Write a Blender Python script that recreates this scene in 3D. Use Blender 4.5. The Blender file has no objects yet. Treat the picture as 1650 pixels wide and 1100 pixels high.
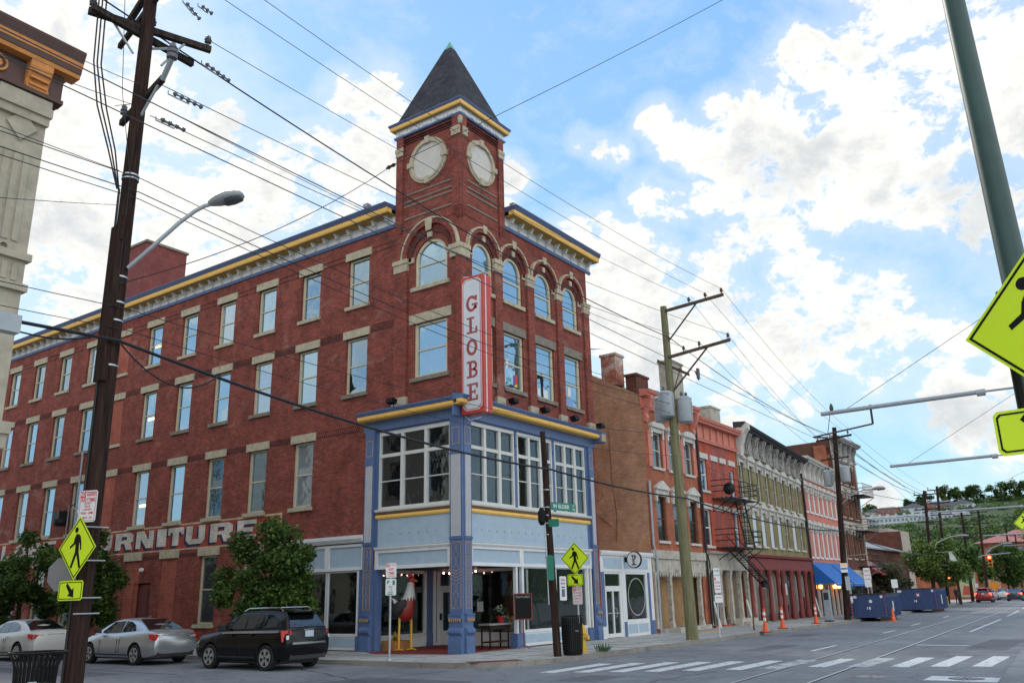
import bpy, bmesh, math, random
from mathutils import Vector, Matrix, noise
from mathutils.geometry import tessellate_polygon
R_=math.radians; random.seed(7)
SC=bpy.context.scene; COL=SC.collection
# ------------------------------------------------------------ camera
YAW,PIT,ROL=R_(35.26802877),R_(16.6167784),R_(-1.35186249); FPX=1378.9158
CAM=Vector((-23.36273,-18.812467,1.75))
cf=Vector((math.cos(YAW)*math.cos(PIT),math.sin(YAW)*math.cos(PIT),math.sin(PIT)))
r0=Vector((math.sin(YAW),-math.cos(YAW),0)); u0=r0.cross(cf)
cr=r0*math.cos(ROL)+u0*math.sin(ROL); cu=-r0*math.sin(ROL)+u0*math.cos(ROL)
cd=bpy.data.cameras.new('camera'); cam=bpy.data.objects.new('camera',cd); COL.objects.link(cam)
cam.matrix_world=Matrix(((cr.x,cu.x,-cf.x,CAM.x),(cr.y,cu.y,-cf.y,CAM.y),(cr.z,cu.z,-cf.z,CAM.z),(0,0,0,1)))
cd.sensor_width=36; cd.lens=36*FPX/1650; cd.clip_start=.1; cd.clip_end=6000; SC.camera=cam
SC.view_settings.view_transform='Standard'; SC.view_settings.look='None'; SC.view_settings.exposure=EXPO=0.82; SC.view_settings.gamma=1
# surveying helpers: the place where a sight line meets a plane (ax=const), or lies a given distance away
def sight(x,y): return cf+cr*((x-825)/FPX)-cu*((y-550)/FPX)
def pl(x,y,ax,v):
    d=sight(x,y); return CAM+d*((v-CAM[ax])/d[ax])
def far(x,y,dist):
    d=sight(x,y); return CAM+d*(dist/math.hypot(d.x,d.y))
GZ=-.13   # road level; pavements are at 0
# ------------------------------------------------------------ sky
SUN_AZ,SUN_EL=R_(62),R_(36)
w=bpy.data.worlds.new('World'); SC.world=w; w.use_nodes=True
nt=w.node_tree; nt.nodes.clear(); N=nt.nodes.new; L=nt.links.new
out=N('ShaderNodeOutputWorld'); bg=N('ShaderNodeBackground'); L(bg.outputs[0],out.inputs[0])
sky=N('ShaderNodeTexSky'); sky.sky_type='NISHITA'; sky.sun_disc=False; sky.sun_elevation=SUN_EL; sky.sun_rotation=math.pi/2-SUN_AZ
sky.air_density=1.0; sky.dust_density=.4; sky.ozone_density=2.0; sky.altitude=200
SKYS=.1
tc=N('ShaderNodeTexCoord'); vec=tc.outputs['Generated']
def math_(op,a,b=None,c=None,clamp=False):
    n=N('ShaderNodeMath'); n.operation=op; n.use_clamp=clamp
    for i,v in enumerate((a,b,c)):
        if v is None: continue
        if isinstance(v,(int,float)): n.inputs[i].default_value=v
        else: L(v,n.inputs[i])
    return n.outputs[0]
BL=[(100,110,190),(60,330,200),(250,330,150),(190,190,140),(400,330,130),(520,320,120),(600,170,70),(620,240,85),(560,160,45),(330,240,80),(20,-20,160),(90,-60,150),(250,470,120),(330,390,110),
(150,560,100),(560,420,100),(820,285,36),(815,330,20),
(1290,88,50),(1330,130,50),(1420,110,105),(1500,80,170),(1620,180,200),(1420,235,130),(1260,230,95),(1340,280,100),(1060,195,36),(1085,225,42),(1130,245,55),(1160,180,36),(1200,250,60),
(940,225,30,.3),(966,236,32,.38),(1000,244,28,.3),(1050,318,42),(1085,330,40),(1130,320,36),(1180,310,45),(1240,300,60),(1500,300,75),(1180,395,55),(1240,380,60),(1140,420,40),
(1000,410,70),(930,395,50),(1060,450,80),(960,480,90),(1150,490,90),(1300,460,80),(1360,480,80),(1420,500,80),(1260,560,110),(1020,550,100),(1120,560,90),(1400,570,90),(1480,550,70),(1540,560,50),(1530,640,58),(1600,650,48),
(1190,650,65),(1260,650,50),(1640,600,50),(1560,700,34),(1620,720,36),(1420,810,34),(1560,640,50),(1180,700,40)]
acc=None
for bx,by,br,*pk in BL:
    d=sight(bx,by).normalized(); k=2/((br*.98/FPX)**2)
    dt=N('ShaderNodeVectorMath'); dt.operation='DOT_PRODUCT'; L(vec,dt.inputs[0]); dt.inputs[1].default_value=d
    v=math_('MULTIPLY_ADD',dt.outputs['Value'],k,(pk[0] if pk else 1)-k)
    acc=v if acc is None else math_('SMOOTH_MAX',acc,v,.35)
def nz(scale,detail,rough,off=0,dist=0):
    mp=N('ShaderNodeMapping'); mp.inputs['Scale'].default_value=(1,1,1.5); mp.inputs['Location'].default_value=(off,off*.7,off*.3); L(vec,mp.inputs[0])
    n=N('ShaderNodeTexNoise'); n.inputs['Scale'].default_value=scale; n.inputs['Detail'].default_value=detail; n.inputs['Roughness'].default_value=rough; n.inputs['Distortion'].default_value=dist
    L(mp.outputs[0],n.inputs[0]); return n.outputs[0]
# clouds away from the photographed part of the sky come from noise alone
big=math_('MULTIPLY_ADD',nz(2.6,3,.5,4.2),5.0,-2.1)
ctr=N('ShaderNodeVectorMath'); ctr.operation='DOT_PRODUCT'; L(vec,ctr.inputs[0]); ctr.inputs[1].default_value=cf
away=math_('MULTIPLY_ADD',ctr.outputs['Value'],-9,6.6,clamp=True)
acc=math_('MAXIMUM',math_('MAXIMUM',acc,-1.2),math_('SUBTRACT',big,math_('MULTIPLY',math_('SUBTRACT',1.0,away),9.0)))
n1=nz(8,10,.64,0,.6); n2=nz(30,8,.66,2.1,.3)
dens=math_('ADD',math_('MULTIPLY_ADD',n1,3.9,-2.06),math_('MULTIPLY_ADD',n2,2.5,-1.25))
dens=math_('ADD',dens,math_('MULTIPLY',math_('MINIMUM',acc,.8),1.05))
al=N('ShaderNodeMapRange'); al.interpolation_type='SMOOTHSTEP'; L(dens,al.inputs[0]); al.inputs[1].default_value=.02; al.inputs[2].default_value=.70
veil=N('ShaderNodeMapRange'); L(dens,veil.inputs[0]); veil.inputs[1].default_value=-1.5; veil.inputs[2].default_value=.4; veil.inputs[3].default_value=0; veil.inputs[4].default_value=.35
alpha=math_('MAXIMUM',al.outputs[0],veil.outputs[0])
sh=N('ShaderNodeMapRange'); sh.interpolation_type='SMOOTHSTEP'; L(math_('ADD',math_('MULTIPLY',nz(6,7,.58,9.3,.3),2.2),math_('MULTIPLY',dens,.42)),sh.inputs[0]); sh.inputs[1].default_value=1.15; sh.inputs[2].default_value=2.0
cc=N('ShaderNodeMix'); cc.data_type='RGBA'; L(sh.outputs[0],cc.inputs[0])
cc.inputs[6].default_value=(.635,.64,.64,1); cc.inputs[7].default_value=(.39,.43,.48,1)
# sky colour
sm=N('ShaderNodeVectorMath'); sm.operation='SCALE'; L(sky.outputs[0],sm.inputs[0]); sm.inputs['Scale'].default_value=SKYS
sx=N('ShaderNodeSeparateXYZ'); L(vec,sx.inputs[0]); rp=N('ShaderNodeValToRGB'); L(sx.outputs[2],rp.inputs[0])
e_=rp.color_ramp.elements; e_[0].position=0; e_[0].color=(.32,.49,.55,1); e_[1].position=.9; e_[1].color=(.12,.28,.58,1)
for ps,cl in ((.12,(.28,.47,.59,1)),(.32,(.215,.40,.61,1)),(.6,(.175,.35,.60,1))): q_=e_.new(ps); q_.color=cl
s2=N('ShaderNodeMix'); s2.data_type='RGBA'; s2.inputs[0].default_value=.8; L(sm.outputs[0],s2.inputs[6]); L(rp.outputs[0],s2.inputs[7])
mx=N('ShaderNodeMix'); mx.data_type='RGBA'; L(alpha,mx.inputs[0]); L(s2.outputs[2],mx.inputs[6])
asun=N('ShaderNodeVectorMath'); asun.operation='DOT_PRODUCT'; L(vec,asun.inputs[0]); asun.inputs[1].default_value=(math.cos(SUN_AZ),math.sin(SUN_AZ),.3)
lit=math_('MULTIPLY_ADD',math_('MULTIPLY_ADD',asun.outputs['Value'],-1.3,.15,clamp=True),1.35,1.0)  # unseen clouds opposite the sun made brighter to add light on the facades
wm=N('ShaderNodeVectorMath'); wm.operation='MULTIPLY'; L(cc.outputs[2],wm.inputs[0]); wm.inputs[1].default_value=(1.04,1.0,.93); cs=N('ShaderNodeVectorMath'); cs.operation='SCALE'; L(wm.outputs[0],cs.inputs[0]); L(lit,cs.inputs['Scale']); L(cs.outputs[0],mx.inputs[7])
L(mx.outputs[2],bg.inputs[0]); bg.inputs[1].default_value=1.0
# ------------------------------------------------------------ sun (soft, behind thin cloud)
sd=bpy.data.lights.new('sun','SUN'); sd.energy=1.3; sd.angle=R_(12); sd.color=(1,.93,.82)
so=bpy.data.objects.new('sun',sd); COL.objects.link(so)
sv=Vector((math.cos(SUN_AZ)*math.cos(SUN_EL),math.sin(SUN_AZ)*math.cos(SUN_EL),math.sin(SUN_EL)))
so.rotation_euler=sv.to_track_quat('Z','Y').to_euler(); so.location=(0,0,60)
# ------------------------------------------------------------ materials
def nmat(name):
    m=bpy.data.materials.new(name); m.use_nodes=True; t=m.node_tree; b=t.nodes['Principled BSDF']; return m,t,b
def M(name,c,rough=.7,metal=0,var=.12,scale=3.0,bump=0,spec=.5,c2=None,thr=.55,sc2=1.5,emit=None):
    """paint / stone / metal with uneven colour; c2 = a second colour in patches (wear, stain)"""
    m,t,b=nmat(name); n=t.nodes.new; l=t.links.new
    g=n('ShaderNodeNewGeometry'); z=n('ShaderNodeTexNoise'); z.inputs['Scale'].default_value=scale; z.inputs['Detail'].default_value=6; z.inputs['Roughness'].default_value=.65; l(g.outputs['Position'],z.inputs[0])
    r=n('ShaderNodeMapRange'); l(z.outputs[0],r.inputs[0]); r.inputs[1].default_value=.3; r.inputs[2].default_value=.7; r.inputs[3].default_value=1-var; r.inputs[4].default_value=1+var
    s=n('ShaderNodeVectorMath'); s.operation='SCALE'; s.inputs[0].default_value=c[:3]; l(r.outputs[0],s.inputs['Scale']); col=s.outputs[0]
    if c2:
        z2=n('ShaderNodeTexNoise'); z2.inputs['Scale'].default_value=sc2; z2.inputs['Detail'].default_value=8; z2.inputs['Roughness'].default_value=.7; l(g.outputs['Position'],z2.inputs[0])
        r2=n('ShaderNodeMapRange'); l(z2.outputs[0],r2.inputs[0]); r2.inputs[1].default_value=thr; r2.inputs[2].default_value=thr+.08
        x=n('ShaderNodeMix'); x.data_type='RGBA'; l(r2.outputs[0],x.inputs[0]); l(col,x.inputs[6]); x.inputs[7].default_value=(*c2,1); col=x.outputs[2]
    l(col,b.inputs['Base Color']); b.inputs['Roughness'].default_value=rough; b.inputs['Metallic'].default_value=metal; b.inputs['Specular IOR Level'].default_value=spec
    if bump:
        bp=n('ShaderNodeBump'); bp.inputs['Strength'].default_value=bump; bp.inputs['Distance'].default_value=.02; l(z.outputs[0],bp.inputs['Height']); l(bp.outputs[0],b.inputs['Normal'])
    if emit: b.inputs['Emission Color'].default_value=(*emit[:3],1); b.inputs['Emission Strength'].default_value=emit[3]
    return m
def brick(name,c1,c2,mort,stain=None,thr=.6,amt=.5,bw=.22,bh=.072,sc=1.2,mottle=.35,dark=None):
    m,t,b=nmat(name); n=t.nodes.new; l=t.links.new
    g=n('ShaderNodeNewGeometry'); sp=n('ShaderNodeSeparateXYZ'); l(g.outputs['Position'],sp.inputs[0])
    a=n('ShaderNodeMath'); l(sp.outputs[0],a.inputs[0]); l(sp.outputs[1],a.inputs[1]); cb=n('ShaderNodeCombineXYZ'); l(a.outputs[0],cb.inputs[0]); l(sp.outputs[2],cb.inputs[1])
    k=n('ShaderNodeTexBrick'); l(cb.outputs[0],k.inputs['Vector']); k.inputs['Scale'].default_value=1; k.inputs['Brick Width'].default_value=bw; k.inputs['Row Height'].default_value=bh
    k.inputs['Mortar Size'].default_value=.008; k.inputs['Mortar Smooth'].default_value=.3; k.inputs['Bias'].default_value=0
    k.inputs['Color1'].default_value=(*c1,1); k.inputs['Color2'].default_value=(*c2,1); k.inputs['Mortar'].default_value=(*mort,1)
    col=k.outputs[0]
    z=n('ShaderNodeTexNoise'); z.inputs['Scale'].default_value=sc; z.inputs['Detail'].default_value=8; z.inputs['Roughness'].default_value=.7; l(g.outputs['Position'],z.inputs[0])
    r=n('ShaderNodeMapRange'); l(z.outputs[0],r.inputs[0]); r.inputs[1].default_value=.3; r.inputs[2].default_value=.7; r.inputs[3].default_value=1-mottle; r.inputs[4].default_value=1+mottle
    s=n('ShaderNodeVectorMath'); s.operation='SCALE'; l(col,s.inputs[0]); l(r.outputs[0],s.inputs['Scale']); col=s.outputs[0]
    for j,(cst,th,am) in enumerate([(stain,thr,amt),(dark,.56,.6)]):
        if cst is None: continue
        z2=n('ShaderNodeTexNoise'); z2.inputs['Scale'].default_value=.5+.35*j; z2.inputs['Detail'].default_value=9; z2.inputs['Roughness'].default_value=.72; z2.inputs['Distortion'].default_value=.3
        mp=n('ShaderNodeMapping'); mp.inputs['Location'].default_value=(3+7*j,1,2); mp.inputs['Scale'].default_value=(1,1,1.6-.9*j); l(g.outputs['Position'],mp.inputs[0]); l(mp.outputs[0],z2.inputs[0])
        r2=n('ShaderNodeMapRange'); l(z2.outputs[0],r2.inputs[0]); r2.inputs[1].default_value=th; r2.inputs[2].default_value=th+.14; r2.inputs[4].default_value=am
        x=n('ShaderNodeMix'); x.data_type='RGBA'; l(r2.outputs[0],x.inputs[0]); l(col,x.inputs[6]); x.inputs[7].default_value=(*cst,1); col=x.outputs[2]
    # fine salt on single bricks
    z3=n('ShaderNodeTexNoise'); z3.inputs['Scale'].default_value=9; z3.inputs['Detail'].default_value=3; l(g.outputs['Position'],z3.inputs[0])
    r3=n('ShaderNodeMapRange'); l(z3.outputs[0],r3.inputs[0]); r3.inputs[1].default_value=.62; r3.inputs[2].default_value=.72; r3.inputs[4].default_value=.35
    x=n('ShaderNodeMix'); x.data_type='RGBA'; l(r3.outputs[0],x.inputs[0]); l(col,x.inputs[6]); x.inputs[7].default_value=(*(stain or mort),1); col=x.outputs[2]
    l(col,b.inputs['Base Color']); b.inputs['Roughness'].default_value=.85; b.inputs['Specular IOR Level'].default_value=.2
    bp=n('ShaderNodeBump'); bp.inputs['Strength'].default_value=.35; bp.inputs['Distance'].default_value=.01; l(k.outputs['Fac'],bp.inputs['Height']); bp.invert=True; l(bp.outputs[0],b.inputs['Normal'])
    return m
def glass_mat(name,body,refl=.5,tint=(.8,.92,1),rough=.02,clear=0):
    m=bpy.data.materials.new(name); m.use_nodes=True; t=m.node_tree; t.nodes.clear(); n=t.nodes.new; l=t.links.new
    o=n('ShaderNodeOutputMaterial'); mixs=n('ShaderNodeMixShader'); gl=n('ShaderNodeBsdfGlossy'); gl.inputs['Color'].default_value=(*tint,1); gl.inputs['Roughness'].default_value=rough
    df=n('ShaderNodeBsdfDiffuse'); df.inputs[0].default_value=(*body,1); base=df.outputs[0]
    if clear:
        tr=n('ShaderNodeBsdfTransparent'); tr.inputs[0].default_value=(.8,.85,.85,1); m2=n('ShaderNodeMixShader'); m2.inputs[0].default_value=clear; l(base,m2.inputs[1]); l(tr.outputs[0],m2.inputs[2]); base=m2.outputs[0]
    lw=n('ShaderNodeLayerWeight'); lw.inputs[0].default_value=.35
    r=n('ShaderNodeMapRange'); l(lw.outputs['Fresnel'],r.inputs[0]); r.inputs[3].default_value=refl; r.inputs[4].default_value=1
    # old panes are never quite flat
    z=n('ShaderNodeTexNoise'); z.inputs['Scale'].default_value=1.3; z.inputs['Detail'].default_value=3; g=n('ShaderNodeNewGeometry'); l(g.outputs['Position'],z.inputs[0]); bp=n('ShaderNodeBump'); bp.inputs['Strength'].default_value=.15; bp.inputs['Distance'].default_value=.05; l(z.outputs[0],bp.inputs['Height']); l(bp.outputs[0],gl.inputs['Normal'])
    l(r.outputs[0],mixs.inputs[0]); l(base,mixs.inputs[1]); l(gl.outputs[0],mixs.inputs[2]); l(mixs.outputs[0],o.inputs[0]); return m
m_brick=brick('red_brick',(.285,.060,.040),(.165,.034,.028),(.21,.115,.09),stain=(.42,.26,.21),thr=.57,amt=.5,dark=(.11,.026,.022))
m_brickfill=brick('newer_red_brick',(.40,.085,.05),(.32,.07,.045),(.36,.2,.15))
m_brickdark=brick('dark_brick',(.13,.03,.024),(.09,.022,.02),(.12,.07,.06))
m_brickpaint=brick('painted_brick',(.34,.10,.08),(.28,.08,.07),(.25,.09,.08))
m_stone=M('limestone',(.44,.38,.27),.8,var=.22,scale=5,bump=.5,c2=(.27,.24,.19),thr=.6,sc2=3)
m_stonedk=M('weathered_stone',(.21,.18,.14),.85,var=.25,scale=5,bump=.5)
m_cream=M('cream_paint',(.60,.52,.36),.5,var=.07,c2=(.45,.38,.26),thr=.66)
m_white=M('white_paint',(.70,.70,.70),.5,var=.06,c2=(.5,.5,.48),thr=.68)
m_offwhite=M('white_joinery',(.62,.61,.57),.5,var=.08)
m_ltblue=M('pale_blue_paint',(.37,.47,.56),.5,var=.09,c2=(.31,.40,.50),thr=.6)
m_blue=M('blue_paint',(.085,.14,.28),.5,var=.14,c2=(.11,.16,.27),thr=.58)
m_lavender=M('lavender_paint',(.48,.48,.50),.5,var=.07)
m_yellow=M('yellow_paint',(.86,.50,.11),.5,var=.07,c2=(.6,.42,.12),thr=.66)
m_gold=M('gold_paint',(.52,.30,.10),.45,var=.1)
m_brown=M('brown_paint',(.20,.12,.06),.5)
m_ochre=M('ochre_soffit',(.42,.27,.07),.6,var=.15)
m_slate=brick('slate_shingles',(.060,.058,.066),(.038,.038,.044),(.02,.02,.022),stain=(.10,.10,.11),thr=.6,amt=.4,bw=.3,bh=.16,mottle=.3)
m_copper=M('green_copper',(.16,.42,.33),.7)
m_glass=glass_mat('window_glass',(.07,.11,.14),.50,tint=(.55,.78,.95))
m_glassb=glass_mat('window_glass_with_blind',(.30,.33,.34),.38,tint=(.6,.8,.95)); m_glassc=glass_mat('window_glass_dim_room',(.03,.045,.05),.40,tint=(.55,.76,.92)); m_glassdk=glass_mat('dark_window_glass',(.014,.016,.018),.10,tint=(.75,.8,.9),rough=.04)
m_glassmid=glass_mat('bay_glass',(.05,.055,.06),.12,rough=.05)
m_shop=glass_mat('shop_glass',(.02,.025,.022),.07,tint=(.8,.9,.9),rough=.03,clear=.85)
m_asph=None
m_dark=M('black_iron',(.012,.012,.013),.5,metal=.3,var=.2)
m_steel=M('galvanised_steel',(.42,.44,.46),.4,metal=.7,var=.1)
m_greysteel=M('grey_painted_steel',(.33,.36,.38),.45,metal=.2,var=.08)
m_lime=M('fluorescent_yellow_green',(.62,.82,.01),.45,var=.03,emit=None)
m_black=M('black_paint',(.006,.006,.006),.6,var=.1,spec=.2)
m_signwhite=M('sign_white',(.68,.68,.68),.4,var=.05)
m_signred=M('sign_red',(.60,.04,.05),.4,var=.05)
m_signgreen=M('sign_green',(.0,.17,.11),.4,var=.05)
m_globered=M('sign_cabinet_red',(.50,.045,.03),.4,var=.12)
m_glass2=m_glass
# ------------------------------------------------------------ mesh tools
ORG={}
class B:
    def __init__(s): s.v=[]; s.f=[]; s.m=[]; s.cur=0
    def add(s,vs,fs,m=None):
        o=len(s.v); s.v+= [Vector(q) for q in vs]; s.f+=[tuple(i+o for i in f) for f in fs]; s.m+=[s.cur if m is None else m]*len(fs)
    def box(s,a,b,m=None):
        x0,x1=sorted((a[0],b[0])); y0,y1=sorted((a[1],b[1])); z0,z1=sorted((a[2],b[2]))
        s.add([(x0,y0,z0),(x1,y0,z0),(x1,y1,z0),(x0,y1,z0),(x0,y0,z1),(x1,y0,z1),(x1,y1,z1),(x0,y1,z1)],
              [(0,3,2,1),(4,5,6,7),(0,1,5,4),(1,2,6,5),(2,3,7,6),(3,0,4,7)],m); return s
    def prism(s,poly,h,m=None):      # poly: list of 3-D points, h: extrusion vector
        n=len(poly); h=Vector(h); P=[Vector(q) for q in poly]; nn=Vector((0,0,0))
        for i in range(n): nn+=P[i].cross(P[(i+1)%n])
        tris=tessellate_polygon([P]); vs=P+[q+h for q in P]; fs=[]
        for t in tris:
            a,b,c=t; q=(P[b]-P[a]).cross(P[c]-P[a])
            if q.dot(h)>0: a,c=c,a
            fs.append((a,b,c)); fs.append((c+n,b+n,a+n))
        for i in range(n):
            j=(i+1)%n; fs.append((i,j,j+n,i+n) if nn.dot(h)>0 else (j,i,i+n,j+n))
        s.add(vs,fs,m); return s
    def tube(s,pts,r,n=8,m=None,caps=True):
        pts=[Vector(p) for p in pts]; rs=r if hasattr(r,'__len__') else [r]*len(pts); vs=[];fs=[]; up=None
        for i,p in enumerate(pts):
            d=(pts[min(i+1,len(pts)-1)]-pts[max(i-1,0)]).normalized()
            if up is None: up=Vector((0,0,1)) if abs(d.z)<.9 else Vector((1,0,0))
            a=d.cross(up).normalized(); b=a.cross(d).normalized(); up=b
            for k in range(n):
                t=2*math.pi*k/n; vs.append(p+(a*math.cos(t)+b*math.sin(t))*rs[i])
        for i in range(len(pts)-1):
            for k in range(n):
                k2=(k+1)%n; fs.append((i*n+k,i*n+k2,(i+1)*n+k2,(i+1)*n+k))
        if caps: fs.append(tuple(range(n))[::-1]); fs.append(tuple((len(pts)-1)*n+k for k in range(n)))
        s.add(vs,fs,m); return s
    def lathe(s,c,prof,n=16,m=None,ax=2,arc=None):   # prof: (r,h) pairs
        vs=[];fs=[]; c=Vector(c)
        for r,h in prof:
            for k in range(n):
                t=2*math.pi*k/n; q=[0,0,0]; q[ax]=h; q[(ax+1)%3]=r*math.cos(t); q[(ax+2)%3]=r*math.sin(t); vs.append(c+Vector(q))
        for i in range(len(prof)-1):
            for k in range(n):
                k2=(k+1)%n; fs.append((i*n+k,i*n+k2,(i+1)*n+k2,(i+1)*n+k))
        fs.append(tuple(range(n))[::-1]); fs.append(tuple((len(prof)-1)*n+k for k in range(n)))
        s.add(vs,fs,m); return s
    def loft(s,rings,m=None,caps=True):
        n=len(rings[0]); vs=[q for r in rings for q in r]; fs=[]
        for i in range(len(rings)-1):
            for k in range(n):
                k2=(k+1)%n; fs.append((i*n+k,i*n+k2,(i+1)*n+k2,(i+1)*n+k))
        if caps: fs.append(tuple(range(n))[::-1]); fs.append(tuple((len(rings)-1)*n+k for k in range(n)))
        s.add(vs,fs,m); return s
    def map(s,fn): s.v=[Vector(fn(q)) for q in s.v]; return s
class Fr:                               # a facade plane: s along it, z up, d out of it
    def __init__(s,o,u,n): s.o=Vector(o); s.u=Vector(u); s.n=Vector(n)
    def p(s,a,z,d=0): return s.o+s.u*a+s.n*d+Vector((0,0,z))
    def box(s,b,a0,a1,z0,z1,d0,d1,m=None):
        vs=[s.p(a,z,d) for z in (z0,z1) for d in (d1,d0) for a in (a0,a1)]
        fs=[(0,2,3,1),(4,5,7,6),(0,1,5,4),(1,3,7,5),(3,2,6,7),(2,0,4,6)]
        if (a1-a0)*(d1-d0)*(z1-z0)<0: fs=[f[::-1] for f in fs]
        b.add(vs,fs,m); return b
    def prism(s,b,poly,d0,d1,m=None): return b.prism([s.p(a,z,d0) for a,z in poly],s.n*(d1-d0),m)
    def ring(s,b,c,r0,r1,d0,d1,a0=0,a1=math.pi,n=20,m=None,sx=1):   # flat arch ring, extruded
        full=abs(a1-a0)>6.28; vs=[];fs=[]
        for i in range(n+1):
            t=a0+(a1-a0)*i/n
            for r,d in ((r0,d0),(r1,d0),(r1,d1),(r0,d1)): vs.append(s.p(c[0]+r*math.cos(t)*sx,c[1]+r*math.sin(t),d))
        for i in range(n):
            for k in range(4): fs.append((i*4+k,i*4+(k+1)%4,i*4+4+(k+1)%4,i*4+4+k))
        if not full: fs+= [(0,1,2,3)[::-1],tuple(n*4+k for k in range(4))]
        b.add(vs,fs,m); return b
FE=Fr((0,0,0),(0,-1,0),(-1,0,0))        # side on the cross street: a = -y
FR=Fr((0,0,0),(1,0,0),(0,-1,0))         # side on the main street: a = x
def tag(o,label=None,cat=None,group=None,kind=None):
    for k,v in (('label',label),('category',cat),('group',group),('kind',kind)):
        if v: o[k]=v
    return o
def thing(name,label,cat,loc=(0,0,0),group=None,rz=0):
    o=bpy.data.objects.new(name,None); COL.objects.link(o); o.location=loc; o.rotation_euler=(0,0,rz); o.empty_display_size=.3; ORG[o.name]=Vector(loc)
    return tag(o,label,cat,group)
SPL=dict(brick_infill='brick_infill',cornice_brackets='cornice_bracket',springer_stones='springer_stone',blue_plinths='blue_plinth',brick_pilasters='brick_pilaster',pilaster_bases='pilaster_base',blue_jambs='blue_jamb',white_posts='white_post',
 pendant_bulbs='pendant_bulb',string_light_bulbs='string_light_bulb',iron_columns='iron_column',shopfront_columns='shopfront_column',stone_lintels='stone_lintel',blocked_windows='blocked_window',windows='window',iron_balconies='iron_balcony',
 legs='leg',outlets='outlet',posts='post',steel_brackets='steel_bracket',steel_bands='steel_band',riser_cables='riser_cable',arm_braces='arm_brace',blue_panels='blue_panel',blue_strips='blue_strip',rosettes='rosette',dark_brick_bands='dark_brick_band',
 stone_piers='stone_pier',white_bands='white_band',eyes='eye',wings='wing',headlights='headlight',door_handles='door_handle',roof_rails='roof_rail',skids='skid',brackets='bracket',sign_brackets='sign_bracket',paper_pictures='paper_picture',impost_band='impost_block',
 inner_brick_arches='inner_brick_arch',brick_arches='brick_arch',stone_bands='stone_band',tower_stone_bands='tower_stone_band',tower_corner_stones='tower_corner_stone',ochre_curtain='ochre_curtain',lit_ceiling_lamp='lit_ceiling_lamp',dark_window_shapes='dark_window_shape',
 string_courses='string_course',roof_fittings='roof_fitting',tower_dark_bands='tower_dark_band',stone_arches='stone_arch',dark_lenses='dark_lens',shoulder_reflection_strip='shoulder_reflection',black_tail_feathers='tail_feather',fascia_boards='fascia_board',side_window='side_window',bushing='bushing',bolt_heads='bolt_head',door_hardware='door_hardware',side_ribs='side_ribs_panel')
def pieces(b,gap=.012):
    n=len(b.v); par=list(range(n))
    def fd(i):
        while par[i]!=i: par[i]=par[par[i]]; i=par[i]
        return i
    for f in b.f:
        r=fd(f[0])
        for i in f[1:]: par[fd(i)]=r
    grp={}
    for i in range(n): grp.setdefault(fd(i),[]).append(i)
    if len(grp)<2 or len(grp)>400: return [b]
    G=[[ids,[min(b.v[i][a] for i in ids)-gap for a in range(3)],[max(b.v[i][a] for i in ids)+gap for a in range(3)]] for ids in grp.values()]
    ch=True
    while ch:
        ch=False; out=[]
        for g in G:
            for h in out:
                if all(g[1][a]<=h[2][a] and h[1][a]<=g[2][a] for a in range(3)):
                    h[0]+=g[0]; h[1]=[min(p,q) for p,q in zip(h[1],g[1])]; h[2]=[max(p,q) for p,q in zip(h[2],g[2])]; ch=True; break
            else: out.append(g)
        G=out
    if len(G)<2 or len(G)>100: return [b]
    own={i:k for k,g in enumerate(G) for i in g[0]}; res=[B() for _ in G]; mp={}
    for k,g in enumerate(G):
        for i in sorted(g[0]): mp[i]=len(res[k].v); res[k].v.append(b.v[i])
    for f,m in zip(b.f,b.m): k=own[f[0]]; res[k].f.append(tuple(mp[i] for i in f)); res[k].m.append(m)
    return res
def obj(name,b,mats,parent=None,**kw):
    if parent is not None and name in SPL:
        P=pieces(b); o=None
        for q in P: o=obj1(SPL[name] if len(P)>1 else name,q,mats,parent,**kw)
        return o
    return obj1(name,b,mats,parent,**kw)
def obj1(name,b,mats,parent=None,local=False,smooth=None,loc=None,label=None,cat=None,group=None,kind=None,rz=0):
    me=bpy.data.meshes.new(name); org=Vector((0,0,0))
    if parent is not None and not local: org=ORG[parent.name]
    if parent is None and loc is not None and not local: org=Vector(loc)
    me.from_pydata([tuple(q-org) for q in b.v],[],b.f); me.validate()
    mats=mats if isinstance(mats,(list,tuple)) else [mats]
    for m in mats: me.materials.append(m)
    if len(mats)>1 and len(b.m)==len(me.polygons): me.polygons.foreach_set('material_index',b.m)
    bm=bmesh.new(); bm.from_mesh(me); bmesh.ops.recalc_face_normals(bm,faces=bm.faces); bm.to_mesh(me); bm.free()
    if smooth is not None:
        me.polygons.foreach_set('use_smooth',[True]*len(me.polygons)); me.set_sharp_from_angle(angle=R_(smooth))
    me.update(); o=bpy.data.objects.new(name,me); COL.objects.link(o)
    if parent is not None: o.parent=parent; ORG[o.name]=org
    else:
        if loc is not None: o.location=loc
        o.rotation_euler=(0,0,rz)
        ORG[o.name]=Vector(loc) if loc is not None else Vector((0,0,0))
    return tag(o,label,cat,group,kind)
def clone(o,parent=None,loc=None,rz=None,label=None):
    c=o.copy(); COL.objects.link(c)
    if parent is not None: c.parent=parent
    if loc is not None: c.location=loc
    if rz is not None: c.rotation_euler=(0,0,rz)
    if label: c['label']=label
    for ch in [x for x in COL.objects if x.parent==o]: clone(ch,c)
    return c
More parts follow.
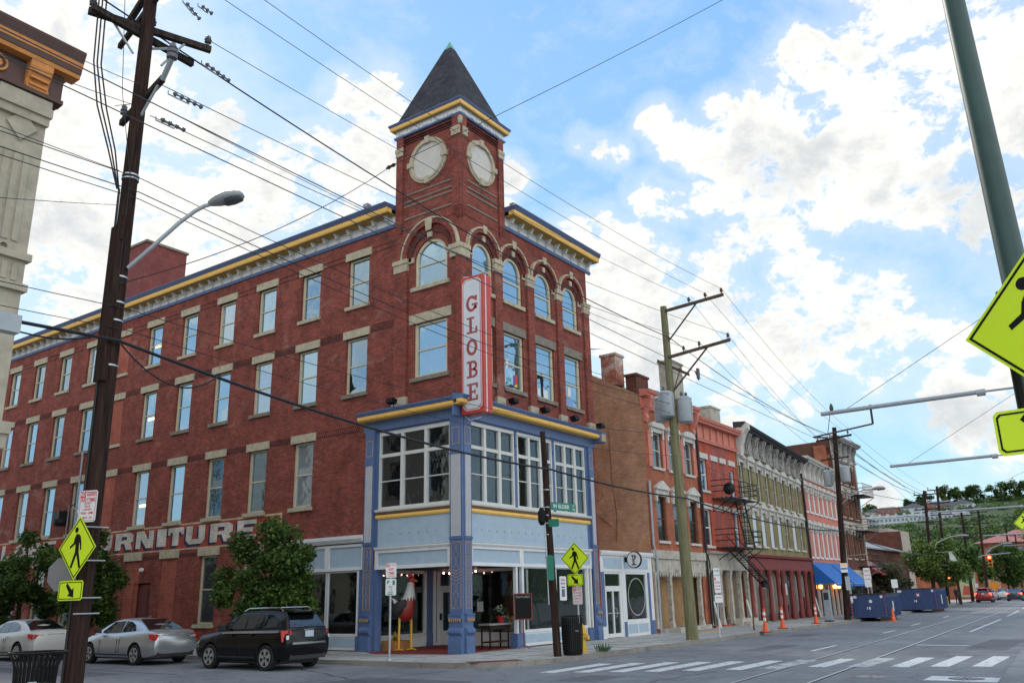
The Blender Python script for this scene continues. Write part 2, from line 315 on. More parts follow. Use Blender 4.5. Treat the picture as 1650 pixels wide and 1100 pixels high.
def text2d(s,size,bold=0.0,width=None,spacing=1.0):
    """letters as flat polygons in (x,y); centred"""
    cu_=bpy.data.curves.new('t','FONT'); cu_.body=s; cu_.size=size; cu_.align_x='CENTER'; cu_.align_y='CENTER'; cu_.offset=bold; cu_.space_character=spacing; cu_.resolution_u=3
    o=bpy.data.objects.new('t',cu_); COL.objects.link(o); dg=bpy.context.evaluated_depsgraph_get(); me=bpy.data.meshes.new_from_object(o.evaluated_get(dg))
    vs=[v.co.copy() for v in me.vertices]; fs=[tuple(p.vertices) for p in me.polygons]
    bpy.data.objects.remove(o); bpy.data.curves.remove(cu_); bpy.data.meshes.remove(me)
    if vs and width:
        x0=min(v.x for v in vs); x1=max(v.x for v in vs); k=width/(x1-x0)
        for v in vs: v.x=(v.x-(x0+x1)/2)*k
    return vs,fs
def put_text(b,fr,s,a,z,size,d,m=None,bold=0,width=None):
    vs,fs=text2d(s,size,bold,width); b.add([fr.p(a+v.x,z+v.y,d) for v in vs],fs,m)
def wall(b,fr,a0,a1,z0,z1,holes,depth=.22,d=0,m=None,mr=None):
    """wall face with rectangular openings and their reveals. holes: (a0,a1,z0,z1)"""
    xs=sorted({a0,a1}|{v for h in holes for v in h[:2] if a0<v<a1}); zs=sorted({z0,z1}|{v for h in holes for v in h[2:4] if z0<v<z1})
    for i in range(len(xs)-1):
        for j in range(len(zs)-1):
            cx=(xs[i]+xs[i+1])/2; cz=(zs[j]+zs[j+1])/2
            if any(h[0]<cx<h[1] and h[2]<cz<h[3] for h in holes): continue
            b.add([fr.p(xs[i],zs[j],d),fr.p(xs[i+1],zs[j],d),fr.p(xs[i+1],zs[j+1],d),fr.p(xs[i],zs[j+1],d)],[(0,1,2,3)],m)
    for h in holes:
        q=[fr.p(h[0],h[2],d),fr.p(h[1],h[2],d),fr.p(h[1],h[3],d),fr.p(h[0],h[3],d)]; e=[v-fr.n*depth for v in q]
        for k in range(4):
            k2=(k+1)%4; b.add([q[k],q[k2],e[k2],e[k]],[(0,1,2,3)],mr if mr is not None else m)
def window(fr,a0,a1,z0,z1,parent,mfr,mgl,sill=None,lintel=None,inset=.14,fw=.10,arch=False,rail=.5,cols=1,name='window',sash=.05,proud=.06,over=.14,lh=.33,sh=.15,label=None,mull=.05):
    """frame with sashes; pane, sill and lintel are its sub-parts"""
    b=B(); d0,d1=-inset-.06,-inset+.03; c=(a0+a1)/2; r=(a1-a0)/2; zt=z1-r if arch else z1
    fr.box(b,a0,a0+fw,z0,zt,d0,d1); fr.box(b,a1-fw,a1,z0,zt,d0,d1); fr.box(b,a0+fw,a1-fw,z0,z0+fw*.8,d0,d1)
    if arch: fr.ring(b,(c,zt),r-fw,r,d0,d1)
    else: fr.box(b,a0+fw,a1-fw,z1-fw*.8,z1,d0,d1)
    zm=z0+(z1-z0)*rail
    if rail: fr.box(b,a0+fw,a1-fw,zm-sash/2,zm+sash/2,d0+.01,d1-.02)
    for i in range(1,cols):
        x=a0+(a1-a0)*i/cols; fr.box(b,x-mull/2,x+mull/2,z0+fw*.8,(zt if arch else z1)-fw*.8,d0+.012,d1-.022)
    w_=obj(name,b,mfr,parent,label=label)
    g=B(); dg=-inset-.03; dlow=-inset-.05
    def pane(x0,x1,q0,q1,dd): fr.box(g,x0,x1,q0,q1,dd-.012,dd)
    if arch:
        n=16; poly=[(a0+fw*.8,zt),(a1-fw*.8,zt)]+[(c+(r-fw*.8)*math.cos(math.pi*i/n),zt+(r-fw*.8)*math.sin(math.pi*i/n)) for i in range(1,n)]
        fr.prism(g,poly,dg-.012,dg); pane(a0+fw*.8,a1-fw*.8,z0+fw*.6,zt,dg)
    else: pane(a0+fw*.8,a1-fw*.8,z0+fw*.6,z1-fw*.6,dg)
    obj('pane',g,mgl,w_)
    if sill: s=B(); fr.box(s,a0-over*.6,a1+over*.6,z0-sh,z0,-inset,proud+.04); obj('sill',s,sill,w_)
    if lintel: s=B(); fr.box(s,a0-over,a1+over,z1,z1+lh,-inset+.002,proud); obj('lintel',s,lintel,w_)
    return w_
def profile(b,fr,a0,a1,prof,m=None):     # horizontal moulding: (d,z) outline swept along the facade
    vs=[fr.p(a0,z,d) for d,z in prof]+[fr.p(a1,z,d) for d,z in prof]; n=len(prof)
    b.add(vs,[(i,(i+1)%n,(i+1)%n+n,i+n) for i in range(n)]+[tuple(range(n))[::-1],tuple(range(n,2*n))],m)
# ============================================================ ground
def asphalt(name,c,crack=True,tar=True):
    m,t,b=nmat(name); n=t.nodes.new; l=t.links.new; g=n('ShaderNodeNewGeometry')
    def noi(s,dt,ro,di=0):
        z=n('ShaderNodeTexNoise'); z.inputs['Scale'].default_value=s; z.inputs['Detail'].default_value=dt; z.inputs['Roughness'].default_value=ro; z.inputs['Distortion'].default_value=di; l(g.outputs['Position'],z.inputs[0]); return z.outputs[0]
    def mr(v,a,b_,c_,d):
        r=n('ShaderNodeMapRange'); l(v,r.inputs[0]); r.inputs[1].default_value=a; r.inputs[2].default_value=b_; r.inputs[3].default_value=c_; r.inputs[4].default_value=d; return r.outputs[0]
    def mul(a,b_):
        x=n('ShaderNodeMath'); x.operation='MULTIPLY'; l(a,x.inputs[0]); l(b_,x.inputs[1]); return x.outputs[0]
    v=mul(mr(noi(.35,5,.6,.5),.3,.7,.82,1.16),mr(noi(45,4,.7),.3,.7,.80,1.2))
    v=mul(v,mr(noi(2.2,6,.7),.35,.65,.86,1.12)); v=mul(v,mr(noi(.9,8,.75,1.2),.56,.66,1,.74)); v=mul(v,mr(noi(.13,3,.5),.4,.6,.9,1.1))
    if crack:
        vo=n('ShaderNodeTexVoronoi'); vo.feature='DISTANCE_TO_EDGE'; vo.inputs['Scale'].default_value=.28
        mp=n('ShaderNodeVectorMath'); mp.operation='ADD'; z=n('ShaderNodeTexNoise'); z.inputs['Scale'].default_value=1.1; z.inputs['Detail'].default_value=6; l(g.outputs['Position'],z.inputs[0]); sc=n('ShaderNodeVectorMath'); sc.operation='SCALE'; sc.inputs['Scale'].default_value=1.6; l(z.outputs['Color'],sc.inputs[0]); l(g.outputs['Position'],mp.inputs[0]); l(sc.outputs[0],mp.inputs[1]); l(mp.outputs[0],vo.inputs['Vector'])
        v=mul(v,mr(vo.outputs['Distance'],.0,.012,.62,1))
    s=n('ShaderNodeVectorMath'); s.operation='SCALE'; s.inputs[0].default_value=c; l(v,s.inputs['Scale']); l(s.outputs[0],b.inputs['Base Color']); b.inputs['Roughness'].default_value=.8; b.inputs['Specular IOR Level'].default_value=.35
    bp=n('ShaderNodeBump'); bp.inputs['Strength'].default_value=.3; bp.inputs['Distance'].default_value=.01; l(noi(60,3,.7),bp.inputs['Height']); l(bp.outputs[0],b.inputs['Normal']); return m
m_asph=asphalt('asphalt',(.185,.195,.21)); m_patch=asphalt('patched_asphalt',(.205,.215,.225),crack=False)
m_conc=asphalt('concrete',(.38,.38,.365)); m_conc2=asphalt('kerb_stone',(.24,.22,.19),crack=False)
m_mark=M('worn_white_marking',(.60,.61,.61),.7,var=.18,scale=8,c2=(.22,.23,.24),thr=.555,sc2=6)
m_markworn=M('scuffed_white_marking',(.46,.47,.47),.7,var=.2,scale=8,c2=(.14,.15,.17),thr=.50,sc2=4)
m_rail=M('worn_rail_steel',(.50,.52,.54),.35,metal=.35,var=.15); m_raildk=M('rail_groove',(.035,.035,.038),.8)
m_tile=brick('entry_tiles',(.24,.05,.04),(.18,.035,.03),(.1,.03,.03),bw=.2,bh=.2)
b=B(); q=1500
xs=[-q,-300,-60,-30,-10,0,10,30,60,120,300,q]
b.add([(-q,-q,GZ),(q,-q,GZ),(q,q,GZ),(-q,q,GZ)],[(0,1,2,3)]); obj('road',b,m_asph,kind='structure')
def slab(name,poly,z1,mat,z0=GZ-.1,kerb=True):
    b=B(); b.prism([(x,y,z0) for x,y in poly],(0,0,z1-z0)); o=obj(name,b,mat,kind='structure')
    return o
arc=[(-3.55+2.9*(1-math.cos(t)),-1.35-2.95*math.sin(t)) for t in [i*math.pi/2/8 for i in range(9)]]
def yk(x): return -4.3+(.052*(x-30) if x>30 else 0)
main=[(-3.55,60)]+arc+[(30,-4.3),(60,yk(60)),(110,yk(110)),(200,yk(200)),(200,40),(60,40),(20,20),(10,60)]
slab('pavement',main,0,m_conc)
# kerb stones: a darker edging just outside the pavement, a few millimetres proud
edge=[(-3.55,60)]+arc+[(30,-4.3),(60,yk(60)),(110,yk(110)),(200,yk(200))]
b=B()
for i in range(len(edge)-1):
    p,q2=Vector((*edge[i],0)),Vector((*edge[i+1],0)); d=(q2-p).normalized(); n_=Vector((d.y,-d.x,0))
    n_=n_ if n_.dot(Vector((-1,-1,0)))>0 else -n_
    k=max(1,int((q2-p).length/2.4))
    for j in range(k):
        s0=p+(q2-p)*(j/k)+d*.006; s1=p+(q2-p)*((j+1)/k)-d*.006
        b.add([s0+n_*.02+Vector((0,0,z)) for z in (GZ-.05,.006)]+[s0-n_*.14+Vector((0,0,z)) for z in (GZ-.05,.006)]+[s1+n_*.02+Vector((0,0,z)) for z in (GZ-.05,.006)]+[s1-n_*.14+Vector((0,0,z)) for z in (GZ-.05,.006)],
              [(0,1,3,2),(4,6,7,5),(1,5,7,3),(0,4,5,1),(2,3,7,6)])
obj('kerb',b,m_conc2,kind='structure')
slab('pavement',[(-14.3,60),(-14.3,0),(-14.3,-4.6),(-15,-5.4),(-60,-5.4),(-60,0),(-40,60)],-.005,m_conc)
slab('pavement',[(-6.6,-60),(-6.6,-18.6),(-5.9,-17.0),(-4.3,-16.15),(-1,-15.95),(9.4,-15.3),(60,-12.4),(200,-4.5),(200,-60)],0,m_patch)
slab('pavement',[(-14.6,-60),(-14.6,-19.5),(-16.2,-17.9),(-60,-17.6),(-60,-60)],-.005,m_conc)
# joints of the concrete flags
b=B()
for x in [i*1.5 for i in range(-1,28)]: b.box((x,-4.12,0),(x+.012,-.75 if x<9 else -.3,.004))
for y in (-1.6,-2.9): b.box((-1,y,0),(40,y+.012,.0045))
for y in [i*1.5+.3 for i in range(0,26)]: b.box((-3.38,y,0),(-.2,y+.012,.004))
b.box((-1.8,0,0),(-1.788,40,.0045))
obj('pavement_joints',b,M('joint_dirt',(.12,.11,.10),.9),kind='structure')
b=B(); b.box((.02,.02,0),(4,4.55,.012)); b.prism([(-.1,0,0),(0,4.5,0),(-.9,3.2,0),(-.35,.2,0)],(0,0,.008)); obj('entry_floor',b,m_tile,kind='structure')
b=B(); b.prism([(-3.25,-2.9,0),(-2.0,-3.85,0),(-1.65,-3.4,0),(-2.9,-2.45,0)],(0,0,.012)); obj('ramp_paving',b,brick('ramp_brick',(.22,.07,.05),(.17,.05,.04),(.1,.05,.04),bw=.1,bh=.1),kind='structure')
z4=GZ+.004
bars=[(-3.7,-.6,-5.75),(-3.35,-.1,-6.55),(-2.9,.4,-7.35),(-2.5,.8,-8.15),(-1.95,1.25,-8.95),(-1.35,1.8,-9.85)]
b=B()
for x0,x1,y in bars: b.box((x0,y-.21,GZ-.02),(x1,y+.21,z4))
for x0,x1,y in [(.1,3.1,-11.5),(.75,4.1,-13.35),(1.15,4.9,-14.2),(1.45,5.1,-15.1)]: b.box((x0,y-.21,GZ-.02),(x1,y+.21,z4))
obj('crosswalk_stripes',b,m_mark,kind='structure')
b=B()
for x0,x1,y in [(-.9,2.3,-10.62),(.45,3.6,-12.4)]: b.box((x0,y-.26,GZ-.02),(x1,y+.26,z4))
obj('worn_crosswalk_stripes',b,m_markworn,kind='structure')
b=B()
for x0,y0,x1,y1 in [(6.2,-9.52,9.2,-9.44),(18.6,-8.85,21,-8.8),(27,-8.3,30,-8.15),(20,-12.1,36,-11.35),(42,-11,56,-10.2),(62,-9.8,90,-8),(40,-7.6,43,-7.4)]:
    b.prism([(x0,y0-.06,GZ-.02),(x1,y1-.06,GZ-.02),(x1,y1+.06,GZ-.02),(x0,y0+.06,GZ-.02)],(0,0,.024))
b.box((9.9,-13.6,GZ-.02),(10.1,-11.9,z4))
obj('lane_dashes',b,m_mark,kind='structure')
b=B()
for o_ in (0,-1.5):
    P=[(-40,-12.7+o_),(-6,-11.15+o_),(5,-10.57+o_),(26.7,-9.31+o_),(60,-7.5+o_),(130,-3.2+o_)]
    for i in range(5):
        (x0,y0),(x1,y1)=P[i],P[i+1]
        b.prism([(x0,y0-.035,GZ-.02),(x1,y1-.035,GZ-.02),(x1,y1+.035,GZ-.02),(x0,y0+.035,GZ-.02)],(0,0,.025),0)
        b.prism([(x0,y0-.10,GZ-.02),(x1,y1-.10,GZ-.02),(x1,y1+.05,GZ-.02),(x0,y0+.05,GZ-.02)],(0,0,.0225),1)
obj('tram_rails',b,[m_rail,m_raildk],kind='structure')
# the slab the rails lie in: paler strip with joints
b=B(); P=[(-40,-13.5),(-6,-11.9),(5,-11.35),(26.7,-10.1),(60,-8.3),(130,-4)]
for i in range(5):
    (x0,y0),(x1,y1)=P[i],P[i+1]; b.prism([(x0,y0-1.25,GZ-.02),(x1,y1-1.25,GZ-.02),(x1,y1+1.25,GZ-.02),(x0,y0+1.25,GZ-.02)],(0,0,.0213))
obj('track_slab',b,m_patch,kind='structure')
b=B()
for x0,y0,x1,y1,w_ in [(-9,-6,-4.6,3.2,.03),(-8.5,-9,-2,-9.6,.03),(-10,-11,-9.5,2,.025),(-7.6,-2.5,-4.2,-2.9,.03),(-12,-1,-6.5,-1.6,.02),(1,-15.9,14,-15.3,.03),(-7.9,4,-7.7,20,.03)]:
    d=Vector((x1-x0,y1-y0,0)); n_=Vector((-d.y,d.x,0)).normalized()*w_; prev=None; K=16; pts=[]
    for i in range(K+1): pts.append(Vector((x0,y0,GZ-.01))+d*(i/K)+n_*random.uniform(-4,4))
    for i in range(K):
        p,q2=pts[i],pts[i+1]; b.prism([p-n_,q2-n_,q2+n_,p+n_],(0,0,.0135))
obj('tar_seams',b,M('tar_seam',(.06,.062,.068),.6),kind='structure')
def manhole(x,y,r,label,bright=False):
    t=thing('manhole_cover',label,'manhole cover',(x,y,GZ)); b=B(); b.lathe((x,y,GZ),[(r,-.02),(r,.007)],24); obj('frame',b,m_stonedk,t)
    b=B(); b.lathe((x,y,GZ),[(r*.84,-.02),(r*.84,.009)],24); obj('lid',b,m_asph if bright else m_dark,t)
    b=B()
    for k in range(12):
        a=k*math.pi/6; b.prism([Vector((x,y,GZ-.01))+Vector((math.cos(a+e)*rr,math.sin(a+e)*rr,0)) for rr,e in ((.25*r,-.1),(.78*r,-.05),(.78*r,.05),(.25*r,.1))],(0,0,.021))
    obj('lid_pattern',b,m_markworn if bright else m_steel,t)
p_=pl(1403,1090,2,GZ); manhole(p_.x,p_.y,.42,'round manhole cover with pale radial ribs beside the tram rail',True)
p_=pl(1557,1093,2,GZ); manhole(p_.x,p_.y,.36,'dark manhole cover near the right kerb in a pale ring')
b=B(); b.box((p_.x-.55,p_.y-.75,GZ-.02),(p_.x+.45,p_.y+.75,GZ+.0035)); obj('painted_patch',b,m_mark,kind='structure')


m_patchdk=asphalt('dark_asphalt_patch',(.12,.125,.135),crack=False)
b=B()
for x0,y0,x1,y1 in ((-8.2,-5.5,-6.4,-2.0),(-11.5,-12,-8.5,-10.8),(-5.5,-8.2,-3.9,-7.2),(5.5,-8.2,9,-7.3),(8,-14.9,14,-13.7),(15,-6.6,17.5,-5.6),(-9.5,6,-8.3,14),(-12.5,-3,-10.9,0)): b.box((x0,y0,GZ-.02),(x1,y1,GZ+.0025))
obj('road_patches',b,m_patchdk,kind='structure')

# ============================================================ the brick corner building
GB=thing('corner_brick_building','four storey red brick corner building with pointed clock tower and blue shopfront','building',(0,0,0))
LY,LX,TOP=47.5,9.3,16.28
S=2.89; NW=15
ops=[]; wins=[]; fills=[]
for k in range(NW):
    y0,y1=4.78+S*k,5.98+S*k
    for row,(z0,z1) in {4:(13.3,15.36),3:(9.6,11.93),2:(5.38,8.0)}.items():
        if row==2 and k==0: continue
        (fills if k==6 else wins).append((row,k,y0,y1,z0,z1)); ops.append((-y1,-y0,z0,z1))
    z0,z1=.95,3.78
    if k>=2: (fills if k in (4,5,6,11) else wins).append((1,k,y0,y1,z0,z1)); ops.append((-y1,-y0,z0,z1))
ops.append((-19.55,-18.2,0,2.75))     # the painted side door
# openings for the tower bay
bigE=[(-2.28,-.64,13.3,15.2),(-2.28,-.64,9.7,11.84)]
SHZ=8.3
bayE=(-4.15,-.02,0,7.95); shopE=(-9.3,-4.62,0,4.1)
b=B(); wall(b,FE,-LY,0,0,TOP,ops+bigE+[bayE,shopE],.2)
RW=[(1.15,1.65,0),(2.66,4.05,1),(4.9,6.3,2),(7.1,8.43,3)]
zsh=[0,0,-.12,-.22]      # sills read a touch lower along the street
rops=[]
for x0,x1,i in [(.72,2.02,0),(2.7,4.02,1),(4.95,6.27,2),(7.15,8.42,3)]:
    rops.append((x0,x1,13.08,15.05)); rops.append((x0,x1,9.5,11.78))
wall(b,FR,0,LX,0,TOP,rops+[(.02,8.95,0,7.95)],.2)
# arch spandrels fill the corners above the round heads
def spandrel(b,fr,a0,a1,z1,d=0):
    c=(a0+a1)/2; r=(a1-a0)/2; zc=z1-r; n=10
    for sgn in (-1,1):
        arcp=[(c+sgn*r*math.cos(math.pi/2*i/n),zc+r*math.sin(math.pi/2*i/n)) for i in range(n+1)]
        fr.prism(b,[(c+sgn*r,z1)]+arcp,d-.2,d-.001)
spandrel(b,FE,-2.28,-.64,15.2)
for h in rops[::2]: spandrel(b,FR,h[0],h[1],h[3])
# back and far end
b.add([(LX,0,0),(LX,LY,0),(LX,LY,TOP),(LX,0,TOP)],[(0,1,2,3)]); b.add([(0,LY,0),(LX,LY,0),(LX,LY,TOP),(0,LY,TOP)],[(0,1,2,3)])
obj('brick_wall',b,m_brick,GB)
b=B(); b.box((.02,.02,TOP+.72),(LX-.02,LY-.02,TOP+.8)); obj('flat_roof',b,m_stonedk,GB)
b=B(); b.box((.4,.3,2.9),(LX-.3,LY-.3,3.0)); b.box((.4,4.75,8.4),(LX-.3,LY-.3,8.5)); b.box((.4,.3,12.2),(LX-.3,LY-.3,12.3)); b.box((4.6,5,0),(4.7,LY-1,16)); obj('inner_floors',b,M('dark_interior',(.05,.045,.04),.9),GB)
b=B()
for r,k,y0,y1,z0,z1 in fills: FE.box(b,-y1,-y0,z0,z1,-.12,-.04)
obj('brick_infill',b,m_brickfill if True else 0,GB)
for r,k,y0,y1,z0,z1 in fills:
    f=B(); FE.box(f,-y1-.13,-y0+.13,z1,z1+.33,-.03,.05); obj('lintel',f,m_stone,GB)
    if r>1: f=B(); FE.box(f,-y1-.1,-y0+.1,z0-.15,z0,-.03,.08); obj('sill',f,m_stone,GB)
for r,k,y0,y1,z0,z1 in wins:
    window(FE,-y1,-y0,z0,z1,GB,m_cream,(m_glass,m_glassc,m_glass,m_glassb,m_glassc,m_glass,m_glass,m_glassb)[(k*5+r*3)%8] if r>1 else m_glassmid,sill=m_stone if r!=3 else m_stonedk,lintel=m_stone,rail=.5)
w_=window(FE,-2.28,-.64,13.3,15.2,GB,m_cream,m_glass,sill=m_stone,arch=True,rail=.47,fw=.13,inset=.1,over=.24,name='arched_window')
w_=window(FE,-2.28,-.64,9.7,11.84,GB,m_cream,m_glass,sill=m_stonedk,lintel=m_stone,rail=.5,fw=.13,inset=.1,over=.22,lh=.38)
for i in range(4):
    x0,x1,z0,z1=rops[2*i]; window(FR,x0,x1,z0,z1,GB,m_cream,m_glass,sill=m_stone,arch=True,rail=.45,fw=.11,inset=.1,name='arched_window')
    x0,x1,z0,z1=rops[2*i+1]; window(FR,x0,x1,z0,z1,GB,m_cream,m_glass,sill=m_stonedk,lintel=m_stonedk,rail=.45,fw=.11,inset=.1,lh=.36)
# patterned dark brick bands between the lintels
b=B()
for k in range(-1,NW-1):
    ya=5.98+S*k+.16 if k>=0 else 3.3; yb=4.78+S*(k+1)-.16
    if k==-1: yb=4.6
    FE.box(b,-yb,-ya,11.98,12.20,-.01,.012); FE.box(b,-yb,-ya,12.24,12.28,-.01,.012)
    if k>=1: FE.box(b,-yb,-ya,8.06,8.30,-.01,.012)
    FE.box(b,-yb,-ya,15.38,15.43,-.01,.012); FE.box(b,-yb,-ya,15.60,15.65,-.01,.012)
    if k>=3: FE.box(b,-yb,-ya,3.80,3.96,-.01,.012)
FE.box(b,-8.7,-5.1,8.06,8.30,-.01,.012)
for xa,xb in ((2.12,2.6),(4.12,4.9),(6.4,7.0)): pass
obj('dark_brick_bands',b,m_brickdark,GB)
b=B()
for j in range(60): 
    y=5.15+j*.06
    FE.box(b,-y-.035,-y,8.1+(j%2)*.08,8.17+(j%2)*.08,.012,.02)
obj('checker_band',b,m_brickfill,GB)
b=B(); FE.box(b,-19.5,-18.25,0,2.7,-.15,-.08); FE.box(b,-19.3,-18.45,.2,1.2,-.08,-.06); FE.box(b,-19.3,-18.45,1.35,2.5,-.08,-.06); 
do=obj('side_door',b,M('oxblood_paint',(.13,.028,.024),.5),GB)
b=B(); b.lathe((-.1,18.9,3.25),[(.05,0),(.11,.04),(.11,.14),(.04,.18)],10); obj('wall_lamp',b,m_white,GB)
# stone base course along the side street
b=B(); FE.box(b,-LY,-9.7,0,.28,.001,.09); obj('base_course',b,m_stonedk,GB)
b=B(); b.tube([(-.12,25.3,0),(-.12,25.3,9.2)],.05,8); b.tube([(-.12,25.3,9.2),(-.12,25.3,9.5)],.06,8); obj('drain_pipe',b,m_greysteel,GB)
b=B(); b.box((-.75,25.7,6.1),(-.2,26.4,6.5)); b.lathe((-.5,26.0,5.75),[(.25,0),(.33,.18),(.33,.35)],14); b.tube([(-.1,25.4,6.9),(-.5,25.8,6.5)],.03); obj('bell_box',b,m_dark,GB)
# painted wall sign
def ltr(b,fr,ch,x,w,z,h,d,t,m):
    """blocky shadowed capital drawn from plain pieces that only touch"""
    R=lambda a0,a1,c0,c1: fr.box(b,x+a0*w,x+a1*w,z+c0*h,z+c1*h,d,d+t,m)
    P=lambda pts: fr.prism(b,[(x+p*w,z+q*h) for p,q in pts],d,d+t,m)
    s=.34
    if ch=='F': R(0,s,0,1); R(s,1,.74,1); R(s,.8,.36,.6)
    if ch=='U': P([(0,1),(0,.22),(.18,0),(.82,0),(1,.22),(1,1),(.66,1),(.66,.26),(.34,.26),(.34,1)])
    if ch=='R': P([(0,0),(0,1),(.8,1),(1,.84),(1,.5),(.86,.4),(1,0),(.64,0),(.52,.38),(.34,.38),(.34,.55),(.64,.58),(.64,.78),(.34,.78),(.335,.55),(.33,0)])
    if ch=='N': P([(0,0),(0,1),(.42,1),(.72,.45),(.72,1),(1,1),(1,0),(.6,0),(.28,.55),(.28,0)])
    if ch=='I': R(0,1,0,1)
    if ch=='T': R(.3,.7,0,.74); P([(0,1),(1,1),(1,.6),(.84,.6),(.84,.74),(.16,.74),(.16,.6),(0,.6)])
    if ch=='E': R(0,s,0,1); R(s,1,.78,1); R(s,1,0,.22); R(s,.84,.39,.61)
    if ch=='L': R(0,s,0,1); R(s,1,0,.26)
    if ch in 'GO':
        n=14; c=(x+.5*w,z+.5*h); a0,a1=(.55,2*math.pi-.1) if ch=='G' else (0,2*math.pi)
        vs=[]
        for i in range(n+1):
            a=a0+(a1-a0)*i/n; co,si=math.cos(a),math.sin(a)
            vs+= [fr.p(c[0]+co*w*.5,c[1]+si*h*.5,d+t),fr.p(c[0]+co*w*.2,c[1]+si*h*.26,d+t)]
        b.add(vs,[(2*i,2*i+1,2*i+3,2*i+2) for i in range(n)],m)
        if ch=='G': R(.5,.995,.36,.5)
    if ch=='B': P([(0,0),(0,1),(.8,1),(.97,.84),(.97,.62),(.86,.52),(1,.4),(1,.16),(.84,0),(.34,0),(.34,.2),(.66,.2),(.66,.42),(.34,.42),(.335,.6),(.64,.6),(.64,.8),(.34,.8),(.33,0)])
m_wallred=brick('sign_red_brick',(.38,.065,.036),(.32,.05,.03),(.3,.1,.07),stain=(.30,.17,.13),thr=.58,amt=.45)
m_wallwhite=brick('sign_white_brick',(.68,.64,.57),(.60,.56,.50),(.34,.26,.22),stain=(.30,.15,.11),thr=.60,amt=.5)
m_wallnavy=brick('sign_navy_brick',(.035,.035,.08),(.03,.03,.06),(.07,.05,.07))
m_wallcream=brick('sign_cream_brick',(.52,.45,.30),(.47,.40,.27),(.3,.2,.14),stain=(.28,.12,.09),thr=.58,amt=.5)
b=B(); FE.box(b,-36,-9.42,4.14,5.28,-.01,.004,0); 
FE.box(b,-36,-9.36,5.19,5.27,.004,.008,1); FE.box(b,-36,-9.36,4.10,4.17,.004,.008,1); FE.box(b,-9.47,-9.37,4.171,5.189,.004,.008,1)
seq=[('F',24.75,23.45),('U',23.12,21.78),('R',21.48,19.98),('N',19.72,18.3),('I',18.02,17.3),('T',17.18,15.98),('U',15.8,14.42),('R',14.05,12.5),('E',12.2,10.95),
     ('E',28.4,27.1),('B',29.9,28.6),('O',31.5,30.1),('L',32.9,31.7),('G',34.7,33.2)]
for ch,ya,yb in seq:
    w0=ya-yb; ltr(b,FE,ch,-ya-.13,w0,4.22,.80,.008,.003,2)
    ltr(b,FE,ch,-ya,w0,4.32,.80,.013,.003,3)
obj('painted_wall_sign',b,[m_wallred,m_wallcream,m_wallnavy,m_wallwhite],GB)
# ---- main cornice
def cornice(fr,a0,a1,name='cornice',ends=(0,0)):
    b=B(); z=TOP
    profile(b,fr,a0,a1,[(0.001,z-.10),(.06,z-.10),(.09,z-.02),(.09,z+.04),(.001,z+.04)],0)      # blue lower band
    profile(b,fr,a0,a1,[(.001,z+.042),(.05,z+.042),(.05,z+.40),(.001,z+.40)],1)                   # white frieze
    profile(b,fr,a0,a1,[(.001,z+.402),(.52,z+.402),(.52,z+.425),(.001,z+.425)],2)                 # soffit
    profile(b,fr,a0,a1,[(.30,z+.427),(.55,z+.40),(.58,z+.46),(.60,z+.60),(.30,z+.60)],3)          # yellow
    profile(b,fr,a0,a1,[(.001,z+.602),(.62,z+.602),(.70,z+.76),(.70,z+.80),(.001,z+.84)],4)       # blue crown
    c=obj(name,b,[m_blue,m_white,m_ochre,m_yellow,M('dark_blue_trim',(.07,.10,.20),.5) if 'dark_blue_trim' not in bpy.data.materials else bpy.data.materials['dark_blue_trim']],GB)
    n=max(1,round((a1-a0)/.72)); bk=B()
    for i in range(n):
        a=a0+(a1-a0)*(i+.5)/n
        fr.prism(bk,[(a-.05,z+.10),(a+.05,z+.10),(a+.06,z+.395),(a-.06,z+.395)],.05,.12)
        vs=[fr.p(a+s_*.05,z+zz,d) for s_ in (-1,1) for d,zz in ((.12,.24),(.17,.18),(.24,.2),(.29,.29),(.34,.32),(.34,.398),(.12,.398))]
        bk.add(vs,[(i_,(i_+1)%7,(i_+1)%7+7,i_+7) for i_ in range(7)]+[tuple(range(7)),tuple(range(7,14))[::-1]])
    obj('cornice_brackets',bk,m_offwhite,c)
cornice(FE,-LY,-3.3); cornice(FR,2.8,LX+.35)
b=B(); b.tube([(-.4,4.6,TOP+.84),(-.4,4.6,TOP+1.1)],.03); b.box((-.45,4.55,TOP+1.05),(-.2,4.8,TOP+1.2)); b.box((3.0,-.4,TOP+.84),(3.2,-.2,TOP+1.05)); obj('roof_fittings',b,m_greysteel,GB)
# ---- corner pier, pilasters, arches
TY,TX=3.26,2.76
b=B()
FE.box(b,-3.26,-2.62,8.7,14.1,.001,.1); FE.box(b,-.16,.10,8.7,14.1,.001,.1)   # piers by the big windows
for x0,x1 in [(-.0,.24),(2.06,2.52),(4.3,4.76),(6.55,6.98),(8.82,9.29)]: FR.box(b,x0,x1,8.7,14.1,.001,.1)
obj('brick_pilasters',b,m_brick,GB)
b=B()
for fr,l_ in ((FE,[(-3.3,-2.6),(-.42,.12)]),(FR,[(-.12,.42),(2.02,2.56),(4.26,4.8),(6.5,7.02),(8.78,9.33)])):
    for a0,a1 in l_:
        d=.1 if not(fr is FE and a1>0) else .1
        if fr is FE and a1>0: a1=.118
        if fr is FR and a0<0: a0=.0
        fr.box(b,a0,a1,14.1,14.42,.001,.13); fr.box(b,a0-.03*(a0!=0),a1+.03,14.42,14.6,.001,.17)
obj('springer_stones',b,m_stone,GB)
b=B()
FE.box(b,-2.62,-2.30,14.38,14.6,.001,.05); FE.box(b,-.62,-.42,14.38,14.6,.001,.05)
for h in rops[::2]: FR.box(b,h[0]-.26,h[0]-.02,14.32,14.52,.001,.05); FR.box(b,h[1]+.02,h[1]+.26,14.32,14.52,.001,.05)
obj('impost_band',b,m_stone,GB)
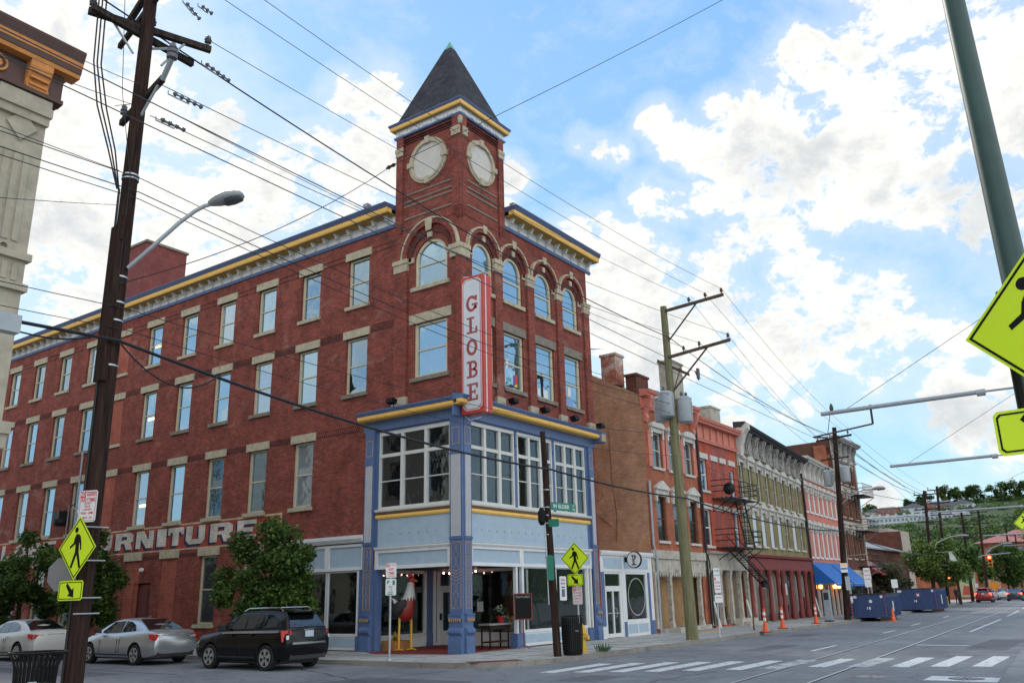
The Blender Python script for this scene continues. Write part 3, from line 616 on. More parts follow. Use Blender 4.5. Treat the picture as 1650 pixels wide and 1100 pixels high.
b=B(); b2=B(); b3=B()
cE=-1.46; FE.ring(b,(cE,14.6),1.38,1.45,.001,.16,n=26); FE.ring(b2,(cE,14.45),.98,1.18,.001,.05,n=22); FE.ring(b3,(cE,14.6),1.18,1.375,.001,.13,n=24)
FE.prism(b,[(cE-.13,15.5),(cE+.13,15.5),(cE+.19,15.97),(cE-.19,15.97)],.14,.17)
FE.prism(b,[(cE-.1,15.24),(cE+.1,15.24),(cE+.13,15.45),(cE-.13,15.45)],.02,.1)
for h in rops[::2]:
    c=(h[0]+h[1])/2; FR.ring(b,(c,14.6 if c<3 else 14.55),.99,1.065,.001,.16,n=24); FR.ring(b2,(c,14.42),.70,.86,.001,.05,n=20); FR.ring(b3,(c,14.58),.86,.985,.001,.13,n=22)
    FR.prism(b,[(c-.1,15.42),(c+.1,15.42),(c+.14,15.75),(c-.14,15.75)],.14,.17); FR.prism(b,[(c-.08,15.1),(c+.08,15.1),(c+.1,15.32),(c-.1,15.32)],.02,.1)
obj('stone_arches',b,m_stone,GB); obj('inner_brick_arches',b2,m_brickdark,GB); obj('brick_arches',b3,m_brick,GB)
b=B()
for a0,a1 in [(-3.3,-2.58)]: FE.box(b,a0,a1,8.7,9.05,.001,.14)
for a0,a1 in [(2.02,2.56),(4.26,4.8),(6.5,7.02),(8.78,9.33)]: FR.box(b,a0,a1,8.7,9.02,.001,.14)
obj('pilaster_bases',b,m_stone,GB)
# ---- tower
b=B(); tz0,tz1=15.9,20.12
for fr,a0,a1 in ((FE,-TY,0),(FR,0,TX)):
    wall(b,fr,a0,a1,tz0,tz1,[],d=.02); 
b.add([(TX,-.02,tz0),(TX,TY,tz0),(TX,TY,tz1),(TX,-.02,tz1)],[(0,1,2,3)]); b.add([(-.02,TY,tz0),(TX,TY,tz0),(TX,TY,tz1),(-.02,TY,tz1)],[(0,1,2,3)])
# corner piers and corbel tails
for fr,l_ in ((FE,[(-TY,-2.9),(-.3,.12)]),(FR,[(0,.3),(TX-.34,TX)])):
    for a0,a1 in l_:
        fr.box(b,a0,min(a1,.119 if fr is FE else 99),16.15,tz1,.02,.12)
        for k in range(5): fr.box(b,a0+.03*k,min(a1,.1)-.0 if a1==.12 else a1-.03*k,16.15-.085*(k+1),16.15-.085*k-.012,.02,.12-.018*(k+1))
tw=obj('tower_wall',b,m_brick,GB)
b=B()
for fr,a0,a1 in ((FE,-2.9,-.3),(FR,.3,TX-.34)):
    for z in (16.35,16.9,17.1,17.4): 
        fr.box(b,a0+.05,a1-.05,z-.035,z+.03,.021,.05)
obj('tower_stone_bands',b,m_stonedk,tw)
b=B()
for fr,a0,a1 in ((FE,-2.9,-.3),(FR,.3,TX-.34)):
    for z in (19.72,19.82,19.92): fr.box(b,a0,a1,z,z+.045,.021,.06+.02*(z-19.7)*10)
obj('tower_dark_bands',b,m_brickdark,tw)
b=B()
for fr,l_ in ((FE,[(-TY-.04,-2.86),(-.34,.119)]),(FR,[(0,.34),(TX-.38,TX+.04)])):
    for a0,a1 in l_: fr.box(b,a0,a1,19.42,19.58,.12,.17); fr.box(b,a0+.02,a1-.02*(a1!=.119),19.22,19.42,.12,.15)
b.lathe((-.16,-.16,19.6),[(.06,0),(.10,.1),(.10,.28),(.04,.36)],10)
obj('tower_corner_stones',b,m_stone,tw)
for fr,c,r in ((FE,(-1.6,18.62),.84),(FR,(1.27,18.48),.80)):
    b=B(); fr.ring(b,c,r-.02,r+.14,.021,.10,0,2*math.pi,36); fr.ring(b,c,r-.05,r+.04,.021,.13,0,2*math.pi,36)
    for a in range(4):
        t=a*math.pi/2; x,z=c[0]+math.cos(t)*(r+.05),c[1]+math.sin(t)*(r+.05)
        ux,uz=(.15,.11) if a%2==0 else (.11,.15)
        fr.box(b,x-ux,x+ux,z-uz,z+uz,.021,.16)
    ck=obj('clock_surround',b,m_stone,tw,smooth=30)
    b=B(); n=36; fr.prism(b,[(c[0]+math.cos(2*math.pi*i/n)*(r-.05),c[1]+math.sin(2*math.pi*i/n)*(r-.05)) for i in range(n)],.022,.05); obj('blank_clock_face',b,M('pale_clock_panel',(.56,.52,.47),.5,var=.08) if 'pale_clock_panel' not in bpy.data.materials else bpy.data.materials['pale_clock_panel'],ck)
# tower cornice + roof
def sq(e,z,o=0): return [(-e,-e,z),(TX+e,-e,z),(TX+e,TY+e,z),(-e,TY+e,z)]
def frustum(b,levels,m=0):
    vs=[q for e,z in levels for q in sq(e,z)]; fs=[]
    for i in range(len(levels)-1):
        for k in range(4): fs.append((i*4+k,i*4+(k+1)%4,i*4+4+(k+1)%4,i*4+4+k))
    b.add(vs,fs,m)
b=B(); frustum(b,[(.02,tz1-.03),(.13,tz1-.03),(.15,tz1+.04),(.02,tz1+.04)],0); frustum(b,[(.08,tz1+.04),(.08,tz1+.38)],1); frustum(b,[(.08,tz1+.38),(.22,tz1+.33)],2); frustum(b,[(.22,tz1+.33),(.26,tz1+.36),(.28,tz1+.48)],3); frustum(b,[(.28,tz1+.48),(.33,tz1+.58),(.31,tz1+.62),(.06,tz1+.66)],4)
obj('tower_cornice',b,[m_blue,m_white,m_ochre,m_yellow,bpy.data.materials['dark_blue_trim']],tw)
b=B()
for fr,a0,a1 in ((FE,-TY,0),(FR,0,TX)):
    n=5
    for i in range(n):
        x0=a0+(a1-a0)*(i+.12)/n; x1=a0+(a1-a0)*(i+.88)/n
        for q in ((x0,x1,tz1+.30,tz1+.32),(x0,x0+.02,tz1+.14,tz1+.30),(x1-.02,x1,tz1+.14,tz1+.30),(x0,x1-.2,tz1+.12,tz1+.14)): fr.box(b,*q,.08,.095)
obj('tower_frieze_moulding',b,m_lavender,tw)
b=B(); ap=(TX/2,TY/2,25.0); base=sq(.10,tz1+.65)
k=.90; tip=[tuple(base[i][j]+(ap[j]-base[i][j])*k for j in range(3)) for i in range(4)]
b.add(base+tip,[(0,1,5,4),(1,2,6,5),(2,3,7,6),(3,0,4,7)]); rf=obj('tower_roof',b,m_slate,tw)
b=B(); t2=[(p[0]+(p[0]-ap[0])*.08,p[1]+(p[1]-ap[1])*.08,p[2]-.03) for p in tip]; b.add(t2+[ap],[(0,1,4),(1,2,4),(2,3,4),(3,0,4)]); obj('copper_tip',b,m_copper,rf)
# ---- rooftop chimney clad in red tiles
p1=pl(238,384,0,3.0)
b=B(); b.box((.62,22.6,TOP+.7),(3.1,25.6,20.95)); ch=obj('roof_bulkhead',b,brick('red_tile_cladding',(.24,.075,.07),(.20,.06,.055),(.14,.05,.05),bw=.4,bh=.3,mottle=.15),GB)
b=B(); b.box((.54,22.52,20.95),(3.18,25.7,21.08)); obj('coping',b,m_stonedk,ch)
# ============================================================ shopfront of the corner building
def sfcornice(fr,a0,a1,nm):
    b=B()
    profile(b,fr,a0,a1,[(.02,7.92),(.10,7.92),(.10,8.30),(.02,8.30)],0)
    profile(b,fr,a0,a1,[(.02,8.302),(.40,8.302),(.40,8.33),(.02,8.33)],1)
    profile(b,fr,a0,a1,[(.22,8.332),(.42,8.31),(.46,8.36),(.46,8.47),(.22,8.47)],1)
    profile(b,fr,a0,a1,[(.02,8.472),(.47,8.472),(.54,8.58),(.54,8.62),(.02,8.72)],0)
    obj(nm,b,[m_blue,m_yellow],GB)
sfcornice(FE,-4.75,.0,'shop_cornice'); sfcornice(FR,-.54,LX-.1,'shop_cornice')
b=B(); FR.box(b,LX-.25,LX+.28,8.16,8.6,.02,.5,0); FR.box(b,LX-.15,LX+.18,8.2,8.5,.5,.52,1); obj('cornice_end_block',b,[m_blue,m_gold],GB)
# cast iron pilasters
def deco(b,fr,a0,a1,z0,z1,d,m):
    """gilt line pattern of linked hexagons"""
    t=.014; w=a1-a0; c=(a0+a1)/2
    for x in (a0,a1-t): fr.box(b,x,x+t,z0,z1,d,d+.006,m)
    fr.box(b,a0+t,a1-t,z0,z0+t,d,d+.006,m); fr.box(b,a0+t,a1-t,z1-t,z1,d,d+.006,m)
    n=5; H=(z1-z0)/n
    for i in range(n):
        za=z0+H*i
        if i==2:
            for j in range(4):
                zz=za+H*(j+.1)/4.2
                for s_ in (-1,1):
                    p=[(c,zz),(c+s_*w*.46,zz+H*.22),(c+s_*w*.46,zz+H*.22+t*1.3),(c,zz+t*1.3)]
                    fr.prism(b,p,d,d+.006,m)
            continue
        for cx in (c-w*.25,c+w*.25):
            r=w*.19; zz0,zz1=za+H*.04,za+H*.96; k=r*.8
            P=[(cx-r,zz0+k),(cx,zz0),(cx+r,zz0+k),(cx+r,zz1-k),(cx,zz1),(cx-r,zz1-k)]
            for j in range(6):
                p,q=Vector(P[j]),Vector(P[(j+1)%6]); nn=Vector((-(q-p).y,(q-p).x)).normalized()*t*.6
                fr.prism(b,[tuple(p),tuple(q),tuple(q+nn),tuple(p+nn)],d,d+.006,m)
def pilaster(fr,a0,a1,both=False,base=True,nm='pilaster'):
    b=B(); w=a1-a0; D=.11
    fr.box(b,a0,a1,7.95,8.0,.02,D,0)
    fr.box(b,a0,a1,6.75,7.95,.02,D,0)                # blue head with gilt panel
    c=(a0+a1)/2
    for q in ((c-.16,c+.16,6.98,7.0),(c-.16,c+.16,7.56,7.58),(c-.16,c-.145,7.0,7.56),(c+.145,c+.16,7.0,7.56)): fr.box(b,*q,D,D+.008,2)
    fr.box(b,a0,a1,3.78,6.75,.02,D,0); 
    n=7
    for i in range(n):
        x0=a0+.06+(w-.12)*i/n; fr.box(b,x0+.004,x0+(w-.12)/n-.004,3.80,6.62,D,D+.018,1)
    fr.box(b,a0-.02,a1+.02,6.62,6.68,D,D+.03,0)
    fr.box(b,a0,a1,1.25,3.78,.02,D,0); fr.box(b,a0-.02,a1+.02,3.70,3.78,D,D+.03,0)
    deco(b,fr,a0+.05,a1-.05,1.42,3.62,D+.001,2)
    if base:
        profile(b,fr,a0-.01,a1+.01,[(.02,.0),(.2,0),(.2,.38),(.18,.5),(.14,.56),(.16,.6),(.24,.66),(.24,.74),(.13,.84),(.12,1.0),(.2,1.12),(.2,1.2),(.02,1.25)],0)
        for i in range(6): x=a0+w*(i+.25)/6; fr.box(b,x,x+w*.08,1.02,1.12,.2,.212,2)
        fr.box(b,a0,a1,1.21,1.26,.02,.22,0)
    return obj(nm,b,[m_blue,m_lavender,m_gold],GB)
pilaster(FE,-4.62,-4.15); pilaster(FE,-.45,.105); pilaster(FR,.0,.42); pilaster(FR,8.62,8.98)
# blue jambs, bay glazing
def bay(fr,a0,a1,n,z0=4.95,z1=7.72):
    b=B(); W=(a1-a0)/n; fr.box(b,a0,a1,z0,z0+.1,-.14,0); fr.box(b,a0,a1,z1,z1+.14,-.14,0)
    for i in range(n+1): 
        t=.075 if 0<i<n else .07; x=a0+W*i; x0=max(a0,x-t); x1=min(a1,x+t); fr.box(b,x0,x1,z0+.1,z1,-.15,.0)
    for i in range(n):
        x0=a0+W*i+(.07 if i==0 else .075); x1=a0+W*(i+1)-(.07 if i==n-1 else .075)
        fr.box(b,x0,x1,z0+(z1-z0)*.70,z0+(z1-z0)*.745,-.13,-.02); fr.box(b,x0,x1,z0+.1+(z1-z0)*.335,z0+.135+(z1-z0)*.335,-.12,-.05)
    f=obj('bay_window',b,m_offwhite,GB); g=B(); fr.box(g,a0+.03,a1-.03,z0+.05,z1+.05,-.105,-.095); obj('pane',g,m_bay,f); return f
m_bay=glass_mat('bay_glass_clear',(.02,.02,.02),.055,rough=.03,clear=.8)
bay(FE,-3.98,-.5,3)
for x0,x1 in [(.46,3.2),(3.4,5.85),(6.05,8.42)]: bay(FR,x0,x1,3)
b=B()
FE.box(b,-4.15,-3.98,3.6,7.95,-.2,.02); FE.box(b,-3.98,-.45,7.86,7.95,-.14,.02); FE.box(b,-.5,-.45,4.9,7.86,-.2,.02)
FR.box(b,3.2,3.4,4.95,7.86,-.2,-.02); FR.box(b,5.85,6.05,4.95,7.86,-.2,-.02); FR.box(b,8.42,8.62,3.6,7.95,-.2,.02); FR.box(b,.42,8.42,7.86,7.95,-.14,.02)
FR.box(b,3.24,3.36,7.3,7.8,-.02,.02); FR.box(b,5.89,6.01,7.3,7.8,-.02,.02)
obj('blue_jambs',b,m_blue,GB)
b=B()
for fr,a0,a1 in ((FE,-4.05,-.45),(FR,.42,8.60)):
    profile(b,fr,a0,a1,[(-.05,4.86),(.12,4.86),(.14,4.9),(.14,4.95),(-.05,4.95)],0)
    profile(b,fr,a0,a1,[(-.05,4.76),(.04,4.76),(.1,4.858),(-.05,4.858)],1)
    profile(b,fr,a0,a1,[(-.05,4.62),(.05,4.62),(.08,4.68),(.06,4.758),(-.05,4.758)],2)
obj('ledge_moulding',b,[m_offwhite,m_brown,m_yellow],GB)
b=B(); bs=B()
for fr,a0,a1 in ((FE,-3.98,-.45),(FR,.42,8.60)):
    fr.box(b,a0,a1,3.62,4.618,-.12,.0,0); profile(b,fr,a0-.1*(fr is FE),a1,[(-.1,3.5),(.06,3.5),(.10,3.56),(.10,3.6),(-.1,3.618)],1)
    n=6 if fr is FE else 16
    for i in range(n): x=a0+.7+(a1-a0-1.4)*i/(n-1); fr.box(bs,x-.03,x+.03,4.02,4.07,0,.012)
obj('panel_course',b,[m_ltblue,m_white],GB); obj('bolt_heads',bs,m_greysteel,GB)
def fascia(fr,a0,a1,cuts,z0=2.82,z1=3.498):
    b=B(); fr.box(b,a0,a1,z0,z1,-.12,-.03,1)
    xs=[a0]+cuts+[a1]
    for i in range(len(xs)-1):
        x0,x1=xs[i],xs[i+1]; fr.box(b,x0,x0+.12,z0,z1,-.03,.03,0); fr.box(b,x1-.12,x1,z0,z1,-.03,.03,0); fr.box(b,x0+.12,x1-.12,z0,z0+.12,-.03,.03,0); fr.box(b,x0+.12,x1-.12,z1-.1,z1,-.03,.03,0)
    return obj('fascia_panel',b,[m_white,m_ltblue],GB)
fascia(FE,-4.08,-.5,[]); fascia(FR,.46,8.6,[3.5])
# left shop window on the side street
fascia(FE,-9.3,-4.64,[-6.62],2.84,3.80)
b=B(); profile(b,FE,-9.42,-4.63,[(.001,3.84),(.1,3.84),(.2,3.98),(.2,4.08),(.001,4.12)]); obj('white_ledge',b,m_white,GB)
def shopwin(fr,a0,a1,z0,z1,n,fw=.09,nm='shop_window',d=-.1,bulk=.1,gl=None):
    b=B(); W=(a1-a0)/n; fr.box(b,a0,a1,z0,z0+.1,d-.05,d+.06,0); fr.box(b,a0,a1,z1-.04,z1,d-.05,d+.06,0)
    for i in range(n+1): x=a0+W*i; fr.box(b,max(a0,x-fw/2),min(a1,x+fw/2),z0+.1,z1-.04,d-.05,d+.06,0)
    fr.box(b,a0,a1,bulk*.3,z0,d-.06,d+.03,0)
    for i in range(n): x0,x1=a0+W*i+.08,a0+W*(i+1)-.08; fr.box(b,x0,x1,bulk+.04,z0-.06,d+.03,d+.04,1)
    f=obj(nm,b,[m_white,m_ltblue],GB); g=B(); fr.box(g,a0+.02,a1-.02,z0+.05,z1-.01,d-.012,d); obj('pane',g,gl or m_shop,f); return f
shopwin(FE,-9.1,-6.66,.5,2.82,1); shopwin(FE,-6.60,-4.98,.5,2.82,1)
b=B(); FE.box(b,-9.3,-9.1,0,2.83,-.2,0);  FE.box(b,-4.98,-4.62,0,.52,-.2,.02); FE.box(b,-4.9,-4.72,.52,2.82,-.2,-.02); FE.box(b,-4.15,-4.0,0,2.82,-.3,.02)
FR.box(b,3.12,3.62,0,.5,-.3,.02); FR.box(b,3.30,3.42,.5,2.82,-.25,-.1); FR.box(b,8.22,8.62,0,.5,-.2,.04)
obj('blue_plinths',b,m_blue,GB)
b=B(); FE.box(b,-4.98,-4.9,.52,2.82,-.2,.01); FE.box(b,-4.72,-4.63,.52,2.82,-.2,.01); FR.box(b,3.12,3.22,.5,2.82,-.12,.02); FR.box(b,3.5,3.62,.5,2.82,-.12,.02); FR.box(b,8.2,8.3,.5,2.82,-.14,.02); FR.box(b,8.45,8.55,.5,2.82,-.14,.02)
obj('white_posts',b,m_white,GB)
shopwin(FR,3.62,8.2,.5,2.82,2,fw=.06)
# recessed corner entry: x 0..4, y 0..4.55
FB=Fr((0,4.55,0),(1,0,0),(0,-1,0)); FD=Fr((4.0,0,0),(0,-1,0),(-1,0,0))
b=B(); b.box((.05,.05,2.84),(4.0,4.6,2.88)); obj('entry_ceiling',b,m_dark,GB)
m_entry=glass_mat('entry_glass',(.012,.016,.014),.12,tint=(.8,.9,.85),rough=.03,clear=.5)
b=B(); FB.box(b,.1,4.0,0,.12,-.1,.02,0); FB.box(b,.5,3.3,.12,.42,-.06,0,0); FB.box(b,.5,3.3,.42,.50,-.06,.05,0)
for x0,x1 in ((.42,.54),(3.22,3.36),(3.78,3.92)): FB.box(b,x0,x1,.12,2.84,-.06,.05,0)
FB.box(b,.5,3.3,2.72,2.84,-.06,.05,0); FB.box(b,3.36,3.78,0,.45,-.05,.03,1); FB.box(b,3.36,3.78,.45,2.84,-.05,0,1); FB.box(b,.1,.42,.1,2.84,-.05,.0,1)
f=obj('entry_window',b,[m_white,m_blue],GB); g=B(); FB.box(g,.52,3.25,.48,2.76,-.03,-.02); obj('pane',g,m_entry,f)
b=B()
for a0,a1 in ((-4.5,-4.36),(-3.42,-3.28)): FD.box(b,a0,a1,0,2.84,-.05,.05)
FD.box(b,-4.36,-3.42,2.15,2.25,-.05,.05); FD.box(b,-4.36,-3.42,2.74,2.84,-.05,.05)
f=obj('door_frame',b,m_white,GB); b=B(); FD.box(b,-4.36,-4.22,0.02,2.15,-.04,0); FD.box(b,-3.56,-3.42,.02,2.15,-.04,0); FD.box(b,-4.22,-3.56,.02,.55,-.04,0); FD.box(b,-4.22,-3.56,2.0,2.15,-.04,0)
dr=obj('glazed_door',b,m_white,GB); g=B(); FD.box(g,-4.22,-3.56,.55,2.0,-.03,-.02); FD.box(g,-4.36,-3.42,2.25,2.74,-.03,-.02); obj('pane',g,m_entry,dr); b=B(); FD.box(b,-4.33,-4.25,.95,1.2,0,.05); obj('handle',b,m_dark,dr)
b=B(); FD.box(b,-3.28,-.1,0,.42,-.06,.0); FD.box(b,-3.28,-.1,.42,.5,-.06,.05); FD.box(b,-3.28,-.1,2.72,2.84,-.06,.05)
for a in (-3.28,-.7,-.22): FD.box(b,a,a+.12,.5,2.72,-.06,.05)
f=obj('entry_window',b,m_white,GB); g=B(); FD.box(g,-3.2,-.2,.46,2.76,-.03,-.02); obj('pane',g,m_entry,f)
b=B(); FD.box(b,-2.5,-2.2,1.25,1.62,-.018,-.014); obj('window_notice',b,m_white,GB)
b=B(); b.box((3.61,.05,0),(3.66,4.5,2.84)); 
# interior: walls, warm bulbs
m_int=M('shop_interior_wall',(.14,.085,.04),.9); m_intg=M('shop_interior_green',(.10,.12,.05),.9)
b=B(); b.box((4.2,4.9,.01),(4.3,20,2.9),0); b.box((.3,9.3,.01),(4.2,9.4,2.9),0); b.box((4.05,2.9,.01),(9.0,3.0,2.9),1); b.box((.3,4.7,0.005),(9,9.3,.03),0); b.box((4.05,.2,.005),(9,2.9,.03),0)
b.box((.35,.35,4.7),(4.5,4.7,4.72),0); b.box((4.5,.35,4.5),(4.6,4.7,8.3),0); b.box((.35,4.7,4.5),(4.5,4.8,8.3),0); b.box((4.65,3.2,4.5),(9,3.3,8.3),0)
for x in (1.2,4.9): b.box((x,2.2,4.75),(x+.9,2.35,6.9),1)
obj('interior_walls',b,[m_int,m_intg],GB)
m_bulb=M('warm_bulb',(1,.8,.5),.5,emit=(1,.62,.28,14)); m_bulbr=M('red_white_bulb',(1,.6,.5),.5,emit=(1,.5,.4,9))
b=B()
for x,y,z in ((2.2,6.0,2.6),(1.6,5.3,2.0),(2.8,7.2,2.1),(2.5,8.4,2.5),(6.2,1.6,2.4),(7.4,1.9,2.5)): b.lathe((x,y,z),[(.01,.06),(.035,.03),(.045,0),(.035,-.03),(.01,-.045)],8)
obj('pendant_bulbs',b,m_bulb,GB)
b=B()
for x,y,z in ((3.5,3.75,2.72),(3.5,3.45,2.70),(3.5,3.15,2.72),(3.5,2.55,2.70),(3.5,2.15,2.74)): b.lathe((x,y,z),[(.01,.04),(.03,.02),(.03,-.02),(.01,-.035)],8)
sl=obj('string_light_bulbs',b,m_bulbr,GB); b=B(); b.tube([(3.5,4.2,2.8),(3.5,3.6,2.74),(3.5,3,2.78),(3.5,2.4,2.74),(3.5,1.6,2.8)],.006,5); obj('cable',b,m_dark,sl)
t=thing('dining_table','white cloth covered table seen behind the side street shop window','table',(1.6,6.0,0.03)); b=B(); b.box((1.0,5.4,.74),(2.2,6.7,.78)); 
b.loft([[(1.0,5.4,.74),(2.2,5.4,.74),(2.2,6.7,.74),(1.0,6.7,.74)],[(.96,5.36,.42),(2.24,5.36,.45),(2.24,6.74,.42),(.96,6.74,.45)]],caps=False); obj('cloth_top',b,m_white,t)
b=B()
for x in (1.1,2.1):
    for y in (5.5,6.6): b.tube([(x,y,.03),(x,y,.74)],.03,6)
obj('legs',b,m_dark,t)
b=B(); b.box((4.3,1.4,.03),(4.6,2.7,2.8)); b.box((8.0,1.0,.03),(8.1,2.6,2.8)); obj('ochre_curtain',b,M('ochre_curtain',(.35,.22,.05),.9),GB)
b=B(); b.box((5.3,2.2,.1),(7.6,2.8,.9)); obj('red_counter',b,M('red_counter',(.22,.02,.02),.5),GB)
# paper art in the third floor windows, broken pane
b=B(); FR.box(b,2.95,3.12,10.35,10.72,-.125,-.123,0); FR.box(b,3.0,3.3,9.85,10.0,-.125,-.123,1); FR.box(b,3.45,3.55,9.75,10.15,-.125,-.123,2); FR.box(b,3.56,3.72,9.8,10.2,-.125,-.1235,3); FR.box(b,3.5,3.7,9.7,9.8,-.125,-.123,4)
FR.box(b,5.1,5.35,9.65,9.95,-.125,-.123,0); FR.box(b,5.5,5.9,9.62,9.95,-.125,-.123,0); FR.box(b,7.5,7.75,10.0,10.4,-.125,-.123,0); FR.box(b,7.35,7.9,9.65,9.85,-.125,-.123,5)
obj('paper_pictures',b,[m_white,M('teal_paper',(.1,.4,.35),.6),M('purple_paper',(.25,.05,.4),.6),M('red_paper',(.6,.05,.04),.6),M('yellow_paper',(.75,.6,.05),.6),M('blue_paper',(.2,.35,.7),.6)],GB)
b=B(); FR.prism(b,[(5.1,10.5),(5.5,10.62),(5.62,10.4),(5.55,10.0),(5.58,9.62),(5.44,9.62),(5.42,10.1),(5.36,10.38),(5.1,10.3)],-.122,-.119)
FE.prism(b,[(-5.87,9.72),(-5.87,10.55),(-5.76,10.4),(-5.74,10.15),(-5.66,10.0),(-5.62,9.9),(-5.5,9.93),(-5.56,9.86),(-5.7,9.82)],-.162,-.159); obj('dark_window_shapes',b,m_black,GB)
b=B()
for k,row,dz in ((5,4,.95),(5,2,.9),(5,3,.9)):
    z0={4:13.3,2:5.38,3:9.6}[row]; y0=4.78+S*k; FE.box(b,-y0-.78,-y0-.18,z0+dz,z0+dz+.13,-.162,-.158)
obj('lit_ceiling_lamp',b,M('lit_tube_lamp',(.9,.7,.3),.5,emit=(1,.72,.3,1.6)),GB)
# floodlights along the ledge
def flood(p,fr,label):
    t=thing('floodlight',label,'floodlight',p,'floodlights on the blue ledge'); b=B(); b.tube([p,p+Vector((0,0,.12))],.02,6); obj('bracket',b,m_dark,t)
    o=p+fr.n*.12+Vector((0,0,.2)); b=B(); u=fr.u*.16; n_=(fr.n*.13+Vector((0,0,.02))); up=Vector((0,0,.09))-fr.n*.03
    b.add([o+s*u+q*n_+r_*up for s in (-1,1) for q in (-1,1) for r_ in (-1,1)],[(0,1,3,2),(4,6,7,5),(0,4,5,1),(2,3,7,6),(0,2,6,4),(1,5,7,3)]); obj('lamp_head',b,m_black,t)
flood(FE.p(-2.95,8.66,.36),FE,'black floodlight on the blue ledge facing the side street')
for x,l_ in ((2.55,'black floodlight on the blue ledge beside the vertical sign'),(4.7,'black floodlight on the blue ledge under the second arched window from the sign'),(6.95,'black floodlight on the blue ledge under the rightmost arched windows'),(9.1,'black floodlight at the right end of the blue ledge')): flood(FR.p(x,8.66,.38),FR,l_)
# ---- the vertical sign
FS=Fr((0,-.22,0),(0,-1,0),(-1,0,0))
VS=thing('vertical_sign','tall red and white vertical sign reading GLOBE hung at the corner','sign',(.0,-.7,7.9))
sa0,sa1,sz0,sz1=.18,1.18,7.95,13.05
FV=Fr((-.2,0,0),(0,-1,0),(-1,0,0)); tx=.5
b=B(); FV.prism(b,[(sa0,sz0),(sa1,sz0),(sa1,sz1),(sa0,sz1)],-tx,0); 
FV.box(b,sa0,sa1,sz0,sz1,0.001,.01) if False else None
cab=obj('cabinet',b,m_globered,VS)
b=B(); c_=.14
def oct_(e,dz=0): 
    a,bb,q,r=sa0+e,sa1-e,sz0+e+.03,sz1-e-.03; return [(a+c_,q),(bb-c_,q),(bb,q+c_),(bb,r-c_),(bb-c_,r),(a+c_,r),(a,r-c_),(a,q+c_)]
for d0,d1 in ((.001,.006),(-tx-.006,-tx-.001)):
    FV.prism(b,oct_(.07),d0,d1,0)
for d0,d1 in ((.006,.010),(-tx-.010,-tx-.006)): FV.prism(b,oct_(.10),d0,d1,1)
for d0,d1 in ((.010,.014),(-tx-.014,-tx-.010)): FV.prism(b,oct_(.125),d0,d1,0)
obj('face_panel',b,[M('sign_face_white',(.62,.63,.66),.4,var=.08),m_globered],VS)
b=B(); b.box((-.2+tx-.36,-1.205,7.95),(-.2+tx-.32,-1.18,13.05)); b.tube([(.02,-.05,13.2),(-.0,-.7,13.1),(.0,-1.1,13.2)],.02); b.tube([(.0,-.1,8.0),(.0,-.4,7.75),(0,-.9,7.8)],.015); obj('steel_trim',b,m_white,VS)
def slab_letter(b,ch,cx,cz,w,h,d,t,fr,m=0):
    R=lambda x0,x1,z0,z1: fr.box(b,cx+x0*w,cx+x1*w,cz+z0*h,cz+z1*h,d,d+t,m)
    P=lambda pts: fr.prism(b,[(cx+x*w,cz+z*h) for x,z in pts],d,d+t,m)
    def ar(x,z,rx,rz,th,a0,a1,n=12):
        vs=[]
        for i in range(n+1):
            a=a0+(a1-a0)*i/n; co,si=math.cos(a),math.sin(a)
            vs+=[fr.p(cx+(x+co*rx)*w,cz+(z+si*rz)*h,d+t),fr.p(cx+(x+co*(rx-th))*w,cz+(z+si*(rz-th*.75))*h,d+t)]
        b.add(vs,[(2*i,2*i+1,2*i+3,2*i+2) for i in range(n)],m)
    if ch=='O': ar(0,0,.5,.5,.24,0,2*math.pi,24)
    if ch=='G': ar(0,0,.5,.5,.24,.75,2*math.pi-.45,20); R(.3,.5,.15,.48); R(.02,.56,-.12,0); R(.26,.5,-.34,-.12)
    if ch=='L': R(-.22,.02,-.38,.38); R(-.45,.25,.38,.5); R(-.45,.5,-.5,-.38); R(.34,.5,-.38,-.1)
    if ch=='E': R(-.28,-.04,-.38,.38); R(-.48,.5,.38,.5); R(-.48,.5,-.5,-.38); R(.34,.5,.2,.38); R(.34,.5,-.38,-.2); R(-.04,.2,-.06,.06); R(.2,.3,-.14,.14)
    if ch=='B': R(-.28,-.04,-.38,.38); R(-.48,.1,.38,.5); R(-.48,.1,-.5,-.38); R(-.04,.1,-.06,.06); ar(.1,.22,.36,.28,.2,-math.pi/2,math.pi/2); ar(.1,-.22,.4,.28,.2,-math.pi/2,math.pi/2)
b=B()
for i,ch in enumerate('GLOBE'):
    cz=11.98-.82*i*1.0
    slab_letter(b,ch,(sa0+sa1)/2,cz-.0,.50,.62,.0145,.002,FV)
FVb=Fr((-.2+tx,0,0),(0,1,0),(1,0,0))
for i,ch in enumerate('GLOBE'): slab_letter(b,ch,-(sa0+sa1)/2,11.98-.82*i,.50,.62,.0145,.002,FVb)
obj('lettering',b,M('letter_red',(.34,.055,.05),.5),VS)
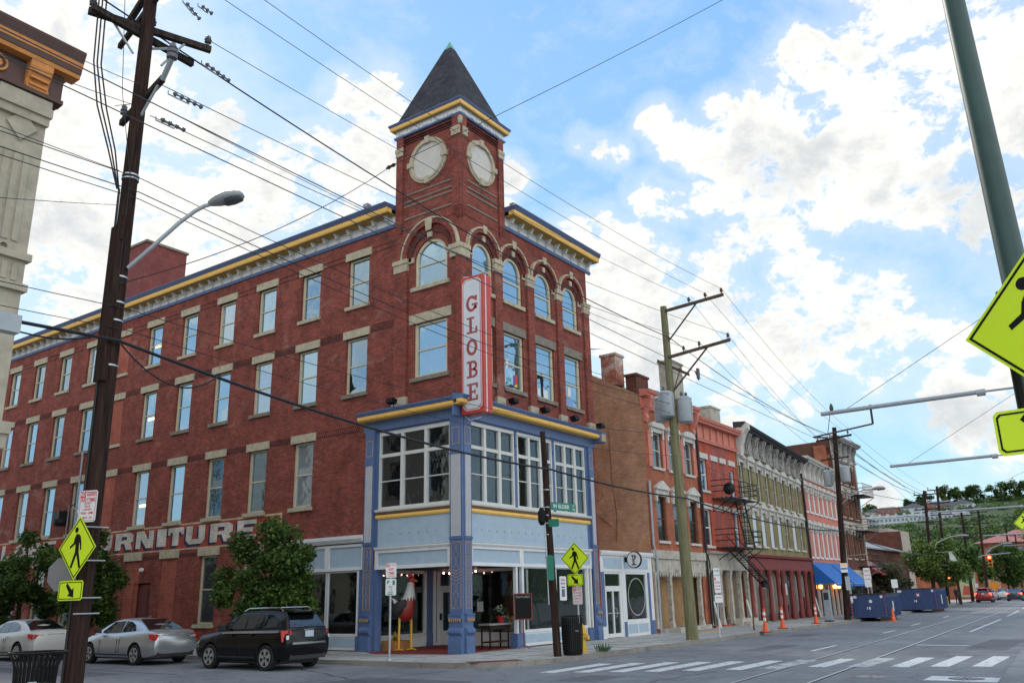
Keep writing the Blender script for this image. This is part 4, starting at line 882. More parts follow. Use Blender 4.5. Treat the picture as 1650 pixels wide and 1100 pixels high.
# ============================================================ neighbours along the main street
def dropmap(x0,c): return lambda q: Vector((q.x,q.y,q.z-c*max(0,q.z-4)*max(0,q.x-x0)))
def shell(t,x0,x1,z,wm,sm_,holes,back=14,rear=None,ridge=None,dm=None,roofm=None,d=0,depth=.25):
    b=B(); fr=Fr((0,-d,0),(1,0,0),(0,-1,0)); wall(b,fr,x0,x1,0,z,holes,depth,0)
    if dm: b.map(dm)
    obj('front_wall',b,wm,t); b=B(); zr=rear or z
    zc=lambda x:(dm(Vector((x,0,z))).z if dm else z)
    for x,e in ((x0,.004),(x1,-.004)):
        za=zc(x); rid=ridge
        if ridge: b.add([(x+e,-d,0),(x+e,back,0),(x+e,back,za),(x+e,back/2-1,ridge),(x+e,-d,za)],[(0,1,2,3,4)])
        else: b.add([(x+e,-d,0),(x+e,back,0),(x+e,back,zr-(z-za)),(x+e,-d,za)],[(0,1,2,3)])
    b.add([(x0,back,0),(x1,back,0),(x1,back,zc(x1)),(x0,back,zc(x0))],[(0,1,2,3)])
    obj('side_wall',b,sm_,t); b=B()
    if ridge: b.add([(x0,-d,zc(x0)),(x1,-d,zc(x1)),(x1,back/2-1,ridge),(x0,back/2-1,ridge),(x0,back,zc(x0)),(x1,back,zc(x1))],[(0,1,2,3),(3,2,5,4)])
    else: b.add([(x0,-d,zc(x0)-.05),(x1,-d,zc(x1)-.05),(x1,back,zr-(z-zc(x1))-.05),(x0,back,zr-(z-zc(x0))-.05)],[(0,1,2,3)])
    obj('roof',b,roofm or m_stonedk,t)
def swin(t,fr,a0,a1,z0,z1,mfr,mgl,dm=None,hood=None,hm=None,sillm=None,hh=.5,board=None,shut=None,fw=.06,hw=.16,lab=None):
    b=B(); 
    if board is None:
        fr.box(b,a0,a0+fw,z0,z1,-.2,-.1); fr.box(b,a1-fw,a1,z0,z1,-.2,-.1); fr.box(b,a0+fw,a1-fw,z0,z0+fw,-.2,-.1); fr.box(b,a0+fw,a1-fw,z1-fw,z1,-.2,-.1); zm=(z0+z1)/2; fr.box(b,a0+fw,a1-fw,zm-.03,zm+.03,-.18,-.12)
    else: fr.box(b,a0,a1,z0,z1,-.12,-.05)
    if dm: b.map(dm)
    w_=obj('window',b,mfr if board is None else board,t,label=lab)
    if board is None:
        g=B(); fr.box(g,a0+fw/2,a1-fw/2,z0+.02,z1-.02,-.165,-.155); g.map(dm) if dm else 0; obj('pane',g,mgl,w_)
    if sillm: g=B(); fr.box(g,a0-.08,a1+.08,z0-.12,z0,-.05,.10); g.map(dm) if dm else 0; obj('sill',g,sillm,w_)
    if hood:
        g=B(); c=(a0+a1)/2; W=(a1-a0)/2+hw
        fr.box(g,a0-.08,a1+.08,z1,z1+hh*.42,-.03,.08); fr.box(g,c-W,c-W+.13,z1-.28,z1+hh*.42,.0,.13); fr.box(g,c+W-.13,c+W,z1-.28,z1+hh*.42,.0,.13)
        if hood=='ped': fr.prism(g,[(c-W-.05,z1+hh*.42),(c+W+.05,z1+hh*.42),(c+W+.05,z1+hh*.54),(c,z1+hh),(c-W-.05,z1+hh*.54)],.0,.2)
        else:
            n=8; P=[(c-W-.05,z1+hh*.42),(c+W+.05,z1+hh*.42)]+[(c+(W+.05)*math.cos(math.pi*i/n),z1+hh*.55+hh*.45*math.sin(math.pi*i/n)) for i in range(n+1)]
            fr.prism(g,P,.0,.2)
        g.map(dm) if dm else 0; obj('window_hood',g,hm,w_)
    if shut:
        for s_ in (-1,1):
            g=B(); x0=a0-.42 if s_<0 else a1+.03; fr.box(g,x0,x0+.39,z0-.02,z1+.02,.005,.05); g.map(dm) if dm else 0; obj('shutter',g,shut,w_)
    return w_
def bcornice(t,x0,x1,z0,z1,mat,proj=.5,n=8,br=None,dm=None,d=0,brh=.6,bw=.14,nm='cornice',crown=None,panel=None):
    fr=Fr((0,-d,0),(1,0,0),(0,-1,0)); H=z1-z0
    def P(pr,mi): 
        return profile(b,fr,x0,x1,pr,mi)
    b=B(); P([(.001,z0),(.1,z0),(.14,z0+.06),(.14,z0+.1),(.001,z0+.1)],0); P([(.001,z0+.1),(.04,z0+.1),(.04,z1-.3),(.001,z1-.3)],0)
    P([(.001,z1-.3),(proj*.7,z1-.3),(proj*.75,z1-.2),(proj*.9,z1-.16),(proj,z1-.02),(proj,z1),(.001,z1+.06)],1)
    if dm: b.map(dm)
    c=obj(nm,b,[mat,crown or mat],t)
    if n:
        b=B()
        for i in range(n):
            for s_ in ((-1,1) if br=='pair' else (0,)):
                a=x0+(x1-x0)*(i+.5)/n+s_*.14
                pr=[(.05,z0+.12),(.16,z0+.12),(.12,z0+.12+H*.25),(proj*.55,z1-.45),(proj*.6,z1-.305),(.05,z1-.305)]
                profile(b,fr,a-bw/2,a+bw/2,pr)
        if dm: b.map(dm)
        obj('cornice_brackets',b,br if br not in (None,'pair') else mat,c)
    return c
FR2=Fr((0,0,0),(1,0,0),(0,-1,0))
def chimney(t,x,y,w,d,z0,z1,m,cap=None,lab=None):
    b=B(); b.box((x,y,z0),(x+w,y+d,z1)); b.box((x-.06,y-.06,z1),(x+w+.06,y+d+.06,z1+.12)); obj('chimney',b,m,t,label=lab)
m_tanbrick=brick('tan_side_brick',(.50,.29,.165),(.38,.21,.12),(.36,.25,.18),stain=(.42,.17,.085),thr=.50,amt=.6,dark=(.20,.12,.08),mottle=.3)
m_orbrick=brick('orange_brick',(.38,.125,.065),(.31,.09,.05),(.3,.14,.09),stain=(.30,.12,.07),thr=.6,amt=.3)
m_orred=brick('painted_orange_brick',(.45,.095,.055),(.39,.08,.045),(.34,.08,.05),stain=(.42,.19,.14),thr=.56,amt=.5)
m_salmon=M('salmon_paint',(.56,.185,.13),.6,var=.1,c2=(.5,.16,.11),thr=.62)
m_pink=brick('pink_painted_brick',(.56,.22,.17),(.53,.205,.16),(.55,.19,.14),stain=(.5,.2,.15),thr=.6,amt=.4,mottle=.1)
m_green=brick('olive_painted_brick',(.27,.235,.115),(.235,.205,.10),(.19,.17,.10),stain=(.25,.12,.07),thr=.53,amt=.7,dark=(.15,.13,.07),mottle=.3)
m_brownb=brick('brown_brick',(.16,.055,.035),(.12,.04,.03),(.12,.07,.05),stain=(.07,.06,.045),thr=.5,amt=.6)
m_oldwhite=M('weathered_white_trim',(.54,.51,.46),.6,var=.15,c2=(.30,.28,.25),thr=.60,sc2=4)
m_greytrim=M('weathered_grey_trim',(.34,.32,.29),.7,var=.3,c2=(.12,.11,.10),thr=.52,sc2=5)
m_oldglass=glass_mat('old_dark_glass',(.02,.02,.022),.10,rough=.06)
m_oxb=M('dark_red_shopfront',(.20,.030,.028),.6,var=.25,c2=(.10,.03,.025),thr=.56,sc2=2.5)
m_ply=M('weathered_plywood',(.34,.20,.09),.8,var=.25,c2=(.22,.12,.05),thr=.58)
m_grywood=M('grey_boards',(.22,.19,.16),.8,var=.25)
m_lintgrey=M('weathered_grey_stone',(.42,.38,.32),.8,var=.25,c2=(.2,.18,.15),thr=.56,sc2=4)
# ---- the low pale blue shop
t=thing('low_blue_shop','one storey pale blue shop with glazed double door beside the brick corner building','shop',(11.7,0,0))
x0,x1=9.32,14.15
b=B(); wall(b,FR2,x0,x1,0,3.5,[(9.62,11.15,0,2.72),(11.45,13.55,0,2.72)],.15); b.box((x0,.15,0),(x0+.05,6,3.5)); b.box((x0,6,0),(x1,6.1,3.5)); obj('front_wall',b,m_white,t)
b=B(); b.box((x0,.002,3.45),(x1,6.1,3.5)); profile(b,FR2,x0,x1,[(.001,3.38),(.08,3.4),(.12,3.5),(.12,3.56),(.001,3.6)]); obj('roof',b,m_white,t)
b=B(); FR2.box(b,9.62,11.2,2.86,3.3,.001,.02); FR2.box(b,11.42,13.7,2.86,3.3,.001,.02); obj('blue_panels',b,m_ltblue,t)
b=B(); FR2.box(b,x0+.02,9.58,.5,2.7,.001,.03); FR2.box(b,11.2,11.42,0,.62,.001,.03); FR2.box(b,13.62,13.8,0,2.7,.001,.03); FR2.box(b,13.8,14.1,0,.6,.001,.05); obj('blue_strips',b,m_blue,t)
b=B()
for q in ((9.62,9.72,0,2.72),(11.05,11.15,0,2.72),(9.72,11.05,2.62,2.72),(9.72,11.05,2.0,2.12),(10.34,10.42,0.02,2.0),(9.72,9.8,.02,2.0),(10.97,11.05,.02,2.0),(9.8,10.34,.02,.18),(10.42,10.97,.02,.18),(9.8,10.34,1.9,2.0),(10.42,10.97,1.9,2.0)): FR2.box(b,*q,-.12,-.03)
dr=obj('double_door',b,m_white,t); g=B(); FR2.box(g,9.72,11.05,.1,2.66,-.085,-.075); obj('pane',g,m_shop,dr); b=B(); b.tube([FR2.p(10.46,.85,-.02),FR2.p(10.5,.85,.05),FR2.p(10.5,1.2,.05),FR2.p(10.46,1.2,-.02)],.015); FR2.box(b,9.8,10.97,.98,1.02,-.07,-.05); obj('handle',b,m_steel,dr)
b=B()
for q in ((11.45,11.55,.6,2.72),(13.45,13.55,.6,2.72),(11.55,13.45,2.62,2.72),(11.55,13.45,.6,.7)): FR2.box(b,*q,-.12,-.02)
wn=obj('shop_window',b,m_white,t); g=B(); FR2.box(g,11.5,13.5,.65,2.66,-.08,-.07); obj('pane',g,m_shop,wn)
g=B(); FR2.ring(g,(12.6,1.65),.78,.81,-.068,-.064,0,2*math.pi,36); obj('ring_decal',g,m_oldwhite,wn)
b=B(); FR2.box(b,11.45,13.55,0,.6,-.1,-.01,0); FR2.box(b,11.55,12.45,.12,.5,-.01,.0,1); FR2.box(b,12.55,13.45,.12,.5,-.01,0,1); obj('window_base',b,[m_white,m_ltblue],t)
b=B(); b.box((9.4,1.8,.01),(14.1,1.9,3.4)); b.box((9.4,.2,.005),(14.1,1.8,.02)); b.box((9.4,.2,3.3),(14.1,1.8,3.35)); obj('interior_walls',b,M('pale_interior',(.16,.17,.15),.9),t)
for i,(x,h) in enumerate(((12.1,.5),(12.9,.7))): pass
t2=thing('potted_fern','leafy green plant in a pot inside the low shop window','plant',(12.2,.6,.02)); b=B(); b.lathe((12.2,.6,.02),[(.16,0),(.22,.35),(.2,.37)],12); b.lathe((12.2,.6,.38),[(.0,0),(.01,.01)],4); obj('pot',b,m_white,t2)
b=B(); rn=random.Random(3)
for i in range(70):
    a=rn.uniform(0,6.3); l=rn.uniform(.25,.6); e=rn.uniform(.2,1.2); d=Vector((math.cos(a)*math.cos(e),math.sin(a)*math.cos(e),math.sin(e))); p=Vector((12.2,.6,.38)); s_=Vector((-math.sin(a),math.cos(a),0))*.03
    b.add([p,p+d*l*.6+s_,p+d*l,p+d*l*.6-s_],[(0,1,2,3)])
m_fern=M('fern_leaf',(.05,.12,.04),.6); obj('leaves',b,m_fern,t2)
# round projecting shop sign
t=thing('round_shop_sign','round white projecting sign with black monogram over the low blue shop','sign',(11.5,-.5,3.2)); o=Vector((11.5,-.5,3.22))
b=B(); b.lathe(o,[(.33,-.05),(.36,-.04),(.36,.04),(.33,.05)],32,0,ax=0); obj('rim',b,m_black,t)
b=B(); b.lathe(o,[(.32,-.056),(.32,.056)],32,0,ax=0); obj('disc',b,m_white,t)
fs=Fr(o-Vector((.057,0,0)),(0,-1,0),(-1,0,0)); b=B(); fs.box(b,-.06,-.02,-.2,.2,.001,.006); fs.ring(b,(-.02,.09),.07,.11,.001,.006,-math.pi/2,math.pi/2,12); fs.box(b,-.12,.12,-.24,-.2,.001,.006); fs.box(b,.02,.05,-.2,-.02,.001,.006); fs.box(b,-.12,-.06,.16,.2,.001,.006); fs.ring(b,(.08,.12),.03,.055,.001,.006,0,6.28318,12); obj('monogram',b,m_black,t)
b=B(); b.box((11.47,-.14,3.12),(11.53,0,3.34)); obj('bracket',b,m_black,t)
# ---- C orange brick house with the tan side wall
X0,X1=14.17,20.3
t=thing('orange_brick_house','three storey orange brick house with tan side wall and white window hoods','building',(17,0,0))
w3=[(15.0,16.1),(16.85,17.95),(18.75,19.85)]; w2=[(15.1,16.15),(16.95,18.0),(18.8,19.85)]
holes=[(a,b_,7.75,9.5) for a,b_ in w3]+[(a,b_,4.2,6.35) for a,b_ in w2]+[(14.6,19.9,.2,2.75)]
shell(t,X0,X1,11.2,m_orbrick,m_tanbrick,holes,back=11,ridge=13.6)
for a,c in w3: swin(t,FR2,a,c,7.75,9.5,m_oldwhite,m_glassmid,hood='seg',hm=m_oldwhite,sillm=m_oldwhite,shut=m_salmon,hh=.55)
for a,c in w2: swin(t,FR2,a,c,4.2,6.35,m_brownb,m_oldglass,hood='ped',hm=m_oldwhite,sillm=m_oldwhite,hh=.75)
bcornice(t,X0-.12,X1,10.55,11.45,m_salmon,proj=.55,n=0)
b=B(); fr=FR2
for a in (X0+.1,X1-.45):
    profile(b,fr,a,a+.3,[(.001,9.9),(.12,9.9),(.2,10.1),(.15,10.3),(.35,10.6),(.5,11.0),(.5,11.16),(.001,11.16)])
obj('cornice_brackets',b,m_salmon,t)
b=B(); fr.box(b,X0,X1,3.35,3.75,.001,.12,0); fr.box(b,X0,X1,2.75,3.33,.001,.05,0); 
for i in range(24): x=X0+.15+i*.25; fr.prism(b,[(x,2.62),(x+.1,2.5),(x+.2,2.62),(x+.2,2.75),(x,2.75)],.0,.05,0)
obj('shopfront_beam',b,m_lintgrey,t)
b=B()
for x in (14.35,15.95,17.7,19.4): 
    b.loft([[(x-.16,-.12,.2),(x+.16,-.12,.2),(x+.16,.12,.2),(x-.16,.12,.2)],[(x-.11,-.08,.5),(x+.11,-.08,.5),(x+.11,.1,.5),(x-.11,.1,.5)],[(x-.1,-.08,2.4),(x+.1,-.08,2.4),(x+.1,.1,2.4),(x-.1,.1,2.4)],[(x-.17,-.14,2.74),(x+.17,-.14,2.74),(x+.17,.1,2.74),(x-.17,.1,2.74)]])
obj('iron_columns',b,m_lintgrey,t)
b=B(); b.box((14.5,.6,.0),(20,.66,2.8),0); b.box((15.5,.4,.2),(15.55,.6,2.7),0); b.box((14.6,-.3,0),(19.9,.5,.2),1); b.box((15.0,-.85,0),(16.6,-.3,.22),1); obj('boarded_front',b,[m_ply,m_lintgrey],t)
b=B(); b.tube([(14.45,-.12,0),(14.45,-.14,3.4),(14.3,-.1,4.0),(14.3,-.1,7.0)],.06); obj('downpipe',b,m_greysteel,t)
chimney(t,X0+.1,1.35,.85,.85,12.0,13.55,brick('peeling_brick',(.40,.10,.05),(.34,.09,.045),(.3,.2,.15),stain=(.55,.52,.46),thr=.47,amt=.95),lab='brick chimney with peeling whitewash')
chimney(t,X0+.15,-.05+.3,1.3,.6,11.2,12.3,m_brownb)
chimney(t,18.9,.4,1.45,.75,10.4,14.0,M('rendered_chimney',(.36,.33,.27),.85,var=.2,c2=(.2,.17,.13),thr=.58),lab='tall grey rendered chimney')
b=B(); b.tube([(14.4,3.0,12.6),(14.4,3.0,14.3)],.015,5); o=Vector((14.4,3.0,14.2))
b.tube([o+Vector((-.5,-.6,-.2)),o+Vector((.5,.6,.2))],.01,4)
for k in range(5): s_=-.4+.2*k; c=o+Vector((.5,.6,.2))*s_*2; l=.5-.05*k; b.tube([c+Vector((-l,l*.8,0)),c+Vector((l,-l*.8,0))],.008,4)
obj('tv_antenna',b,m_greysteel,label='spiky television antenna on the tan side wall roof',cat='antenna',loc=(14.4,3.0,12.6))
b=B(); 
for P in ([(14.15,1.9,9.6),(14.15,1.85,7),(14.15,1.7,5.5),(14.15,1.8,4.2)],[(14.15,3.6,6.2),(14.15,2.6,6.25),(14.15,2.4,6.5)],[(14.15,3.6,6.2),(14.15,2.0,4.9)]): b.tube(P,.012,4)
obj('wall_cracks',b,m_brownb,t)
# ---- D painted orange-red house with fire escape
X0,X1=20.32,26.25
t=thing('red_painted_house','orange red painted house with salmon cornice and black fire escape','building',(23,0,0))
holes=[(20.75,21.7,7.1,8.85),(20.75,21.7,4.15,6.1),(24.9,25.7,6.9,8.6),(24.9,25.7,4.2,6.2),(20.6,26.0,.1,2.9)]
shell(t,X0,X1,10.9,m_orred,m_brownb,holes,back=11,rear=10.4)
swin(t,FR2,20.75,21.7,7.1,8.85,m_white,m_glass2,sillm=m_oldwhite); swin(t,FR2,20.75,21.7,4.15,6.1,m_white,m_oldglass,sillm=m_oldwhite)
swin(t,FR2,24.9,25.7,6.9,8.6,m_white,m_glass2); swin(t,FR2,24.9,25.7,4.2,6.2,m_white,m_glass2)
b=B()
for z in (8.85,6.1): 
    for a,c in ((20.65,21.8),(22.2,23.2),(23.5,24.4),(24.8,25.8)): FR2.box(b,a,c,z+.0,z+.3,.001,.07)
obj('stone_lintels',b,m_oldwhite,t)
b=B()
for z0,z1 in ((7.1,8.85),(4.2,6.1)):
    for a,c in ((22.3,23.1),(23.55,24.3)): FR2.box(b,a,c,z0,z1,-.02,.008)
obj('blocked_windows',b,m_brickpaint,t)
b=B(); FR2.box(b,22.5,24.6,9.2,9.75,.001,.012,0); obj('scraped_patch',b,m_brickpaint,t)
bcornice(t,X0,X1+.1,9.85,11.05,m_salmon,proj=.5,n=0)
b=B()
for i in range(7): x=X0+.2+i*.93; FR2.box(b,x,x+.08,10.0,10.72,.04,.12)
FR2.box(b,X0,X1,9.78,9.86,.001,.12); obj('cornice_panels',b,m_salmon,t)
b=B(); FR2.box(b,X0,X1,2.9,3.7,.001,.12,0); profile(b,FR2,X0,X1,[(.1,3.7),(.3,3.75),(.35,3.85),(.0,3.9)],0); obj('shopfront_beam',b,m_lintgrey,t)
b=B()
for x in (20.6,22.1,23.5,24.9,26.0):
    b.loft([[(x-.17,-.14,.1),(x+.17,-.14,.1),(x+.17,.12,.1),(x-.17,.12,.1)],[(x-.11,-.1,.45),(x+.11,-.1,.45),(x+.11,.1,.45),(x-.11,.1,.45)],[(x-.1,-.1,2.55),(x+.1,-.1,2.55),(x+.1,.1,2.55),(x-.1,.1,2.55)],[(x-.18,-.16,2.9),(x+.18,-.16,2.9),(x+.18,.1,2.9),(x-.18,.1,2.9)]])
obj('iron_columns',b,m_lintgrey,t)
b=B(); b.box((20.5,.35,0),(26.1,.4,2.95),0); b.box((23.6,.3,.5),(24.8,.35,2.6),1); b.box((22.2,.3,.1),(23.4,.35,1.0),2); b.box((23.5,-.5,0),(26,.35,.35),3); b.box((23.7,-.9,0),(25.6,-.5,.18),3); b.box((22.3,.29,2.1),(22.6,.3,2.5),4); obj('boarded_front',b,[m_grywood,m_ply,m_dark,m_lintgrey,m_signwhite],t)
b=B(); b.tube([(20.35,-.12,0),(20.35,-.12,10.2)],.06); b.tube([(20.6,-.14,0),(20.6,-.14,3.3),(20.45,-.12,3.8),(20.45,-.12,9.6)],.045); obj('downpipe',b,m_dark,t)
b=B()
def rod(p,q,r=.025): b.tube([p,q],r,5)
for zp in (6.75,4.1):
    a0,a1,dp=22.0,26.1,1.15
    for i in range(5): b.box((a0,-dp+i*.25,zp-.04),(a1,-dp+i*.25+.12,zp))
    rod((a0,-dp,zp-.05),(a1,-dp,zp-.05),.04)
    for a in (a0,a0+1.35,a0+2.7,a1):
        rod((a,0,zp-.75),(a,-dp,zp-.05)); rod((a,-dp,zp),(a,-dp,zp+.95)); 
    for zz in (.35,.65,.95): rod((a0,-dp,zp+zz),(a1,-dp,zp+zz)); rod((a0,-.02,zp+zz),(a0,-dp,zp+zz)); rod((a1,-.02,zp+zz),(a1,-dp,zp+zz))
for s_ in (.45,.95): rod((25.4,-s_,4.1),(24.3,-s_,6.75),.04)
for i in range(11): f=i/11; rod((25.4-1.1*f,-.45,4.1+2.65*f),(25.4-1.1*f,-.95,4.1+2.65*f),.02)
for s_ in (.5,.95): rod((22.4,-s_,4.0),(26.9,-s_,2.2),.05); rod((22.4,-s_,4.7),(26.9,-s_,2.9),.03)
for i in range(16): f=i/16; b.box((22.4+4.5*f,-.95,4.0-1.8*f-.02),(22.6+4.5*f,-.5,4.0-1.8*f))
for x in (26.9,): b.lathe((x,-.75,1.95),[(.12,0),(.22,.05),(.22,.35),(.12,.4)],8)
obj('fire_escape',b,m_dark,t)
b=B(); b.lathe((22.1,-1.0,7.2),[(.02,-.12),(.2,-.06),(.34,.05)],14,ax=0); obj('satellite_dish',b,m_dark,label='dark satellite dish on the upper fire escape',cat='satellite dish',loc=(22.1,-1,7.2))
# ---- E olive green building
X0,X1=26.3,38.3; dm=dropmap(26.3,.0108)
t=thing('olive_green_building','olive green painted brick building with bracketed grey cornice and white boarded windows','building',(32,0,0))
ws=[(26.55+i*1.47,26.55+i*1.47+.66) for i in range(8)]
holes=[(a,c,7.2,9.3) for a,c in ws]+[(a,c,4.4,6.5) for a,c in ws]+[(26.6,38.1,.05,2.95)]
shell(t,X0,X1,11.3,m_green,m_brownb,holes,back=12,rear=11.0,dm=dm)
m_sheet=M('white_boarding',(.55,.60,.66),.5,var=.05)
for i,(a,c) in enumerate(ws):
    swin(t,FR2,a,c,7.2,9.3,m_oldwhite,m_oldglass,dm,hood='seg' if i%2 else 'ped',hm=m_oldwhite,sillm=m_oldwhite,hh=.6,hw=.2)
    swin(t,FR2,a,c,4.4,6.5,m_oldwhite,m_oldglass,dm,hood='ped',hm=m_oldwhite,sillm=m_oldwhite,hh=.6,hw=.2,board=m_sheet if i in (1,2,3,4,6) else None,lab='window boarded up in white' if i in (1,2,3,4,6) else None)
bcornice(t,X0-.05,X1,9.95,11.6,m_greytrim,proj=.75,n=10,br='pair',dm=dm,crown=m_raildk,bw=.13)
b=B(); profile(b,FR2,X0,X0+.5,[(.001,9.6),(.3,9.6),(.35,10.2),(.6,10.9),(.85,11.2),(.85,11.5),(.001,11.5)]); b.map(dm); obj('end_bracket',b,m_oldwhite,t)
b=B(); profile(b,FR2,X0,X1,[(.001,3.65),(.28,3.7),(.32,3.82),(.001,3.9)]); FR2.box(b,X0,X1,3.0,3.648,.001,.14); obj('shopfront_beam',b,m_oxb,t)
b=B()
for x in (26.6,28.2,29.7,31.2,32.1,33.7,35.2,36.6,38.0):
    b.lathe((x,-.05,0.05),[(.19,0),(.19,.4),(.13,.5),(.12,2.5),(.2,2.8),(.2,2.95)],10)
obj('shopfront_columns',b,m_oxb,t,smooth=40)
b=B(); b.box((26.5,.28,0),(38.1,.33,3.0),0); b.box((26.8,.2,.3),(28.0,.28,2.9),1); b.box((30.0,.2,.1),(31.0,.28,2.9),1); b.box((28.6,.2,.1),(29.4,.28,2.0),3); b.box((32.6,.2,0.1),(33.5,.28,.9),2); b.box((36.8,.2,.1),(37.8,.28,1.3),4); b.box((34.0,.2,.1),(35.0,.28,2.9),3)
b.box((32.3,.1,1.5),(33.2,.12,2.2),5); b.box((29.0,.1,1.9),(29.3,.12,2.3),6); b.box((33.6,.1,2.0),(33.9,.12,2.4),6); obj('boarded_front',b,[m_grywood,M('pale_board',(.36,.27,.22),.8,var=.2),m_dark,M('dim_board',(.13,.085,.07),.8,var=.2),m_oxb,m_signwhite,M('blue_notice',(.25,.35,.7),.5)],t)
b=B(); b.tube([(38.25,-.12,0),(38.25,-.12,9.7)],.08); obj('downpipe',b,m_dark,t)
chimney(t,26.9,1.6,1.5,.9,10.8,12.9,m_lintgrey)
for x in (31.5,35.2): chimney(t,x,1.5,.6,.5,10.6,11.9-.01*(x-26)*7,m_brownb)
# ---- F pink building
X0,X1=38.35,47.2; dm=dropmap(38.3,.008)
t=thing('pink_painted_building','pink painted building with white shuttered windows and two blue awnings','building',(42.8,0,0))
zd=.86
ws=[(38.55+i*1.1,38.55+i*1.1+.55) for i in range(8)]
shell(t,X0,X1,10.6,m_pink,m_brownb,[(a,c,7.15,8.95-.2) for a,c in ws]+[(a,c,3.98,6.0) for a,c in ws]+[(38.7,47,.0,2.9)],back=12,rear=10.5,dm=dm)
m_louv=M('white_louvre',(.56,.58,.56),.5,var=.06)
for i,(a,c) in enumerate(ws):
    swin(t,FR2,a,c,7.15,8.75,m_white,m_oldglass,dm,hood='seg',hm=m_oldwhite,sillm=m_white,hh=.5,hw=.14,board=m_louv)
    swin(t,FR2,a,c,3.98,6.0,m_white,m_oldglass,dm,hood='seg',hm=m_oldwhite,sillm=m_white,hh=.5,hw=.14,board=m_louv)
bcornice(t,X0,X1,9.45,10.95,m_oldwhite,proj=.7,n=8,br='pair',dm=dm,bw=.12)
b=B()
for i in range(9): x=X0+.1+i*1.08; FR2.box(b,x,x+.14,0,2.9,-.1,.06)
FR2.box(b,X0,X1,2.9,3.5,.001,.1); obj('white_shopfront',b,m_oldwhite,t)
b=B(); b.box((38.6,.3,0),(47.1,.35,2.95)); obj('shop_glazing',b,m_glassmid,t)
m_awn=M('blue_canvas',(.012,.13,.46),.6,var=.08); m_awnd=m_awn
for k,(a,c) in enumerate(((38.5,42.6),(42.95,47.1))):
    tt=thing('awning','blue canvas awning over the shopfront, '+('nearer the olive building' if k==0 else 'beside the tall brown brick building'),'awning',((a+c)/2,0,2.2),'blue shop awnings')
    b=B(); z0,z1,d=2.15,3.62,1.55
    b.add([(a,-.02,z1),(c,-.02,z1),(c,-d,z0),(a,-d,z0)],[(0,3,2,1)]); b.add([(a,-.02,z1),(a,-d,z0),(a,-.02,z0)],[(0,1,2)]); b.add([(c,-.02,z1),(c,-d,z0),(c,-.02,z0)],[(0,2,1)]); b.box((a,-d-.01,z0-.18),(c,-d+.01,z0-.0)); obj('canvas',b,m_awn,tt)
    b=B(); b.tube([(a,-.02,z0),(a,-d,z0),(c,-d,z0),(c,-.02,z0)],.02,6); obj('frame',b,m_steel,tt)
for i,x in enumerate((38.9,42.3,43.3)):
    tt=thing('wall_lantern',('lit orange lantern under the left end of the blue awnings','lit orange lantern under the gap of the two blue awnings, left one','lit orange lantern under the gap of the two blue awnings, right one')[i],'lantern',(x,-.2,1.95)); b=B(); b.lathe((x,-.35,1.95),[(.04,-.12),(.12,-.08),(.13,.08),(.03,.14)],10); obj('bulb',b,M('orange_bulb',(1,.5,.1),.5,emit=(1,.30,.05,9)) if i==0 else bpy.data.materials['orange_bulb'],tt); b=B(); b.tube([(x,0,2.15),(x,-.35,2.15),(x,-.35,2.05)],.02,5); obj('arm',b,m_dark,tt)
# ---- G tall brown building
X0,X1=47.25,53.9
t=thing('tall_brown_building','tall dark brown brick building with grey cornice and balconies','building',(50.5,0,0))
holes=[(48.0+i*1.9,48.0+i*1.9+.8,a,c) for i in range(3) for a,c in ((10.0,11.6),(7.3,9.1),(4.1,6.2))]+[(47.6,53.6,0,2.5)]
shell(t,X0,X1,13.3,m_brownb,m_brownb,holes,back=16,rear=12.9)
for h in holes[:-1]:
    w_=swin(t,FR2,*h,m_ply,m_oldglass,hood='seg',hm=m_lintgrey,sillm=m_lintgrey,hh=.45)
bcornice(t,X0-.2,X1+.3,12.0,13.6,m_greytrim,proj=.7,n=5,br='pair')
b=B(); FR2.box(b,X0,X1,6.7,6.95,.001,.1); FR2.box(b,X0,X1,9.55,9.75,.001,.1); FR2.box(b,X0,X1,2.5,3.2,.001,.15); FR2.box(b,X0,X0+.3,0,12,.001,.08); FR2.box(b,X1-.3,X1,0,12,.001,.08); obj('stone_bands',b,m_lintgrey,t)
b=B(); b.box((47.6,.3,0),(53.7,.35,2.5)); obj('shop_glazing',b,m_oldglass,t)
b=B()
for zp in (9.2,6.3,3.5):
    a0,a1,dp=51.0,54.4,1.1; b.box((a0,-dp,zp-.06),(a1,0,zp))
    for i in range(12): x=a0+(a1-a0)*i/11; b.tube([(x,-dp,zp),(x,-dp,zp+.9)],.015,4)
    for zz in (.45,.9): b.tube([(a0,0,zp+zz),(a0,-dp,zp+zz),(a1,-dp,zp+zz),(a1,0,zp+zz)],.02,4)
    b.tube([(a0,0,zp-.7),(a0,-dp,zp-.05)],.03,4); b.tube([(a1,0,zp-.7),(a1,-dp,zp-.05)],.03,4)
obj('iron_balconies',b,m_dark,t)
b=B(); b.box((46.9,.35,10.5),(47.24,1.3,12.9)); b.box((47.15,4.0,9),(47.25,12,13.4)); obj('side_patch',b,m_orbrick,t)
